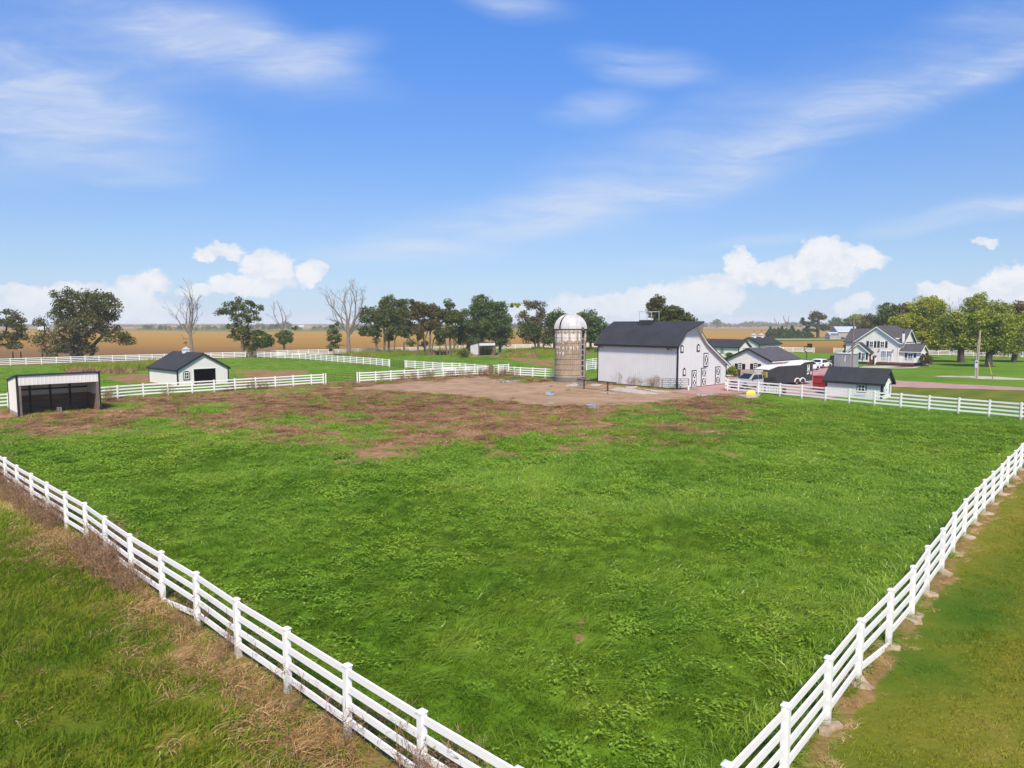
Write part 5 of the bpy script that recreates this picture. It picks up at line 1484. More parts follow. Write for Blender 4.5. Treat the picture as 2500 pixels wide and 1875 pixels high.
# deck, steps and railing
DX = -1.95
b = MB(); n = 14
for k in range(n):
    x = DX + k * (-DX) / n; b.span((x + .008, -3.3, F0 - .10), (x + (-DX) / n - .008, W0 - .12, F0 - .05 + .003 * (k % 2)))
b.build('deck_boards', M['deck_red'], house)
trim_box(house, 'deck_fascia', (DX - .05, -3.3, F0 - .32), (DX, 3.1, F0 - .06), 'deck_red')
trim_box(house, 'deck_skirt', (DX + .02, -3.25, -.05), (DX + .10, 3.0, F0 - .32), 'dark_base')
for k in range(3): trim_box(house, 'step', (DX - .02 - .36 * (k + 1), 3.15, F0 - .17 * (k + 1) - .09), (DX - .02 - .36 * k, W0 - .15, F0 - .17 * (k + 1)), 'deck_red')
for k in range(3): trim_box(house, 'riser', (DX - .06 - .36 * k, 3.15, -.02), (DX - .03 - .36 * k, W0 - .15, F0 - .17 * (k + 1) - .09), 'deck_red')
def railing(p, q, posts=4):
    P, Q = Vector(p), Vector(q)
    b = MB(); b.beam(P + Vector((0, 0, .95)), Q + Vector((0, 0, .95)), .09, .06); b.beam(P + Vector((0, 0, .12)), Q + Vector((0, 0, .12)), .06, .06)
    n = int((Q - P).length / .17)
    for k in range(1, n):
        c = P.lerp(Q, k / n); b.beam(c + Vector((0, 0, .12)), c + Vector((0, 0, .95)), .05, .05, up=(0, 1, 0))
    b.build('deck_railing', M['white'], house)
    for k in range(posts):
        c = P.lerp(Q, k / (posts - 1)); b = MB(); b.box((c.x, c.y, c.z + .50), (.12, .12, 1.12)); b.lathe([(.085, 1.06), (.085, 1.10), (.01, 1.18)], 4, tuple(c)); b.build('railing_post', M['white'], house)
railing((DX + .06, 3.05, F0 - .05), (DX + .06, -3.2, F0 - .05), 4)
railing((DX + .06, -3.2, F0 - .05), (.45, -3.2, F0 - .05), 2)
railing((DX + .06, 3.05, F0 - .05), (DX - .95, 3.05, F0 - .45), 2)
gr_ = thing('grill', 'brown domed grill standing at the top of the red deck steps', 'grill', tuple((Matrix.Rotation(HA, 3, 'Z') @ Vector((-.62, 3.95, F0 - .045))) + Vector((HO[0], HO[1], 0))), HA)
b = MB(); b.lathe([(.02, .0), (.32, .0), (.36, .62), (.40, .75), (.40, .80)], 14); b.build('grill_body', M['grill'], gr_)
b = MB(); b.lathe([(.43, .78), (.42, .92), (.30, 1.12), (.10, 1.20), (.01, 1.21)], 14); b.build('grill_lid', M['grill'], gr_)
b = MB(); b.span((-.44, -.16, .88), (-.40, .16, .92)); b.build('handle', M['steel_pale'], gr_)
pump = thing('tripod_stand', 'small dark stand on thin legs before the left window of the house', 'stand', at(2104.5, 893.5))
b = MB(); b.tube([(0, 0, .8), (.05, 0, 1.3)], .05, 6); b.box((0, 0, 1.25), (.26, .18, .16), rz=.6); b.build('head', M['steel_dark'], pump)
for a in (0.4, 2.5, 4.6):
    b = MB(); b.tube([(0, 0, .95), (.32 * math.cos(a), .32 * math.sin(a), 0)], .02, 5); b.build('leg', M['steel_dark'], pump)
sheet('mulch_bed', [(2165, 897), (2200, 897.5), (2225, 897), (2262, 893.5), (2277, 890), (2277, 884), (2262, 881.5), (2240, 884), (2225, 892)], M['mulch'], .035, .15, 31, step=.5)
sheet('house_walk', [(2092, 899), (2104, 895), (2150, 893.5), (2222, 893.8), (2248, 894.5), (2236, 899), (2190, 899.8), (2140, 898.5)], M['gravel_pale'], .031, .15, 32, step=.6)
ex = thing('drain_pipe', 'white drain pipe lying across the mulch bed by the house', 'pipe', at(2240, 887.5))
b = MB(); q = Vector(at(2270, 894)) - Vector(at(2240, 887.5)); b.tube([(0, 0, .35), (q.x, q.y, .08)], .06, 8); b.build('pipe', M['white'], ex)

# ------------------------------------------------------------------ shipping container
KO = (59.9, 120.2)
cont = thing('shipping_container', 'short grey corrugated shipping container beside the farmhouse', 'container', KO, ANG)
CLx, CLy, CH = 2.55, 3.05, 2.62
def corr(O, U, N, L, z0, z1, p=.28):
    mb = MB(); O, U, N = Vector(O), Vector(U), Vector(N); s = [(0, 0.)]
    u = .12
    while u + p < L - .1: s += [(u, 0.), (u + p * .2, -.045), (u + p * .5, -.045), (u + p * .7, 0.)]; u += p
    s.append((L, 0.))
    fl = U.cross(Vector((0, 0, 1))).dot(N) < 0
    for (u0, d0), (u1, d1) in zip(s[:-1], s[1:]):
        q = [O + U * u0 + N * d0 + Vector((0, 0, z0)), O + U * u1 + N * d1 + Vector((0, 0, z0)), O + U * u1 + N * d1 + Vector((0, 0, z1)), O + U * u0 + N * d0 + Vector((0, 0, z1))]
        mb.add(q, [(3, 2, 1, 0) if fl else (0, 1, 2, 3)])
    return mb
for a in (((0, 0, 0), (0, 1, 0), (-1, 0, 0), CLy), ((0, 0, 0), (1, 0, 0), (0, -1, 0), CLx), ((CLx, 0, 0), (0, 1, 0), (1, 0, 0), CLy), ((0, CLy, 0), (1, 0, 0), (0, 1, 0), CLx)):
    corr(*a, .16, CH - .1).build('side_panel', M['container'], cont)
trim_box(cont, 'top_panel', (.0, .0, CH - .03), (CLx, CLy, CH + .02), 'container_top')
b = MB()
for x in (0, CLx):
    for y in (0, CLy): b.span((x - .06, y - .06, .02), (x + .06, y + .06, CH + .005))
for y in (0, CLy): b.span((.06, y - .05, .04), (CLx - .06, y + .05, .18)); b.span((.06, y - .05, CH - .12), (CLx - .06, y + .05, CH))
for x in (0, CLx): b.span((x - .05, .06, .04), (x + .05, CLy - .06, .18)); b.span((x - .05, .06, CH - .12), (x + .05, CLy - .06, CH))
b.build('frame', M['container'], cont)
b = MB(); b.span((-.035, 1.12, 1.25), (-.02, 1.2, 2.3)); b.span((-.035, 1.28, 1.05), (-.02, 1.34, 1.9)); b.build('white_stripe', M['white'], cont)

# ------------------------------------------------------------------ utility poles
pole = thing('utility_pole', 'tall bare grey-brown pole standing in front of the grey container', 'pole', at(2079, 903), 0, 'wooden utility poles')
b = MB(); b.tube([(0, 0, -.3), (.03, 0, 4.0), (.06, 0, 8.6)], [.17, .15, .12], 10); b.build('shaft', M['wood_pole_dark'], pole)
b = MB(); b.tube([(-.17, -.02, 0), (-.13, -.02, 3.2)], .035, 6); b.build('conduit', M['steel_pale'], pole)
pole2 = thing('utility_pole', 'pale wooden pole carrying a grey meter box, before the broad yard trees', 'pole', at(2384, 923.8), 0, 'wooden utility poles')
b = MB(); b.tube([(0, 0, -.3), (.05, 0, 3.4), (.11, 0, 6.95)], [.20, .17, .14], 10); b.build('shaft', M['wood_pole'], pole2)
b = MB(); b.span((-.55, -.32, 1.55), (-.17, -.08, 2.62)); mb_ = b.build('meter_box', M['meter'], pole2)
b = MB(); b.box((-.36, -.335, 2.35), (.2, .03, .2)); b.build('meter_dial', M['glass'], mb_)
b = MB(); b.tube([(-.36, -.2, -.1), (-.36, -.2, 1.55)], .055, 6); b.tube([(-.30, -.16, 2.6), (-.14, -.12, 5.6)], .03, 6); b.build('conduit', M['steel_pale'], pole2)
b = MB(); b.tube([(-.16, -.13, 5.0), (.19, -.13, 4.85), (.2, .15, 4.9)], .022, 5); b.box((-.2, -.1, 5.75), (.12, .1, .2)); b.build('bracket', M['hoop'], pole2)
gw = thing('guy_guard', 'leaning yellow guy-wire guard beside the pale pole', 'guy guard', at(2421.5, 916))
b = MB(); b.tube([(.0, 0, 0), (-.68, -.1, 2.0)], .05, 8); b.build('guard', M['yellow'], gw)
b = MB(); b.tube([(0, 0, -.1), (-.9, -.13, 2.65)], .012, 4); b.build('wire', M['steel_pale'], gw)

# ------------------------------------------------------------------ vehicles
def wheel(parent, x, y, r, w, side):
    b = MB(); n = 18; prof = [(r * .62, -w / 2), (r * .93, -w / 2), (r, -w * .32), (r, w * .32), (r * .93, w / 2), (r * .62, w / 2)]
    for i, (rr, yy) in enumerate(prof):
        for k in range(n): b.V.append((x + rr * math.cos(2 * math.pi * k / n), y + yy, r + rr * math.sin(2 * math.pi * k / n)))
    for i in range(len(prof) - 1):
        for k in range(n): b.F.append((i * n + k, i * n + (k + 1) % n, (i + 1) * n + (k + 1) % n, (i + 1) * n + k))
    wh = b.build('wheel', M['tyre'], parent)
    c = MB(); yy = y + side * w * .36
    c.prism([(r * .63 * math.cos(2 * math.pi * k / 12), r * .63 * math.sin(2 * math.pi * k / 12)) for k in range(12)], (x, yy - .02, r), (1, 0, 0), Z_, (0, 1, 0), 0, .04); c.build('rim', M['rim'], wh)
    return wh
def car_body(parent, sec, hw, top_in, m, name='body'):
    """sec: outline (x,z) anticlockwise of the side; hw half width; top_in(z) inset of the flank at height z"""
    b = MB(); n = len(sec)
    L = [(x, -(hw - top_in(z)), z) for x, z in sec]; Rr = [(x, (hw - top_in(z)), z) for x, z in sec]
    b.add(L + Rr, [tuple(range(n)), tuple(reversed(range(n, 2 * n)))] + [(i, n + i, n + (i + 1) % n, (i + 1) % n) for i in range(n)])
    o = b.build(name, m, parent)
    md = o.modifiers.new('round', 'BEVEL'); md.width = .05; md.segments = 2; md.limit_method = 'ANGLE'; md.angle_limit = R(28)
    return o
def glass(parent, pts, name='window'):
    """pts on one plane; thin slab"""
    P = [Vector(p) for p in pts]; nrm = (P[1] - P[0]).cross(P[2] - P[0]).normalized()
    b = MB(); n = len(P)
    b.add([p + nrm * .006 for p in P] + [p - nrm * .02 for p in P], [tuple(range(n)), tuple(reversed(range(n, 2 * n)))] + [(i, (i + 1) % n, n + (i + 1) % n, n + i) for i in range(n)])
    return b.build(name, M['glass'], parent)
def suv(name, label, O, rz, m, L=4.65, Wd=1.88, Hh=1.66, pick=False, group='cars parked by the garage'):
    """nose toward +x, origin at the middle of the rear bumper on the ground; y left"""
    root = thing(name, label, 'car' if not pick else 'pickup truck', O, rz, group)
    hw = Wd / 2; g = .24; bz = Hh * .60; wr = .36 if not pick else .42
    inset = lambda z: 0.0 if z < bz else (z - bz) / (Hh - bz) * .20
    if not pick:
        sec = [(.06, g + .12), (.0, .55), (.03, bz * .98), (.10, bz + .06), (.52, Hh - .08), (.70, Hh - .01), (1.9, Hh), (2.55, Hh - .05), (3.35, bz + .05), (L - .45, bz - .10), (L - .06, bz - .28), (L, .5), (L - .1, g + .06)]
        car_body(root, sec, hw, inset, m)
        rear = [(.13, bz + .10), (.49, Hh - .13)]; side = [(.62, bz + .06), (.86, Hh - .14), (2.45, Hh - .15), (3.1, bz + .06)]; ws = [(2.64, Hh - .13), (3.26, bz + .10)]
    else:
        sec = [(.05, g + .25), (.0, .75), (.0, bz + .05), (1.75, bz + .05), (1.80, Hh - .12), (1.95, Hh - .01), (3.5, Hh), (4.25, bz + .08), (L - .15, bz + .02), (L, bz - .1), (L, .6), (L - .1, g + .2)]
        car_body(root, sec, hw, inset, m)
        b = MB(); b.span((.12, -hw + .12, bz + .0), (1.68, hw - .12, bz + .065)); b.build('bed_floor', M['black'], root)
        rear = [(1.80, bz + .14), (1.815, Hh - .16)]; side = [(1.98, bz + .10), (2.02, Hh - .14), (3.42, Hh - .15), (4.0, bz + .10)]; ws = [(3.6, Hh - .1), (4.2, bz + .12)]
    off = .012
    for s in (-1, 1):
        pts = [(x, s * (hw - inset(z) + off * .3), z) for x, z in side]
        glass(root, pts if s < 0 else pts[::-1], 'side_window')
        b = MB(); x_ = (side[0][0] + side[-1][0]) / 2 - .05
        b.add([(x_ - .04, s * (hw - inset(bz + .06) + .012), bz + .06), (x_ + .04, s * (hw - inset(bz + .06) + .012), bz + .06), (x_ + .04, s * (hw - inset(Hh - .14) + .012), Hh - .14), (x_ - .04, s * (hw - inset(Hh - .14) + .012), Hh - .14)], [(0, 1, 2, 3)]); b.build('pillar', m, root)
        xr = side[0][0]
        for x in (.85, L - .92): wheel(root, x, s * (hw - .10), wr, .23, s)
        b = MB()
        for x in (.85, L - .92):
            b.prism([((wr + .07) * math.cos(t), (wr + .07) * math.sin(t)) for t in [math.pi * k / 10 for k in range(11)]], (x, s * (hw + .004), wr), (1, 0, 0), Z_, (0, s, 0), -.12, .004)
        b.build('wheel_arch', M['black'], root)
        b = MB(); b.span((L - 1.62, s * (hw + .0) - .09, bz + .0), (L - 1.48, s * (hw + .0) + .09, bz + .14)); b.build('mirror', m, root)
        b = MB(); b.span((-.012, s * (hw - .20) - .17, bz - .17), (.06, s * (hw - .20) + .17, bz - .05)); b.build('tail_light', M['tail'], root)
        b = MB(); b.span((L - .10, s * (hw - .24) - .15, bz - .36), (L + .004, s * (hw - .24) + .15, bz - .24)); b.build('headlight', M['lamp_glass'], root)
    def cross(pl, nm):
        (x0, z0), (x1, z1) = pl; d = Vector((z1 - z0, 0, -(x1 - x0))).normalized(); sg = -1 if x1 > x0 and nm == 'rear_window' else 1
        o = d * (.012 if nm != 'rear_window' else -.012)
        pts = [(x0 + o.x, -(hw - inset(z0) - .10), z0 + o.z), (x0 + o.x, (hw - inset(z0) - .10), z0 + o.z), (x1 + o.x, (hw - inset(z1) - .10), z1 + o.z), (x1 + o.x, -(hw - inset(z1) - .10), z1 + o.z)]
        glass(root, pts[::-1] if nm == 'rear_window' else pts, nm)
    cross(rear, 'rear_window'); cross(ws, 'windshield')
    trim_box(root, 'bumper', (-.05, -hw + .06, g + .05), (.10, hw - .06, .52), 'black'); trim_box(root, 'front_bumper', (L - .12, -hw + .08, g), (L + .03, hw - .08, .46), 'black')
    b = MB(); b.span((-.02, -.27, bz - .22), (.03, .27, bz - .10)); b.build('licence_plate', M['steel_pale'], root)
    if not pick:
        b = MB(); b.tube([(.9, -hw + .24, Hh + .03), (2.5, -hw + .24, Hh + .02)], .02, 5); b.tube([(.9, hw - .24, Hh + .03), (2.5, hw - .24, Hh + .02)], .02, 5); b.build('roof_rail', M['black'], root)
    return root
c1 = at(1991, 899.5)
suv('parked_car', 'white car with dark windows parked between the trailer and the grey container', c1, ANG, M['car_white'])
c3 = at(2027, 894.2)
suv('parked_car', 'tall black pickup half hidden behind the grey container', c3, ANG, M['car_black'], 5.4, 2.0, 1.95, True)
c2 = atY(1960, 879, 114.0)
suv('parked_car', 'white car mostly hidden behind the roof of the black trailer', (c2[0], c2[1]), ANG, M['car_white'], 4.6, 1.85, 1.72)

# trailer
TD = math.atan2(.47, .88)
TR = at(1983, 937.5)
tr_ = thing('enclosed_trailer', 'long charcoal enclosed trailer with a cream roof and a green and red sign', 'trailer', TR, TD + math.pi, None)
# local: x from the rear toward the nose; near side is +y (flipped), far side -y
TL, TWd, TZ = 8.3, 2.15, .42
near = 0.0; far = -TWd
top = [(0, 2.98), (1.55, 2.90), (2.55, 2.56), (6.6, 2.50), (TL, 2.08)]
b = MB(); b.prism([(0, TZ)] + [(TL, TZ), (TL, 2.08), (6.6, 2.50), (2.55, 2.56), (1.55, 2.90), (0, 2.98)], (0, 0, 0), (1, 0, 0), Z_, (0, -1, 0), 0, TWd); b.build('trailer_body', M['trailer'], tr_)
for x in (1.55, 3.4, 5.2, 7.0):
    b = MB(); b.span((x - .015, -.01, TZ + .05), (x + .015, .014, min(2.3, lerp_prof(top, x) - .1))); b.build('panel_seam', M['black'], tr_)
b = MB()
for (x0, z0), (x1, z1) in zip(top[:-1], top[1:]):
    e = .05; b.add([(x0, e, z0 + .005), (x1, e, z1 + .005), (x1, -TWd - e, z1 + .005), (x0, -TWd - e, z0 + .005), (x0, e, z0 + .07), (x1, e, z1 + .07), (x1, -TWd - e, z1 + .07), (x0, -TWd - e, z0 + .07)], [(4, 5, 6, 7), (3, 2, 1, 0), (0, 1, 5, 4), (2, 3, 7, 6)])
b.add([(0, .05, 2.985), (0, -TWd - .05, 2.985), (0, -TWd - .05, 3.05), (0, .05, 3.05)], [(0, 1, 2, 3)]); b.build('trailer_roof', M['trailer_roof'], tr_)
b = MB(); b.span((4.0, -1.35, 2.60), (4.75, -.75, 2.72)); b.build('roof_vent', M['trailer_roof'], tr_)
b = MB(); b.add([(4.0, -1.35, 2.72), (4.75, -1.35, 2.72), (4.75, -.85, 3.0), (4.0, -.85, 3.0)], [(0, 1, 2, 3), (3, 2, 1, 0)]); b.build('vent_lid', M['trailer_roof'], tr_)
b = MB(); b.span((TL, -TWd + .05, .9), (TL + .10, -.85, 2.04)); b.build('nose_panel', M['trailer_roof'], tr_)
b = MB(); b.span((TL, -.82, .75), (TL + .30, -.05, 1.85)); b.build('nose_box', M['yellow_olive'], tr_)
for x in (1.95, 2.95):
    for yy, s in ((-.12, 1), (-TWd + .12, -1)): wheel(tr_, x, yy, .38, .22, s)
b = MB()
for xc in (1.95, 2.95):
    for k in range(10):
        a0, a1 = math.pi * k / 10, math.pi * (k + 1) / 10
        b.prism([(.44 * math.cos(a0), .44 * math.sin(a0)), (.54 * math.cos(a0), .54 * math.sin(a0)), (.54 * math.cos(a1), .54 * math.sin(a1)), (.44 * math.cos(a1), .44 * math.sin(a1))], (xc, .01, .40), (1, 0, 0), Z_, (0, 1, 0), -.02, .10)
b.build('fender', M['trailer_roof'], tr_)
b = MB(); b.span((.02, -TWd, TZ - .10), (TL, -.02, TZ - .005)); b.build('chassis', M['steel_dark'], tr_)
b = MB(); b.span((.02, -.02, TZ - .06), (1.3, .02, TZ + .0)); b.build('rear_sill', M['trailer_roof'], tr_)
# side sign: green figure shape and a faded red shield
b = MB()
for x, z, w, h in ((1.02, 1.75, .10, .72), (.72, 1.75, .10, .72), (.87, 1.98, .34, .16)): b.prism(rect(x, z, w, h), (0, .018, 0), (1, 0, 0), Z_, (0, 1, 0), 0, .012)
for x in (1.02, .72): b.prism([(x - .07, 2.47), (x + .07, 2.47), (x, 2.62)], (0, .018, 0), (1, 0, 0), Z_, (0, 1, 0), 0, .012)
b.build('sign_outline', M['white'], tr_)
b = MB(); b.prism([(.62, 1.55), (1.14, 1.55), (1.08, 2.28), (.70, 2.28)], (0, .0, 0), (1, 0, 0), Z_, (0, 1, 0), .004, .016); b.build('green_sign', M['green_sign'], tr_)
b = MB(); b.prism([(.75, 1.40), (1.12, 1.28), (1.12, 1.44), (.75, 1.54)], (0, .0, 0), (1, 0, 0), Z_, (0, 1, 0), .004, .016); b.build('sign_flag', M['white'], tr_)
b = MB(); b.prism([(.14, 1.30), (.32, 1.16), (.50, 1.30), (.52, 1.72), (.12, 1.72)], (0, 0, 0), (1, 0, 0), Z_, (0, 1, 0), .004, .016); b.build('red_shield', M['pink_sign'], tr_)
b = MB()
for z in (1.36, 1.50): b.prism(rect(.32, z, .28, .05), (0, 0, 0), (1, 0, 0), Z_, (0, 1, 0), .015, .022)
b.build('shield_bar', M['white'], tr_)

# pickup in front of the trailer, facing away from it
PK = at(1868, 947)
pk = thing('pickup_truck', 'silver crew-cab pickup with a black flat bed, hitched before the charcoal trailer', 'pickup truck', PK, TD + math.pi)
hw = .96; bz = 1.20; Hh = 1.92
ins = lambda z: 0.0 if z < bz else (z - bz) / (Hh - bz) * .18
sec = [(1.75, .45), (1.75, bz), (1.82, Hh - .1), (2.0, Hh - .01), (3.3, Hh), (4.15, bz + .06), (5.55, bz - .04), (5.7, bz - .2), (5.72, .55), (5.6, .42)]
sec = [(x - .4, z) for x, z in sec]
car_body(pk, sec, hw, ins, M['car_silver'], 'cab')
for s in (-1, 1):
    for (xa, xb, xc, xd) in ((1.52, 1.56, 2.16, 2.16), (2.26, 2.26, 2.84, 3.36)):
        pts = [(xa, bz + .08), (xb, Hh - .14), (xc, Hh - .14), (xd, bz + .08)]
        q = [(x, s * (hw - ins(z) + .004), z) for x, z in pts]; glass(pk, q if s < 0 else q[::-1], 'side_window')
    for x in (.55, 4.5): wheel(pk, x, s * (hw - .12), .42, .26, s)
    b = MB(); b.prism([(.5 * math.cos(t), .5 * math.sin(t)) for t in [math.pi * k / 10 for k in range(11)]], (4.5, s * (hw + .004), .42), (1, 0, 0), Z_, (0, s, 0), -.12, .004); b.build('wheel_arch', M['black'], pk)
    b = MB(); b.span((5.2, s * (hw - .25) - .16, .82), (5.335, s * (hw - .25) + .16, 1.02)); b.build('headlight', M['lamp_glass'], pk)
    b = MB(); b.span((3.2, s * (hw + .1) - .1, bz + .02), (3.34, s * (hw + .1) + .1, bz + .25)); b.build('mirror', M['black'], pk)
wsv = [(2.92, Hh - .06), (3.72, bz + .08)]
q = [(wsv[0][0] + .012, -(hw - .26), wsv[0][1] + .012), (wsv[0][0] + .012, hw - .26, wsv[0][1] + .012), (wsv[1][0] + .012, hw - .14, wsv[1][1] + .012), (wsv[1][0] + .012, -(hw - .14), wsv[1][1] + .012)]
glass(pk, q, 'windshield')
trim_box(pk, 'flat_bed', (-.6, -hw - .05, .88), (1.32, hw + .05, 1.02), 'black'); trim_box(pk, 'bed_side', (-.6, hw - .0, 1.02), (1.32, hw + .05, 1.38), 'black'); trim_box(pk, 'bed_side', (-.6, -hw - .05, 1.02), (1.32, -hw, 1.38), 'black')
trim_box(pk, 'headboard', (1.24, -hw + .02, 1.02), (1.32, hw - .02, 1.65), 'steel_dark')
trim_box(pk, 'bumper', (5.25, -hw + .02, .5), (5.42, hw - .02, .74), 'rim'); trim_box(pk, 'grille', (5.22, -.5, .76), (5.345, .5, 1.06), 'black')
b = MB(); b.span((-.5, -.4, .5), (5.0, -.25, .66)); b.span((-.5, .25, .5), (5.0, .4, .66)); b.build('chassis', M['steel_dark'], pk)
b = MB(); b.span((2.0, -.5, Hh + .005), (2.2, .5, Hh + .05)); b.build('roof_marker', M['yellow_olive'], pk)

bx = thing('wooden_bin', 'grey wooden bin standing behind the silver pickup', 'bin', at(1822, 930))
for k in range(4):
    b = MB(); b.span((-1.0, -.5, .15 + k * .36), (1.0, -.46, .48 + k * .36)); b.build('board', M['wood_pole'], bx)
b = MB(); b.span((-1.0, -.45, .1), (1.0, .5, 1.55)); b.build('bin_body', M['wood_pole_dark'], bx)
# white slatted crates behind the fence
for j, (px, py) in enumerate([(1862, 960.5), (1884, 963), (1904, 965)]):
    O = at(px, py - 1.5)
    pl = thing('slatted_crate', ['white slatted crate behind the fence, nearest the yellow box', 'white slatted crate behind the fence, middle of the three', 'white slatted crate behind the fence, rightmost of the three'][j], 'crate', O, R(-52), 'white slatted crates behind the fence')
    b = MB(); b.span((-.50, -.42, .08), (.50, .42, .88)); b.build('crate_core', M['dark_base'], pl)
    for r_ in range(2):
        for k in range(3):
            b = MB(); x = -.5 + k * .345; b.span((x, -.47, .12 + r_ * .42), (x + .27, -.425, .44 + r_ * .42)); b.build('slat', M['trailer_roof'], pl)
    b = MB(); b.span((-.54, -.48, .02), (.54, .46, .10)); b.build('crate_base', M['steel_dark'], pl)

yb = thing('yellow_box', 'yellow plastic box with sloped shoulders in front of the white fence', 'box', at(1832.5, 966.5), R(-15))
b = MB(); h = .66; w = .50; d = .38
b.add([(-w, -d, 0), (w, -d, 0), (w, d, 0), (-w, d, 0), (-w, -d, .38), (w, -d, .38), (w, d, .38), (-w, d, .38), (-w * .45, -d * .6, h), (w * .45, -d * .6, h), (w * .45, d * .6, h), (-w * .45, d * .6, h)],
      [(0, 1, 5, 4), (1, 2, 6, 5), (2, 3, 7, 6), (3, 0, 4, 7), (4, 5, 9, 8), (5, 6, 10, 9), (6, 7, 11, 10), (7, 4, 8, 11), (8, 9, 10, 11), (3, 2, 1, 0)])
o = b.build('shell', M['yellow'], yb); md = o.modifiers.new('round', 'BEVEL'); md.width = .05; md.segments = 3
b = MB(); b.span((-w - .03, -d - .03, .0), (w + .03, d + .03, .06)); b.build('base_lip', M['yellow'], yb)

rd = thing('dumpster', 'red steel dumpster partly hidden behind the small black-roofed shed', 'dumpster', at(2013, 953.5), R(40))
b = MB(); b.prism([(-.85, .06), (.85, .06), (.95, 1.0), (.95, 1.75), (-.95, 1.75), (-.95, 1.0)], (0, -.9, 0), (1, 0, 0), Z_, (0, 1, 0), 0, 1.9); b.build('bin_body', M['red'], rd)
for z in (.95, 1.68):
    b = MB(); b.span((-1.0, -.96, z), (1.0, 1.06, z + .09)); b.build('rib', M['red'], rd)
for x in (-.86, -.2, .45):
    b = MB(); b.span((x, -.945, .1), (x + .08, -.905, .94)); b.build('upright_rib', M['red'], rd)
for i, ch in enumerate('NEW'):
    cu = bpy.data.curves.new('letter', 'FONT'); cu.body = ch; cu.size = .36; cu.extrude = .006; cu.align_x = 'CENTER'
    tmp = bpy.data.objects.new('letter', cu); COL.objects.link(tmp)
    me = bpy.data.meshes.new_from_object(tmp.evaluated_get(bpy.context.evaluated_depsgraph_get())); bpy.data.objects.remove(tmp); me.materials.clear(); me.materials.append(M['white'])
    o = link('letter', me, rd, (-.05 + i * .30, -.915, .50)); o.rotation_euler = (math.pi / 2, 0, 0)
hp = thing('basketball_hoop', 'black basketball hoop on a cranked pole beyond the parked cars', 'basketball hoop', at(1969, 880.5), R(20))
b = MB(); b.tube([(0, 0, -.1), (0, 0, 1.5), (-.15, 0, 1.9), (-.75, 0, 2.1), (-.8, 0, 3.0)], .09, 8); b.build('pole', M['steel_dark'], hp)
b = MB(); b.span((-.85, -.02, 2.9), (.75, .02, 3.1)); b.beam((-.8, 0, 2.2), (.2, 0, 2.95), .06, .06); b.build('arm', M['steel_dark'], hp)
b = MB(); b.span((.7, -.7, 2.75), (.74, .7, 3.65)); b.build('backboard', M['glass'], hp)
b = MB(); b.tube([(.98 + .23 * math.cos(t), .23 * math.sin(t), 2.95) for t in [2 * math.pi * k / 14 for k in range(15)]], .02, 5, cap=False); b.build('rim', M['red'], hp)

# hitching rail and the gate at the barn corner
hr = thing('hitching_rail', 'low brown wooden hitching rail on two posts before the barn', 'rail', at(1425.8, 949.5))
q = Vector(at(1483.3, 955)) - Vector(at(1425.8, 949.5)); e = q.normalized()
b = MB(); b.beam((-e.x * 1.05, -e.y * 1.05, 1.08), (q.x + e.x * 1.25, q.y + e.y * 1.25, 1.08), .24, .11); b.build('beam', M['wood_dark'], hr)
for p in ((0, 0), (q.x, q.y)):
    b = MB(); b.span((p[0] - .09, p[1] - .09, -.2), (p[0] + .09, p[1] + .09, 1.03)); b.build('post', M['wood_dark'], hr)
g0, g1 = Vector(at(1616, 951.5)), Vector(at(1681, 951.2))
pipe_gate('pipe_gate', 'black pipe gate standing against the near corner of the barn', g0, g1, 1.30, M['steel_dark'], .22, 5, .045)
gpst = thing('gate_post', 'short white post at the end of the black gate by the barn', 'post', at(1680.5, 953)); b = MB(); b.span((-.08, -.08, -.1), (.08, .08, .5)); b.span((-.1, -.1, .5), (.1, .1, .54)); b.build('post', M['white'], gpst)
gp2 = thing('gate_post', 'tall white post with black hinges where the paved yard meets the fence', 'post', at(1771.5, 951.5)); link('post', POST, gp2)
for z in (.45, 1.05):
    b = MB(); b.span((-.08, -.085, z), (.09, .08, z + .08)); b.build('hinge', M['black'], gp2)

# ------------------------------------------------------------------ far farm buildings
FB = atY(2045, 826, 352.0)
fb = gabled('far_barn', 'far grey-roofed barn beyond the field, left of the farmhouse', 'barn', (FB[0], FB[1]), R(-2), 13.0, 9.0, 3.9, 6.3, 'x', 'rib', 'concrete', 'roof_grey', over=.4, rake=.3, rib=.6, fascia='white')
b = MB(); b.lathe([(.9, 0), (.9, .7), (.5, 1.0), (.05, 1.05)], 10, (2.0, -1.5, 0)); o = b.build('round_bale', M['dark_base']); o.location = fb.location; o.rotation_euler = fb.rotation_euler; tag(o, 'dark round mound in front of the far grey barn', 'mound')
FC = atY(2026, 826, 346.0)
fc = gabled('far_shed', 'far low lean building beside the far grey barn', 'shed', (FC[0], FC[1]), R(-2), 4.6, 6.0, 2.3, 3.5, 'x', 'flat', 'concrete', 'roof_grey', over=.2, rake=.1, rib=.6, fascia='white')
b = MB(); b.prism([(.3, 2.35), (4.3, 2.35), (4.3, 2.9), (.3, 2.9)], (0, -.3, 0), (1, 0, 0), Z_, (0, -1, 0), -.2, .02); b.build('dark_band', M['dark_base'], fc)
for (px, py, Y, w, lab) in [(728, 797.5, 1500, 12, 'tiny far white farm building beyond the golden field, left of the bare trees'), (92, 803.5, 820, 11, 'tiny far white shed between the two trees at far left')]:
    p = atY(px, py, Y)
    gabled('far_shed', lab, 'shed', (p[0], p[1]), R(10), w, w * .6, 3.0, 4.6, 'x', 'flat', 'siding', 'roof_grey', over=.3, rake=.2, rib=None, fascia='white')
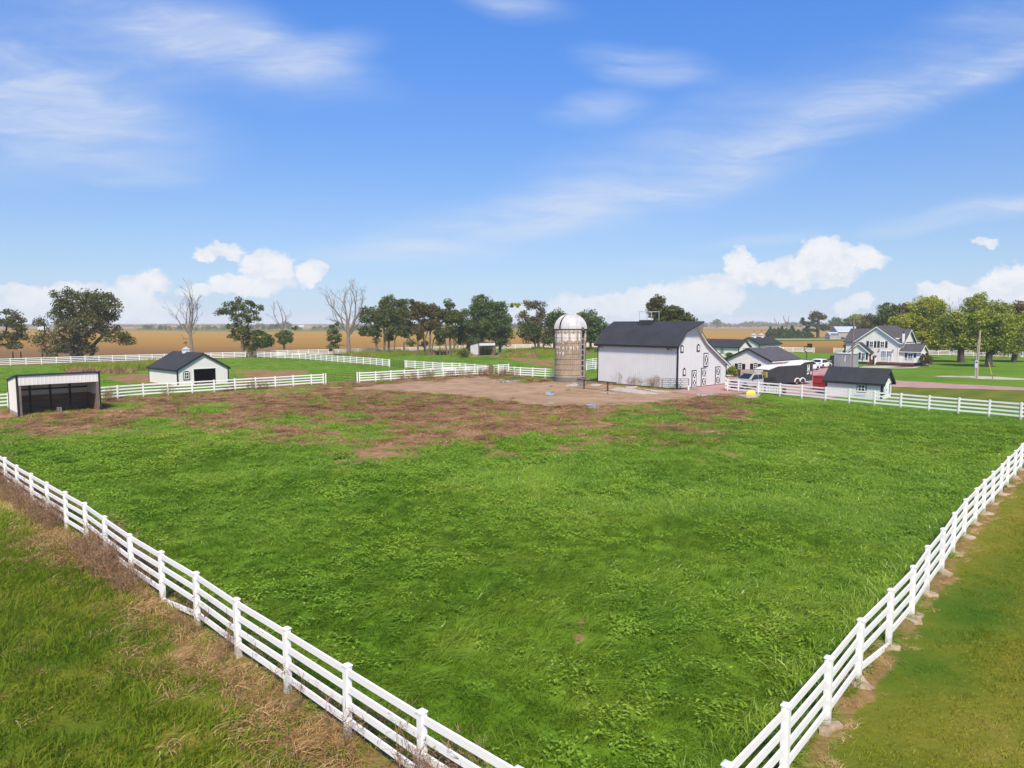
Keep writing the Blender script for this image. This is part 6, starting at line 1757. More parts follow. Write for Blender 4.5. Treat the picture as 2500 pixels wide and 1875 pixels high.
# ------------------------------------------------------------------ trees
def skeleton(base, attract, trunk_h, r0, rmin, seed, up=.35, lean=(0, 0), step=1.2):
    """grow limbs from a trunk to the attractor points; returns node positions, parents, radii"""
    r_ = np.random.default_rng(seed)
    nodes = [np.array(base, float)]; par = [-1]
    nst = max(2, int(trunk_h / step))
    for k in range(1, nst + 1):
        f = k / nst
        p = np.array(base) + np.array([lean[0] * f, lean[1] * f, trunk_h * f]) + np.append(r_.normal(0, .05, 2), 0) * f
        nodes.append(p); par.append(len(nodes) - 2)
    A_ = np.array(attract); order = np.argsort(np.linalg.norm(A_ - nodes[-1], axis=1))
    for i in order:
        a = A_[i]; N_ = np.array(nodes)
        d = a - N_; dist = np.linalg.norm(d, axis=1)
        pen = dist * (1 + up * np.clip(-d[:, 2] / (dist + .01) + .15, 0, 1) * 2)
        pen[:max(1, nst // 2)] += 1.5
        j = int(np.argmin(pen)); p = N_[j]
        n = max(1, int(dist[j] / step))
        prev = j
        sag = r_.normal(0, .10 * dist[j], 3); sag[2] = abs(sag[2]) * .6 - .05 * dist[j] * 0
        for k in range(1, n + 1):
            f = k / n
            q = p + (a - p) * f + sag * math.sin(math.pi * f)
            nodes.append(q); par.append(prev); prev = len(nodes) - 1
    nn = len(nodes); load = np.zeros(nn); kids = np.zeros(nn, int)
    for i in range(nn): 
        if par[i] >= 0: kids[par[i]] += 1
    load[kids == 0] = 1.0
    for i in range(nn - 1, 0, -1): load[par[i]] += load[i]
    rad = np.maximum(rmin, r0 * (load / load[0]) ** .46)
    rad[0] *= 1.25
    return np.array(nodes), par, rad
def limb_mesh(name, nodes, par, rad, m, sides=5):
    n = len(nodes); ch = [[] for _ in range(n)]
    for i in range(1, n): ch[par[i]].append(i)
    mb = MB()
    stack = [(0, None)]
    done = set()
    starts = [0]
    while starts:
        s0 = starts.pop()
        path = [s0] if par[s0] < 0 else [par[s0], s0]
        rr = [rad[s0]] if par[s0] < 0 else [min(rad[par[s0]], rad[s0] * 1.15), rad[s0]]
        cur = s0
        while ch[cur]:
            nx = max(ch[cur], key=lambda c: rad[c])
            for c in ch[cur]:
                if c != nx: starts.append(c)
            path.append(nx); rr.append(rad[nx]); cur = nx
        if len(path) > 1:
            rr[-1] *= .55
            mb.tube([nodes[k] for k in path], rr, sides if rr[0] > .09 else (4 if rr[0] > .045 else 3), cap=False)
    return mb.mesh(name, m)
def leaf_cloud(centers, radii, per, size, seed, flat=.75, droop=0.0, long=1.0):
    r_ = np.random.default_rng(seed)
    C_ = np.repeat(np.array(centers), per, 0); Rr = np.repeat(np.array(radii), per)
    n = len(C_)
    v = r_.normal(0, 1, (n, 3)); v /= np.linalg.norm(v, axis=1)[:, None]
    v *= (r_.random(n) ** .42)[:, None]
    P = C_ + v * Rr[:, None] * np.array([1, 1, flat])
    P[:, 2] -= droop * np.hypot(v[:, 0], v[:, 1]) * Rr
    nr = r_.normal(0, 1, (n, 3)) + np.array([0, 0, .55]); nr /= np.linalg.norm(nr, axis=1)[:, None]
    t = np.cross(nr, r_.normal(0, 1, (n, 3))); t /= (np.linalg.norm(t, axis=1)[:, None] + 1e-6); b = np.cross(nr, t)
    s = size * (0.55 + .9 * r_.random(n))[:, None]
    q = np.stack([P - t * s * .5 * long, P + b * s * .32 + t * s * .06, P + t * s * .5 * long, P - b * s * .32 - t * s * .05], 1)
    tint = np.clip(r_.normal(.5, .22, n) + v[:, 2] * .06, 0, 1)
    return q.reshape(-1, 3), np.arange(4 * n).reshape(n, 4), np.repeat(tint, 4)
def blobs_world(px_blobs, Y, ydepth=.85, k=FOC):
    out = []
    for (cx, cyy, rx, ryy) in px_blobs:
        x, y, z = atY(cx, cyy, Y); s = Y / FOC
        out.append((x, y, z, rx * s, max(rx, ryy) * s * ydepth, ryy * s))
    return out
def sample_blobs(bl, n, seed, surf=.55):
    r_ = np.random.default_rng(seed); w = np.array([b[3] * b[5] for b in bl]) ; w = w / w.sum()
    cnt = np.maximum(2, np.round(w * n)).astype(int); out = []
    for b, c in zip(bl, cnt):
        k = 0; got = []
        mind = 1.15 * (b[3] * b[4] * b[5] * 4.2 / c) ** (1 / 3) * .8
        while len(got) < c and k < c * 30:
            k += 1
            v = r_.normal(0, 1, 3); v /= np.linalg.norm(v); v *= r_.random() ** surf
            p = np.array([b[0] + v[0] * b[3], b[1] + v[1] * b[4], b[2] + v[2] * b[5]])
            if all(np.linalg.norm(p - g) > mind * (1 if k < c * 15 else .5) for g in got): got.append(p)
        out += got
    return np.array(out)
TREE_N = [0]
def tree(name, label, Y, base_px, blobs, leaf='ash', bark='bark', group=None, clusters=40, per=110, lsize=.42, crad=None, trunk_r=.3, trunk_h=None, cat='tree', dead=0, rmin=.035, extra=(), surf=.5, droop=.15, flat=.7, multi=0):
    TREE_N[0] += 1; sd = 1000 + TREE_N[0] * 7
    bx, by, bz = atY(base_px[0], base_px[1], Y); bz = 0
    root = thing(name, label, cat, (bx, by, 0), 0, group)
    bl = [(x - bx, y - by, z, a, b_, c) for (x, y, z, a, b_, c) in blobs_world(blobs, Y)]
    top = max(b_[2] + b_[5] for b_ in bl); low = min(b_[2] - b_[5] for b_ in bl)
    th = trunk_h if trunk_h else max(1.0, min(low + 1.2, top * .35))
    C_ = sample_blobs(bl, clusters, sd, surf)
    C_[:, 2] = np.maximum(C_[:, 2], .5)
    ctr = C_.mean(0)
    nd, par, rd = skeleton((0, 0, -.2), C_, th + .2, trunk_r, rmin, sd, lean=(ctr[0] * .25, ctr[1] * .1))
    link('trunk', limb_mesh('trunk', nd, par, rd, M[bark]), root)
    for j in range(multi):
        an = 2 * math.pi * j / multi + .4; off = np.array([math.cos(an), math.sin(an), 0]) * trunk_r * 2.2
        sub = C_[np.random.default_rng(sd + j).permutation(len(C_))[:max(5, len(C_) // 4)]]
        n2, p2, r2 = skeleton((off[0], off[1], -.2), sub, th * .9, trunk_r * .7, rmin, sd + 5 + j, lean=(off[0], off[1]))
        link('trunk', limb_mesh('trunk', n2, p2, r2, M[bark]), root)
    if not dead:
        cr = crad or 1.15 * np.mean([(b_[3] * b_[4] * b_[5]) ** (1 / 3) for b_ in bl]) * .62
        r_ = np.random.default_rng(sd + 2)
        V, F, T = leaf_cloud(C_, cr * (.65 + .6 * r_.random(len(C_))), per, lsize, sd + 3, flat, droop)
        V[:, 2] = np.maximum(V[:, 2], .05)
        link('crown', np_mesh('crown', V, F, LEAF[leaf], {'tint': ('FLOAT', 'POINT', T)}), root)
    for (eb, el, en, ep) in extra:            # another crown mass of its own colour
        b2 = [(x - bx, y - by, z, a, b_, c) for (x, y, z, a, b_, c) in blobs_world(eb, Y)]
        c2 = sample_blobs(b2, en, sd + 9); V, F, T = leaf_cloud(c2, [.8 * np.mean([b_[5] for b_ in b2])] * len(c2), ep, lsize, sd + 10, flat)
        link('crown', np_mesh('crown', V, F, LEAF[el], {'tint': ('FLOAT', 'POINT', T)}), root)
    return root
def twiggy(label, Y, base_px, blobs, n=70, trunk_r=.32, trunk_h=5, rmin=.035, extra=(), name='dead_bush', bark='twig', group=None):
    return tree(name, label, Y, base_px, blobs, bark=bark, clusters=n, trunk_r=trunk_r, trunk_h=trunk_h, dead=1, rmin=rmin, extra=extra, surf=.38, group=group, cat='bush')
def dead_tree(label, Y, base_px, box, fork_py, limbs, trunk_r=.36, extra=(), rmin=.028, levels=6, seed=0, group='bare dead trees', wild=1.0):
    """bare tree: trunk to the fork, main limbs aimed at (px,py) targets, each splitting again and again"""
    TREE_N[0] += 1; r_ = random.Random(7000 + TREE_N[0] * 13 + seed)
    bx, by, _ = atY(base_px[0], base_px[1], Y); s = Y / FOC
    root = thing('dead_tree', label, 'tree', (bx, by, 0), 0, group)
    fz_ = atY(base_px[0], fork_py, Y)[2]
    mb = MB()
    fork = Vector((r_.uniform(-.3, .3), 0, fz_))
    def rnd(k): return Vector((r_.gauss(0, k), r_.gauss(0, k), r_.gauss(0, k)))
    def grow(p, d, L, rad, lev):
        n = 4; path = [p]; rr = [rad]; q = p; dd = d.copy()
        tip = lev == 0 or rad < rmin * 1.2
        for i in range(n):
            dd = (dd + rnd(.11 * wild) + Vector((0, 0, .05))).normalized(); q = q + dd * (L / n); path.append(q); rr.append(max(rmin * .55, rad * (1 - (.72 if tip else .42) * (i + 1) / n)))
            if lev > 0 and i in (1, 2) and r_.random() < .75:
                sd = (dd + rnd(.55 * wild) + Vector((0, 0, .12))).normalized(); grow(q, sd, L * r_.uniform(.45, .75), max(rmin, rr[-1] * .55), lev - 1 if rr[-1] > rmin * 2 else 0)
        mb.tube(path, rr, 6 if rad > .12 else (4 if rad > .05 else 3), cap=False)
        if lev > 0 and not tip:
            for k in range(2):
                sd = (dd + rnd(.33 * wild) + Vector((0, 0, .10))).normalized(); grow(q, sd, L * r_.uniform(.62, .88), max(rmin, rr[-1] * (.9 if k == 0 else .7)), lev - 1)
    mb.tube([Vector((0, 0, -.2)), Vector((fork.x * .4, 0, fz_ * .5)), fork], [trunk_r * 1.25, trunk_r, trunk_r * .86], 8)
    for (tx, ty, w, zf) in limbs:                       # aim point, relative girth, where it leaves the trunk
        x, y, z = atY(tx, ty, Y); t = Vector((x - bx, r_.uniform(-.35, .35) * abs(x - bx) + r_.uniform(-1, 1), z))
        p0 = Vector((fork.x * zf, 0, fz_ * zf)); d = t - p0; D = d.length
        # leave steeply, then bend to the target
        mid = p0 + d * .42 + Vector((0, 0, -.04 * D)) + rnd(.03 * D)
        rad = trunk_r * .62 * w
        mb.tube([p0, p0.lerp(mid, .5) + rnd(.02 * D), mid], [rad * 1.1, rad * .95, rad * .8], 6, cap=False)
        grow(mid, (t - mid).normalized(), D * .30, rad * .8, levels - 1)
        if r_.random() < .9: grow(p0.lerp(mid, .6), ((t - mid).normalized() + rnd(.45)).normalized(), D * .26, rad * .5, levels - 2)
    link('trunk', mb.mesh('trunk', M['bark_dead']), root)
    for (eb, el, en, ep) in extra:
        b2 = [(x - bx, y - by, z, a, b_, c) for (x, y, z, a, b_, c) in blobs_world(eb, Y)]
        c2 = sample_blobs(b2, en, 900 + TREE_N[0]); V, F, T = leaf_cloud(c2, [.8 * np.mean([b_[5] for b_ in b2])] * len(c2), ep, .38, 901 + TREE_N[0], .75)
        link('crown', np_mesh('crown', V, F, LEAF[el], {'tint': ('FLOAT', 'POINT', T)}), root)
    return root

G_ROW = 'trees in a row along the far fence'
tree('spreading_tree', 'dark olive tree cut by the left edge, beyond the white fence', 145, (-14, 868), [(0, 798, 56, 44), (42, 786, 24, 24), (22, 832, 36, 24), (-40, 820, 40, 40), (45, 812, 18, 14)], 'locust', 'bark_dark', None, 46, 150, .40, trunk_r=.42, crad=1.5)
tree('spreading_tree', 'broad dark olive tree with drooping side limbs, behind the left fence', 145, (196, 868),
     [(172, 724, 38, 22), (246, 744, 42, 32), (149, 756, 30, 25), (212, 786, 64, 32), (106, 823, 24, 14), (97, 790, 18, 10), (173, 828, 38, 32), (133, 853, 28, 10), (285, 816, 30, 18), (228, 722, 14, 8), (210, 850, 22, 12), (215, 760, 40, 26), (310, 826, 10, 12)],
     'locust', 'bark_dark', None, 116, 190, .38, trunk_r=.55, trunk_h=2.2, crad=1.6, multi=3, droop=.35)
dead_tree('bare dead tree with one low arm to the left, rising behind the low shed', 152, (469.5, 862), None, 812, [(482, 706, 1, 1), (460, 712, .9, 1), (440, 725, .8, .95), (400, 748, .75, .82), (498, 735, .7, .95), (474, 718, .8, 1), (440, 822, .35, .75), (492, 790, .3, .9)], .34, levels=5)
tree('oak_tree', 'upright tree with an open ragged top, standing at the far corner of the back paddock', 158, (594, 871), [(587, 744, 34, 15), (554, 759, 24, 11), (624, 753, 20, 10), (601, 775, 30, 14), (581, 797, 24, 12), (592, 815, 30, 18), (540, 765, 10, 8)], 'ash', 'bark', None, 58, 85, .42, trunk_r=.36, crad=1.05, surf=.4)
tree('bushy_tree', 'low bushy tree leaning right beside the tree at the paddock corner', 160, (610, 871), [(634, 828, 30, 22), (612, 843, 18, 14), (655, 832, 14, 14)], 'green', 'bark', None, 26, 120, .40, trunk_r=.2, crad=1.1, trunk_h=1.2)
dead_tree('thin bare dead tree with a green tuft low on its trunk', 168, (695, 860), None, 805, [(690, 738, 1, 1), (705, 752, .8, 1), (658, 740, .9, .95), (676, 790, .4, .95), (712, 800, .3, .9)], .24, extra=[([(695, 823, 20, 15), (685, 832, 12, 8)], 'green', 14, 120), ([(717, 801, 7, 4)], 'green', 3, 60)], levels=5)
tree('sapling', 'narrow green sapling left of the biggest bare tree', 168, (815, 857), [(816, 802, 12, 14), (817, 823, 17, 13), (814, 846, 11, 10)], 'green', 'bark', None, 22, 100, .36, trunk_r=.12, crad=.85)
dead_tree('biggest bare dead tree with forked limbs, left end of the dark tree row', 170, (851.6, 859.4), None, 815, [(800, 725, .9, 1), (828, 706, 1, 1), (850, 715, .9, 1), (868, 712, 1, 1), (892, 725, .9, 1), (790, 738, .55, .98), (905, 752, .5, .96), (882, 790, .6, .9), (812, 842, .35, .45)], .46, levels=5)
R_ = dict(leaf='ash', group=G_ROW)
tree('ash_tree', 'ragged tree at the left end of the dark row, touching the bare tree', 172, (921, 857), [(900, 768, 24, 18), (899, 808, 22, 14), (918, 815, 9, 16), (925, 780, 14, 18)], clusters=44, per=123, trunk_r=.26, crad=1.21, lsize=.42, **R_)
tree('ash_tree', 'tallest ash of the dark row, with a rounded top', 172, (937.7, 858), [(951, 740, 18, 16), (935, 755, 18, 17), (938, 778, 24, 18), (958, 762, 14, 16)], clusters=50, per=123, trunk_r=.3, crad=1.21, lsize=.42, **R_)
tree('ash_tree', 'ivy-clad trunk just right of the tallest ash', 173, (948.6, 858), [(957, 774, 22, 18), (948, 814, 9, 20)], clusters=34, per=130, trunk_r=.26, crad=1.10, **R_)
tree('ash_tree', 'slim tree with a reddish trunk in the dark row', 171, (962.4, 856), [(963, 806, 13, 14), (972, 770, 14, 14)], clusters=24, per=117, trunk_r=.18, crad=1.04, **R_)
tree('ash_tree', 'tree in the dark row with a small leafy shoot on its right', 172, (986, 858), [(982, 741, 12, 11), (986, 765, 16, 12), (988, 800, 23, 19), (1003, 840, 5, 8)], clusters=46, per=123, trunk_r=.26, crad=1.16, **R_)
tree('ash_tree', 'pale-barked tree in the middle of the dark row', 170, (1020.9, 857), [(1010, 740, 9, 7), (1020, 750, 13, 11), (1013, 768, 15, 13), (1022, 808, 11, 17)], clusters=38, per=104, trunk_r=.26, crad=1.04, leaf='brown', group=G_ROW)
tree('ash_tree', 'tree in the dark row with ivy at its foot, right of the pale-barked tree', 173, (1036.5, 855.5), [(1039, 758, 15, 14), (1035, 792, 14, 14), (1036, 840, 4, 8)], clusters=34, per=117, trunk_r=.22, crad=1.10, **R_)
tree('ash_tree', 'twin-stemmed pale tree in the right half of the dark row', 171, (1047, 855.5), [(1057, 760, 16, 16), (1050, 790, 14, 12), (1066, 788, 13, 12)], clusters=40, per=110, trunk_r=.26, crad=1.10, leaf='brown', group=G_ROW, multi=2)
tree('ash_tree', 'short leafy tree in front of the fence, below the right half of the row', 170, (1074, 852), [(1073, 826, 8, 13), (1072, 812, 14, 7)], clusters=18, per=130, trunk_r=.14, crad=0.94, **R_)
tree('ash_tree', 'grey tree with a tufted top at the right end of the dark row', 171, (1098.6, 853), [(1100, 742, 11, 8), (1087, 768, 19, 15), (1102, 776, 16, 13), (1096, 808, 16, 14), (1118, 772, 12, 16)], clusters=56, per=123, trunk_r=.3, crad=1.16, multi=2, **R_)
tree('broad_tree', 'big full dark green tree left of and behind the far shelter', 176, (1140, 855), [(1172, 748, 30, 22), (1152, 782, 38, 26), (1160, 818, 42, 18), (1121, 812, 20, 24), (1185, 790, 30, 28), (1178, 730, 14, 8)], 'green', 'bark_dark', None, 100, 140, .42, trunk_r=.5, crad=1.49)
tree('broad_tree', 'big dark green tree right of the far shelter, its crown joined to the fuller one', 173, (1221, 858), [(1212, 756, 23, 22), (1212, 794, 36, 30), (1220, 828, 22, 20), (1236, 778, 12, 10), (1240, 815, 12, 12)], 'green', 'bark_dark', None, 74, 140, .42, trunk_r=.36, crad=1.43)
tree('thin_tree', 'thin-crowned tree with a yellow tuft on a long left limb, left of the silo', 186, (1317, 847), [(1306, 743, 26, 11), (1275, 770, 13, 10), (1299, 790, 30, 22), (1297, 818, 26, 16), (1322, 762, 14, 12)], 'brown', 'bark', None, 66, 75, .44, trunk_r=.36, crad=1.32, multi=2, extra=[([(1259, 745, 13, 6), (1275, 762, 7, 5)], 'maple', 8, 60), ([(1296, 806, 28, 22)], 'green', 16, 130)])
tree('broad_tree', 'dark green tree rising directly behind the silo', 187, (1352, 845), [(1362, 772, 21, 14), (1350, 790, 20, 22), (1344, 822, 16, 18), (1385, 800, 20, 26)], 'green', 'bark_dark', None, 60, 130, .44, trunk_r=.34, crad=1.49)
tree('broad_tree', 'round dark green tree between the silo and the barn roof', 187, (1442, 845), [(1438, 776, 26, 18), (1454, 796, 25, 22), (1443, 818, 22, 18), (1425, 792, 18, 20)], 'green', 'bark_dark', None, 66, 130, .44, trunk_r=.36, crad=1.43)
tree('poplar_tree', 'tall leaning tree rising behind the barn ridge', 128, (1607, 845), [(1604, 737, 15, 15), (1600, 760, 14, 18), (1614, 782, 14, 14), (1590, 745, 8, 10), (1622, 760, 8, 12)], 'locust', 'bark', None, 48, 110, .32, trunk_r=.26, crad=0.88)
tree('poplar_tree', 'lower spreading olive tree behind the barn roof, right of the leaning one', 127, (1652, 845), [(1648, 762, 22, 16), (1638, 780, 26, 14), (1684, 782, 17, 9), (1664, 774, 18, 14)], 'locust', 'bark', None, 52, 110, .32, trunk_r=.26, crad=0.88)
tree('lone_tree', 'tiny lone tree far out on the golden plain, right of the barn', 1250, (1750, 797.5), [(1750, 786.5, 10, 6.5)], 'green', 'bark_dark', None, 18, 60, 1.6, trunk_r=.8, crad=3.0, rmin=.2)
# cedar row beyond the field
def conifer(name, label, base_px, top_py, hw_px, Y, leaf, group, seed, tiers=None, low=.08):
    bx, by, _ = atY(base_px[0], base_px[1], Y); s = Y / FOC
    Ht = atY(base_px[0], top_py, Y)[2]; w = hw_px * s
    root = thing(name, label, 'tree', (bx, by, 0), 0, group)
    b = MB(); b.tube([(0, 0, -.2), (0, 0, Ht * .95)], [w * .09 + .05, .03], 6); b.build('trunk', M['bark_dark'], root)
    r_ = np.random.default_rng(seed); C_ = []; RR = []
    nt = tiers or 9
    for i in range(nt):
        f = i / nt; z = Ht * (low + (1 - low) * f); rr = w * (1 - f) ** .8 * (.9 + .2 * r_.random())
        nb = max(3, int(9 * (1 - f) + 3))
        for k in range(nb):
            a = 2 * math.pi * (k + r_.random() * .6) / nb; q = rr * (.35 + .6 * r_.random())
            C_.append((q * math.cos(a), q * math.sin(a), z - .12 * q)); RR.append(max(.18, w * .30 * (1 - f * .6)))
    C_.append((0, 0, Ht * .97)); RR.append(w * .12)
    V, F, T = leaf_cloud(C_, RR, 34, max(.22, w * .16), seed, .7, .3, 1.3)
    V[:, 2] = np.maximum(V[:, 2], .03)
    link('crown', np_mesh('crown', V, F, LEAF[leaf], {'tint': ('FLOAT', 'POINT', T)}), root)
    return root
CED = [(1880, 798, 9), (1890, 802, 8), (1900, 800, 9), (1908, 797, 8), (1918, 802, 9), (1933, 795, 9), (1925, 806, 8), (1948, 806, 10), (1962, 807, 11), (1974, 809, 9)]
CLAB = ['pointed dark cedar at the left end of the cedar row, beyond the two cupolas', 'short cedar second from the left end of the far cedar row', 'cedar third from the left end of the far cedar row', 'pointed cedar fourth from the left end of the far cedar row', 'cedar in the middle of the far row, left of its highest tip',
        'cedar with the highest tip in the right half of the far row', 'low cedar tucked below the highest tip of the far row', 'blunt cedar right of the highest tip in the far row', 'broad low cedar near the right end of the far row', 'low cedar at the very right end of the far row']
for i, ((x, ty, hw), lb) in enumerate(zip(CED, CLAB)):
    conifer('cedar_tree', lb, (x, 825), ty - (i % 2), hw * 1.75, 376 + 4 * (i % 3), 'cedar', 'cedars in a row beyond the field', 300 + i)
dead_tree('small bare dead tree above the left part of the far cedar row', 392, (1899, 820), None, 800, [(1893, 775, 1, 1), (1903, 785, .8, 1)], .4, rmin=.09, levels=3)
dead_tree('forked bare dead tree above the middle of the far cedar row', 392, (1921, 820), None, 797, [(1911, 772, 1, 1), (1927, 773, 1, 1), (1922, 785, .6, 1)], .5, rmin=.10, levels=3)
tree('oak_tree', 'far tree with a lifted dark tuft, right of the cedar row', 385, (1997, 823.5), [(1993, 769, 13, 7), (2007, 774, 8, 6), (1984, 776, 5, 5)], 'brown', 'bark_dark', None, 24, 80, .75, trunk_r=.9, crad=2.0, trunk_h=6, rmin=.12, extra=[([(2003, 796, 18, 9), (1976, 808, 16, 11), (2017, 803, 10, 7), (1972, 790, 15, 7), (1959, 782, 5, 4)], 'cedar', 34, 110)])
tree('far_tree', 'blue-hazed far tree left of the far grey barn', 640, (2041, 800), [(2041, 788, 15, 11)], 'green', 'bark_dark', None, 22, 80, 1.1, trunk_r=.7, crad=2.6, rmin=.2)
tree('far_tree', 'mid-green tree behind the far grey barn', 440, (2076, 815), [(2074, 788, 19, 14), (2058, 795, 10, 8)], 'green', 'bark', None, 30, 100, .85, trunk_r=.5, crad=2.0, rmin=.1)
tree('far_tree', 'yellowish tree behind the tall bare pole', 430, (2097, 818), [(2097, 781, 19, 15), (2100, 800, 14, 10)], 'yard', 'bark', None, 34, 100, .85, trunk_r=.5, crad=2.0, rmin=.1)
tree('far_tree', 'brownish tree behind the left roof of the farmhouse', 300, (2124, 826), [(2122, 784, 20, 18), (2136, 796, 14, 14), (2110, 800, 14, 12)], 'brown', 'bark_dark', None, 40, 100, .65, trunk_r=.5, crad=1.7, rmin=.08)
tree('broad_tree', 'dark tree with a ragged top directly behind the farmhouse roof', 192, (2165, 845), [(2168, 758, 19, 18), (2150, 784, 18, 18), (2175, 788, 22, 20), (2185, 770, 12, 14)], 'ash', 'bark_dark', None, 58, 110, .46, trunk_r=.4, crad=1.3)
tree('broad_tree', 'dark rounded tree behind the farmhouse, right of the ragged one', 196, (2206, 845), [(2206, 758, 23, 17), (2200, 786, 24, 20), (2218, 776, 14, 16)], 'brown', 'bark_dark', None, 56, 110, .46, trunk_r=.4, crad=1.3)
tree('maple_tree', 'big yellow-green maple right behind the farmhouse', 156, (2262, 866), [(2264, 748, 38, 24), (2214, 784, 32, 20), (2268, 792, 42, 30), (2246, 822, 40, 22), (2190, 800, 14, 12), (2292, 830, 18, 18), (2285, 765, 22, 18)], 'maple', 'bark', None, 130, 150, .40, trunk_r=.5, crad=1.45)
tree('tall_tree', 'tall green tree with a pointed top behind the yard trees', 172, (2398, 868), [(2387, 733, 22, 16), (2378, 752, 26, 14), (2428, 750, 32, 14), (2405, 770, 40, 20), (2450, 760, 16, 10)], 'yard', 'bark', None, 74, 120, .42, trunk_r=.4, crad=1.4)
dead_tree('thin bare twiggy top between the maple and the tall green tree', 168, (2326, 870), None, 790, [(2312, 728, 1, 1), (2322, 740, .8, 1), (2342, 735, .9, 1), (2300, 745, .6, .95)], .2, levels=4)
tree('tall_tree', 'dark tree cut by the right edge, behind the yard trees', 172, (2498, 868), [(2490, 752, 20, 14), (2505, 775, 30, 24)], 'brown', 'bark_dark', None, 44, 110, .42, trunk_r=.36, crad=1.3)
YG = 'broad lawn trees beside the house'
tree('yard_tree', 'left yard tree with a stout vase-shaped trunk, left of the pale pole', 139, (2346, 887), [(2330, 784, 38, 22), (2360, 798, 40, 30), (2332, 826, 32, 22), (2364, 828, 26, 20), (2300, 815, 16, 16)], 'yard', 'bark_dark', YG, 110, 150, .36, trunk_r=.62, trunk_h=2.6, crad=1.3)
tree('yard_tree', 'middle yard tree with a thick low-forked trunk, right behind the pale pole', 125, (2413, 899.5), [(2404, 786, 42, 26), (2424, 818, 40, 30), (2390, 836, 24, 18), (2440, 790, 34, 22), (2430, 848, 24, 12), (2376, 812, 20, 20)], 'yard', 'bark_dark', YG, 120, 150, .34, trunk_r=.60, trunk_h=2.2, crad=1.25)
tree('yard_tree', 'right yard tree partly cut by the right edge', 140, (2474.6, 886), [(2478, 788, 38, 26), (2484, 822, 34, 28), (2466, 848, 22, 14), (2520, 810, 30, 34), (2456, 812, 20, 20)], 'yard', 'bark_dark', YG, 105, 150, .36, trunk_r=.5, trunk_h=2.2, crad=1.3)
conifer('spruce_tree', 'small dark spruce left of the farmhouse, behind the tall pole', (2071, 862), 816, 15, 168, 'spruce', 'spruces by the house', 401, 11)
conifer('spruce_tree', 'taller spruce half hidden behind the left gable of the farmhouse', (2094, 862), 796, 14, 172, 'spruce', 'spruces by the house', 402, 12)
# shrubs
tree('shrub', 'reddish brown shrub at the right corner of the farmhouse sun room', 127, (2262, 889), [(2258, 875, 9, 12), (2268, 878, 7, 8)], 'brown', 'twig', None, 20, 110, .2, trunk_r=.05, crad=.45, trunk_h=.3, rmin=.012, cat='shrub')
tree('shrub', 'pale flowering shrub in the gap between barn and garage', 101, (1787, 914), [(1786, 903, 9, 8), (1795, 908, 10, 6), (1778, 908, 6, 6)], 'yard', 'twig', None, 26, 110, .16, trunk_r=.04, crad=.4, trunk_h=.3, rmin=.01, cat='shrub')
tree('shrub', 'dark shrub against the wall of the long low outbuilding', 152, (1781, 872), [(1781, 867, 9, 5)], 'green', 'twig', None, 14, 110, .2, trunk_r=.04, crad=.45, trunk_h=.3, rmin=.012, cat='shrub')
twiggy('dead brown tangled bush on the fence corner left of the silo', 103.0, (1199, 915), [(1199, 899, 10, 13), (1188, 908, 12, 7), (1209, 907, 8, 8)], 320, .10, .4, .034)
twiggy('brown twiggy bush at the foot of the pale pole', 97.5, (2424, 925), [(2423, 916, 10, 7), (2412, 921, 8, 4)], 170, .06, .3, .013)
twiggy('grey twiggy dead brush at the fence corner below the oak', 158.5, (612, 873), [(608, 866, 12, 6), (622, 868, 8, 4)], 90, .08, .3, .022, bark='bark_dead')
tree('shrub', 'green weedy shrub left of the far shelter', 160, (1135, 869), [(1133, 861, 14, 8)], 'weed', 'twig', None, 22, 120, .24, trunk_r=.05, crad=.6, trunk_h=.3, rmin=.015, cat='shrub')
# distant woods: read as one mass
def far_wood(name, spans, Y, leaf, seed, hpx):
    r_ = np.random.default_rng(seed); C_ = []; RR = []; s = Y / FOC
    for (xa, xb, k) in spans:
        x = xa
        while x < xb:
            h = hpx * k * (.55 + .75 * float(vnoise(np.array([x * .06]), np.array([Y * .01]), 1.0, seed))) * s * min(1, .4 + (x - xa) / 12, .4 + (xb - x) / 12)
            X = (x - CX) * s; w = (1.6 + 2.6 * r_.random()) * s * max(1, hpx / 6)
            nst = max(1, int(h / (w * .8)))
            for j in range(nst + 1):
                z = min(h * .25 + h * .6 * j / max(1, nst), h); C_.append((X + r_.normal(0, w * .4), Y + r_.normal(0, w), z)); RR.append(w * (.8 + .4 * r_.random()))
            x += w / s * .75
    V, F, T = leaf_cloud(C_, RR, 26, np.mean(RR) * .55, seed, .75)
    V[:, 2] = np.maximum(V[:, 2], .0)
    o = link(name, np_mesh(name, V, F, LEAF[leaf], {'tint': ('FLOAT', 'POINT', T)}))
    return tag(o, kind='stuff')
far_wood('far_woods', [(345, 470, 1.0), (470, 560, .65), (610, 715, 1.6), (716, 735, .9), (765, 795, .6), (795, 905, .9)], 900, 'green', 51, 11)
far_wood('far_woods', [(-100, 140, .5), (300, 360, .35), (140, 260, .3), (540, 640, .5), (880, 1240, .6), (1240, 1290, 1.0), (1290, 1500, .6)], 1650, 'green', 52, 8)
far_wood('far_woods', [(1480, 1700, .6), (1700, 1800, .7), (1800, 1905, 1.0), (1905, 2100, .9), (2100, 2600, 1.0)], 1500, 'green', 53, 11)
far_wood('far_woods', [(1240, 1275, 1.0), (1225, 1250, .7)], 1000, 'green', 54, 9)
far_wood('horizon_woods', [(-200, 2700, 1.0)], 2450, 'green', 55, 3.6)
far_wood('thicket', [(2230, 2330, 1.0), (2440, 2560, 1.1)], 185, 'brown', 56, 34)
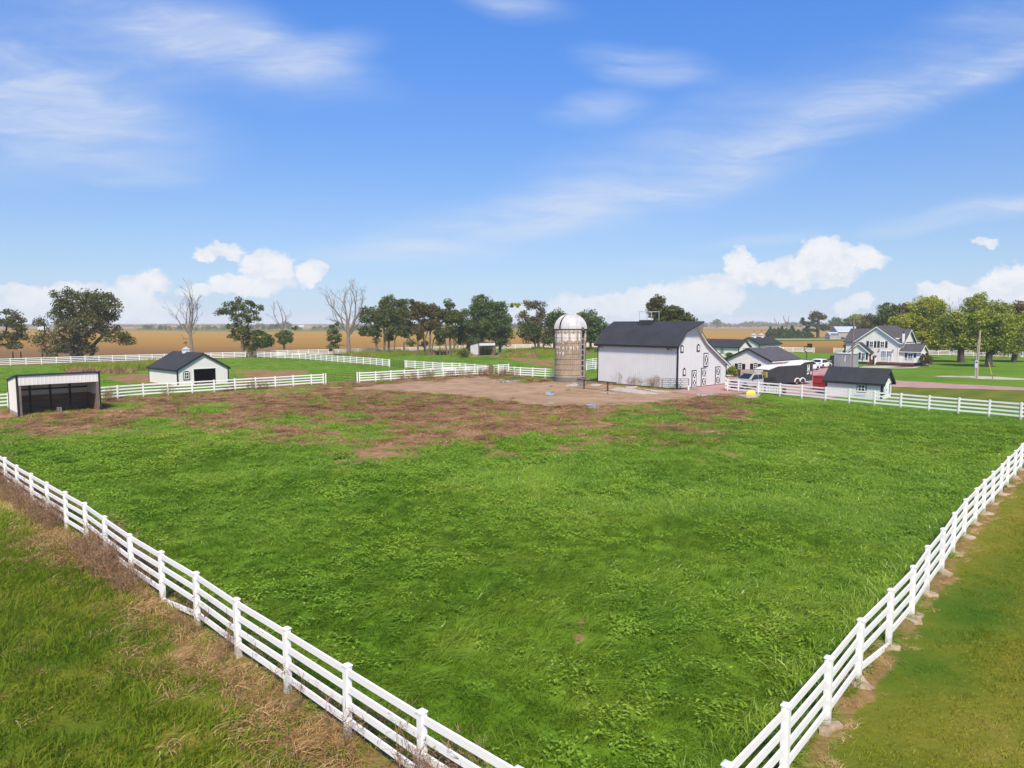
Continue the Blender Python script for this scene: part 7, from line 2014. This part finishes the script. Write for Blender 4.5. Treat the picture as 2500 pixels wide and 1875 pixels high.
# ------------------------------------------------------------------ grass, weeds and thatch (uncountable: instanced tufts)
def tuft(nb, rad, hmin, hmax, wid, lean, bend, seed, flat=0.0, wind=(0.35, 0.0)):
    """nb blades: each a bent tapering ribbon"""
    r_ = np.random.default_rng(seed); V = []; F = []; T = []
    for i in range(nb):
        a = r_.random() * 2 * math.pi; q = rad * math.sqrt(r_.random()); p = np.array([q * math.cos(a), q * math.sin(a), -.02])
        h = hmin + (hmax - hmin) * r_.random() ** 1.3; az = r_.random() * 2 * math.pi
        d = np.array([math.cos(az), math.sin(az)]) * lean * r_.random() + np.array(wind) * (.5 + .6 * r_.random())
        w = wid * (.6 + .7 * r_.random()); side = np.array([-math.sin(az + 1.2), math.cos(az + 1.2), 0])
        up = 1 - flat
        pts = []
        for f in (0, .4, .75, 1.0):
            k = f + bend * f * f
            z = h * up * (f - .42 * bend * f * f * (1 + np.hypot(*d)))
            pts.append(p + np.array([d[0] * h * k, d[1] * h * k, max(z, .01 if f else -.02)]))
        b = len(V); ws = (w, w * .9, w * .55)
        for j in range(3): V += [pts[j] - side * ws[j] / 2, pts[j] + side * ws[j] / 2]
        V.append(pts[3]); F += [(b, b + 1, b + 3, b + 2), (b + 2, b + 3, b + 5, b + 4), (b + 4, b + 5, b + 6, b + 6)]
        T += [float(np.clip(r_.normal(.5, .24), 0, 1))] * 7
    return V, F, T
def rosette(nb, rad, size, seed, tall=.25):
    """broad-leaved weeds"""
    r_ = np.random.default_rng(seed); V = []; F = []; T = []
    for i in range(nb):
        a = r_.random() * 2 * math.pi; q = rad * math.sqrt(r_.random()); c = np.array([q * math.cos(a), q * math.sin(a), tall * (.3 + .8 * r_.random())])
        az = r_.random() * 2 * math.pi; d = np.array([math.cos(az), math.sin(az), r_.uniform(-.25, .55)]); d /= np.linalg.norm(d)
        sd = np.cross(d, [0, 0, 1]); sd /= np.linalg.norm(sd); L = size * (.6 + .8 * r_.random()); w = L * .52
        nrm = np.cross(sd, d)
        b = len(V)
        V += [c, c + d * L * .35 + sd * w * .5 + nrm * L * .05, c + d * L * .75 + sd * w * .38, c + d * L - nrm * L * .12, c + d * L * .75 - sd * w * .38, c + d * L * .35 - sd * w * .5 + nrm * L * .05]
        F += [(b, b + 1, b + 2, b + 3), (b, b + 3, b + 4, b + 5)]
        T += [float(np.clip(r_.normal(.5, .25), 0, 1))] * 6
    return V, F, T
def stalks(nb, rad, h, seed, wid=.012):
    """dry branching weed stalks"""
    r_ = np.random.default_rng(seed); V = []; F = []; T = []
    def rib(p, q, w):
        d = q - p; sd = np.cross(d, r_.normal(0, 1, 3)); sd /= (np.linalg.norm(sd) + 1e-6); b = len(V)
        V.extend([p - sd * w, p + sd * w, q + sd * w * .5, q - sd * w * .5]); F.append((b, b + 1, b + 2, b + 3)); T.extend([float(r_.random())] * 4)
    for i in range(nb):
        a = r_.random() * 2 * math.pi; q = rad * math.sqrt(r_.random()); p = np.array([q * math.cos(a), q * math.sin(a), 0.])
        H_ = h * (.5 + .6 * r_.random()); top = p + np.array([r_.normal(0, .18) * H_, r_.normal(0, .18) * H_, H_]); mid = (p + top) / 2 + r_.normal(0, .05, 3)
        rib(p, mid, wid); rib(mid, top, wid * .8)
        for k in range(7):
            f = .35 + .62 * r_.random(); s0 = p + (top - p) * f; e = s0 + np.array([r_.normal(0, .16), r_.normal(0, .16), .10 + .16 * r_.random()]) * H_ * .9
            rib(s0, e, wid * .6)
            for j in range(2): rib(e, e + r_.normal(0, .05, 3) + np.array([0, 0, .05]), wid * .7)
    return V, F, T
SRC_N = [0]
def source(parts, m):
    c = bpy.data.collections.new('tufts')
    for i, (V, F, T) in enumerate(parts):
        me = bpy.data.meshes.new('tuft'); F2 = [f if len(set(f)) == 4 else f[:3] for f in F]
        me.from_pydata([tuple(v) for v in V], [], F2); me.materials.append(m)
        a = me.attributes.new('tint', 'FLOAT', 'POINT'); a.data.foreach_set('value', np.array(T, np.float32))
        c.objects.link(bpy.data.objects.new('tuft.%03d' % i, me))
    return c
def scatter(name, P, rot, scl, idx, src):
    n = len(P); me = bpy.data.meshes.new(name)
    me.vertices.add(n); me.vertices.foreach_set('co', np.asarray(P, np.float32).ravel())
    for nm, ty, k, dat in (('rot', 'FLOAT_VECTOR', 'vector', rot), ('scl', 'FLOAT_VECTOR', 'vector', scl), ('idx', 'INT', 'value', idx)):
        a = me.attributes.new(nm, ty, 'POINT'); a.data.foreach_set(k, np.asarray(dat, np.int32 if ty == 'INT' else np.float32).ravel())
    o = link(name, me)
    ng = bpy.data.node_groups.new(name, 'GeometryNodeTree')
    ng.interface.new_socket('Geometry', in_out='INPUT', socket_type='NodeSocketGeometry'); ng.interface.new_socket('Geometry', in_out='OUTPUT', socket_type='NodeSocketGeometry')
    n_, L = ng.nodes, ng.links
    gi = n_.new('NodeGroupInput'); go = n_.new('NodeGroupOutput'); ci = n_.new('GeometryNodeCollectionInfo')
    ci.inputs[0].default_value = src; ci.inputs['Separate Children'].default_value = True; ci.inputs['Reset Children'].default_value = True
    ip = n_.new('GeometryNodeInstanceOnPoints'); ip.inputs['Pick Instance'].default_value = True
    def at_(nm, t):
        x = n_.new('GeometryNodeInputNamedAttribute'); x.data_type = t; x.inputs[0].default_value = nm; return x.outputs['Attribute']
    L.new(gi.outputs[0], ip.inputs['Points']); L.new(ci.outputs[0], ip.inputs['Instance']); L.new(at_('idx', 'INT'), ip.inputs['Instance Index'])
    L.new(at_('rot', 'FLOAT_VECTOR'), ip.inputs['Rotation']); L.new(at_('scl', 'FLOAT_VECTOR'), ip.inputs['Scale']); L.new(ip.outputs[0], go.inputs[0])
    o.modifiers.new('scatter', 'NODES').node_group = ng
    return tag(o, kind='stuff')
gr = np.random.default_rng(77)
def in_view(X, Y, pad=5.0):
    f = Y * CP + H * SP
    return (np.abs(X) < 0.752 * f + pad) & (Y > 8.2)
def pts_in(x0, x1, y0, y1, dens, keep):
    n = int((x1 - x0) * (y1 - y0) * dens)
    X = x0 + (x1 - x0) * gr.random(n); Y = y0 + (y1 - y0) * gr.random(n)
    ok = in_view(X, Y) & keep(X, Y)
    return X[ok], Y[ok]
def place(name, X, Y, src, nvar, smin, smax, hvar=None, align=0.0, jit=math.pi):
    n = len(X)
    if hvar is None: hvar = np.ones(n)
    s = smin + (smax - smin) * gr.random(n)
    rot = np.stack([gr.normal(0, .07, n), gr.normal(0, .07, n), align + (gr.random(n) - .5) * 2 * jit], -1)
    scl = np.stack([s, s, s * hvar], -1)
    P = np.stack([X, Y, np.zeros(n)], -1)
    return scatter(name, P, rot, scl, gr.integers(0, nvar, n), src)
MG = M['blade_green']
S_long = source([tuft(34, .24, .22, .54, .019, .6, .95, 10 + i) for i in range(6)], MG)
S_mid = source([tuft(40, .34, .14, .38, .027, .7, .7, 20 + i) for i in range(6)], MG)
S_far = source([tuft(46, .62, .12, .34, .040, .7, .5, 30 + i) for i in range(5)], MG)
S_broad = source([rosette(34, .34, .105, 40 + i, .20) for i in range(5)], M['blade_broad'])
S_broadf = source([rosette(56, .62, .14, 50 + i, .20) for i in range(4)], M['blade_broad'])
S_olive = source([tuft(38, .26, .14, .36, .018, .5, .6, 60 + i) for i in range(6)], M['blade_olive'])
S_straw = source([tuft(30, .26, .20, .55, .019, .7, 1.0, 70 + i) for i in range(6)], M['blade_straw'])
S_lawn = source([tuft(46, .24, .04, .10, .014, 1.0, .5, 80 + i, wind=(.1, .1)) for i in range(5)], M['blade_lawn'])
S_thatch = source([tuft(36, .50, .30, .85, .042, 1.1, 1.0, 90 + i, flat=.5, wind=(.5, .2)) for i in range(6)], M['blade_thatch'])
S_stalk = source([stalks(5, .22, .75, 100 + i, .007) for i in range(6)], M['twig'])
S_weed = source([tuft(40, .55, .5, 1.15, .05, .45, .3, 110 + i, wind=(.1, 0)) for i in range(5)], M['blade_olive'])
S_wstraw = source([tuft(34, .5, .45, 1.0, .045, .5, .35, 120 + i, wind=(.1, 0)) for i in range(5)], M['blade_thatch'])

def live(X, Y):
    d, di, ol, dr = mask_at(X, Y)
    return (gr.random(len(X)) > np.maximum(d * 1.05, dr * .85)) & (di < .5)
# swathes: height and lie vary over the paddock
def lush(X, Y): return .55 + .75 * fbm(X, Y, .11, 61, 3) + .25 * (vnoise(X, Y, .45, 63) - .5)
def lie(X, Y): return (fbm(X, Y, .10, 66, 2) - .5) * 7.0
front = lambda X, Y: padd(X, Y) & live(X, Y)
X, Y = pts_in(-26, 26, 9, 30, 15, lambda x, y: front(x, y))
h = lush(X, Y); bro = fbm(X, Y, .22, 71) > .56
k = ~bro | (gr.random(len(X)) < .75)
place('tall_grass', X[k], Y[k], S_long, 6, .7, 1.15, h[k] * np.clip(1.25 - (Y[k] - 9) / 45, .7, 1.25), lie(X[k], Y[k]), .9)
S_swath = source([tuft(26, .22, .38, .80, .021, .35, 1.25, 130 + i, wind=(.75, .15)) for i in range(6)], MG)
X, Y = pts_in(-24, 24, 9, 25, 2.8, lambda x, y: front(x, y) & (gr.random(len(x)) < np.clip((fbm(x, y, .16, 141) - .40) * 3.2 + np.clip((17 - y) / 14, -.4, .35), 0, 1)))
place('tall_grass', X, Y, S_swath, 6, .7, 1.15, .75 + .4 * gr.random(len(X)), lie(X, Y) * .4 + .3, .55)
X2, Y2 = pts_in(-26, 26, 9, 30, 9, lambda x, y: front(x, y))
k = gr.random(len(X2)) < np.clip((fbm(X2, Y2, .22, 71) - .30) * 2.0, .10, .60)
place('broadleaf_weeds', X2[k], Y2[k], S_broad, 5, .6, 1.0)
X, Y = pts_in(-45, 45, 30, 52, 9, lambda x, y: front(x, y))
h = lush(X, Y)
place('tall_grass', X, Y, S_mid, 6, .7, 1.2, h * .85, lie(X, Y), .9)
X2, Y2 = pts_in(-45, 45, 30, 62, 4.5, lambda x, y: front(x, y))
br = fbm(X2, Y2, .14, 71); nearb = np.exp(-((X2 - 4) / 18) ** 2 - ((Y2 - 50) / 9) ** 2)
k = gr.random(len(X2)) < np.clip((br + nearb * .14 - .33) * 2.2, .12, .75)
place('broadleaf_weeds', X2[k], Y2[k], S_broadf, 4, .6, 1.05, .7 + .6 * gr.random(k.sum()))
X, Y = pts_in(-62, 60, 52, 100, 3.2, lambda x, y: front(x, y))
place('tall_grass', X, Y, S_far, 5, .6, 1.1, lush(X, Y) * .75, lie(X, Y), 1.2)
# back paddocks and yard: shorter
X, Y = pts_in(-110, 120, 74, 165, .9, lambda x, y: farm(x, y) & ~padd(x, y) & ~rv_(x, y) & live(x, y) & (np.hypot(x - 20, y - 88) > 14) & (x < 14))
place('paddock_grass', X, Y, S_far, 5, .7, 1.3, .35 + .3 * gr.random(len(X)))
# outer verge at the left: rough olive grass with straw along the fence
X, Y = pts_in(-60, 3, 9, 62, 15, lambda x, y: lv_(x, y) & ~padd(x, y) & ((y < 34) | (gr.random(len(x)) < .5)))
d = segdist(X, Y, F_LEFT); lim = 1.5 * (.45 + .9 * vnoise(X, Y, .4, 5)); st = gr.random(len(X)) < np.clip(1.35 - d / lim, 0.05, .88)
place('verge_grass', X[~st], Y[~st], S_olive, 6, .8, 1.4, (.6 + .8 * fbm(X[~st], Y[~st], .3, 81)), lie(X[~st], Y[~st]), 1.2)
k = st & (d > .25)
place('dry_grass', X[k], Y[k], S_straw, 6, .7, 1.25, .55 + .65 * gr.random(k.sum()), lie(X[k], Y[k]), 1.3)
# dry weeds in and just inside the fence line
X, Y = pts_in(-40, 4, 8.5, 50, 14, lambda x, y: (segdist(x, y, F_LEFT) < .75))
k = gr.random(len(X)) < .55
place('dry_grass', X[k], Y[k], S_straw, 6, .5, .9, .5 + .5 * gr.random(k.sum()))
k = vnoise(X, Y, .5, 87) > .52
place('dry_weed_stalks', X[k], Y[k], S_stalk, 6, .55, 1.3)
X, Y = pts_in(-14, 4, 8.5, 22, 3, lambda x, y: (segdist(x, y, F_LEFT) < .45) & (vnoise(x, y, .6, 89) > .35))
place('dry_weed_stalks', X, Y, S_stalk, 6, .8, 1.5)
X, Y = pts_in(-40, 4, 8.5, 50, 12, lambda x, y: padd(x, y) & (segdist(x, y, F_LEFT) < 1.5) & (vnoise(x, y, .45, 88) > .52))
place('verge_grass', X, Y, S_olive, 6, .7, 1.2, .9 + .5 * gr.random(len(X)))
# mown verge at the right
X, Y = pts_in(2, 45, 9, 46, 26, lambda x, y: rv_(x, y) & ~padd(x, y) & (segdist(x, y, F_RIGHT) > .5) & (gr.random(len(x)) < np.clip((segdist(x, y, F_RIGHT) - .2) / 1.6, .12, 1)))
place('mown_grass', X, Y, S_lawn, 5, .8, 1.4)
X, Y = pts_in(0, 40, 8.5, 44, 10, lambda x, y: (segdist(x, y, F_RIGHT) < .55))
place('dry_grass', X, Y, S_straw, 6, .28, .55, .4 + .3 * gr.random(len(X)))
X, Y = pts_in(0, 40, 8.5, 44, 7, lambda x, y: padd(x, y) & (segdist(x, y, F_RIGHT) < 1.3) & (segdist(x, y, F_RIGHT) > .35))
place('tall_grass', X, Y, S_long, 6, .9, 1.4, 1.0 + .4 * gr.random(len(X)), 1.0, .8)
# trampled dead thatch in the middle, with green seedlings
X, Y = pts_in(-62, 40, 44, 104, 4.5, lambda x, y: padd(x, y) & (mask_at(x, y)[1] < .5) & (gr.random(len(x)) < mask_at(x, y)[0]))
place('dead_thatch', X, Y, S_thatch, 6, .5, 1.2, (.25 + 1.0 * gr.random(len(X)) ** 2.2) * (.4 + 1.3 * fbm(X, Y, .3, 99)), lie(X, Y), 1.5)
X, Y = pts_in(-62, 40, 44, 100, .16, lambda x, y: padd(x, y) & (mask_at(x, y)[0] > .5) & (mask_at(x, y)[1] < .5))
place('olive_tufts', X, Y, S_weed, 5, .35, .9, .4 + .4 * gr.random(len(X)))
# edge of the dirt yard
X, Y = pts_in(-25, 40, 62, 104, 1.6, lambda x, y: padd(x, y) & (mask_at(x, y)[1] > .12) & (mask_at(x, y)[1] < .95))
place('dead_thatch', X, Y, S_thatch, 6, .4, .8, .25 + .5 * gr.random(len(X)) ** 2)
X, Y = pts_in(-25, 40, 62, 100, .25, lambda x, y: (mask_at(x, y)[1] > .5) & (fbm(x, y, .3, 93) > .70))
place('olive_tufts', X, Y, S_weed, 5, .25, .6, .35 + .3 * gr.random(len(X)))
# weeds along the middle fences, and rank weed banks
X, Y = pts_in(-60, 8, 58, 110, 5, lambda x, y: np.minimum(np.minimum(segdist(x, y, F_MIDL), segdist(x, y, F_MIDR)), segdist(x, y, F_SILO)) < .8)
k = vnoise(X, Y, .35, 95) > .5
place('dry_weed_stalks', X[k], Y[k], S_stalk, 6, .8, 1.7)
place('dead_thatch', X[k], Y[k], S_thatch, 6, .6, 1.1, .6 + 1.2 * gr.random(k.sum()))
X, Y = pts_in(-130, 40, 88, 200, 1.6, lambda x, y: sum(inpoly(x, y, q) for q in P_WEEDS) > 0)
k = fbm(X, Y, .12, 97) > .5
place('weed_bank', X[k], Y[k], S_weed, 5, .8, 1.5, .7 + .7 * gr.random(k.sum()))
place('dry_weed_bank', X[~k], Y[~k], S_wstraw, 5, .8, 1.4, .6 + .6 * gr.random((~k).sum()))
X, Y = pts_in(-110, 60, 110, 235, 1.0, lambda x, y: (np.minimum(segdist(x, y, F_FARL), segdist(x, y, F_FAR)) < 1.6) & farm(x, y) & (vnoise(x, y, .25, 98) > .45))
place('dry_weed_bank', X, Y, S_wstraw, 5, .5, 1.0, .4 + .4 * gr.random(len(X)))
# dry stalks against the barn wall
nn = 24; t_ = gr.random(nn) * 8.2 + 1.5; o_ = .25 + gr.random(nn) * .5
X = NB[0] - math.sin(ANG) * t_ - math.cos(ANG) * o_; Y = NB[1] + math.cos(ANG) * t_ - math.sin(ANG) * o_
k = (np.abs(t_ - 3.2) < 1.2) | (np.abs(t_ - 7) < 1.9)
place('dry_weed_stalks', X[k], Y[k], S_stalk, 6, .9, 2.1)
# ------------------------------------------------------------------ haze
hb = MB(); hb.span((-2600, -60, -1.1), (2600, 2700, 27.0))
hm = bpy.data.materials.new('pale_haze'); hm.use_nodes = True; hm.node_tree.nodes.clear()
ht = NT(hm.node_tree); ho = ht.n('ShaderNodeOutputMaterial'); hv = ht.n('ShaderNodeVolumePrincipled')
hv.inputs['Color'].default_value = (.92, .95, 1.0, 1); hv.inputs['Density'].default_value = .00022; hv.inputs['Anisotropy'].default_value = -.15
hm.node_tree.links.new(hv.outputs[0], ho.inputs['Volume'])
tag(hb.build('haze', hm), kind='stuff')
import OpenImageIO as oiio, sys, numpy as np
im=oiio.ImageBuf('/workdir/render_main.png').get_pixels(oiio.UINT8)
for n,x,y in [('top',512,20),('midsky',512,200),('lowsky',420,280),('cumulus',800,260),('barnL',640,370),('barnR',700,360),('fencepost',288,640),('grass',500,600),('grassfar',600,450),('field',300,340),('verge',960,650),('dead',350,420),('drive',950,388),('shed',850,385),('house',880,348),('tree',80,320),('yardtree',985,310)]:
    print(n,im[y-2:y+3,x-2:x+3,:3].reshape(-1,3).mean(0).round().astype(int))
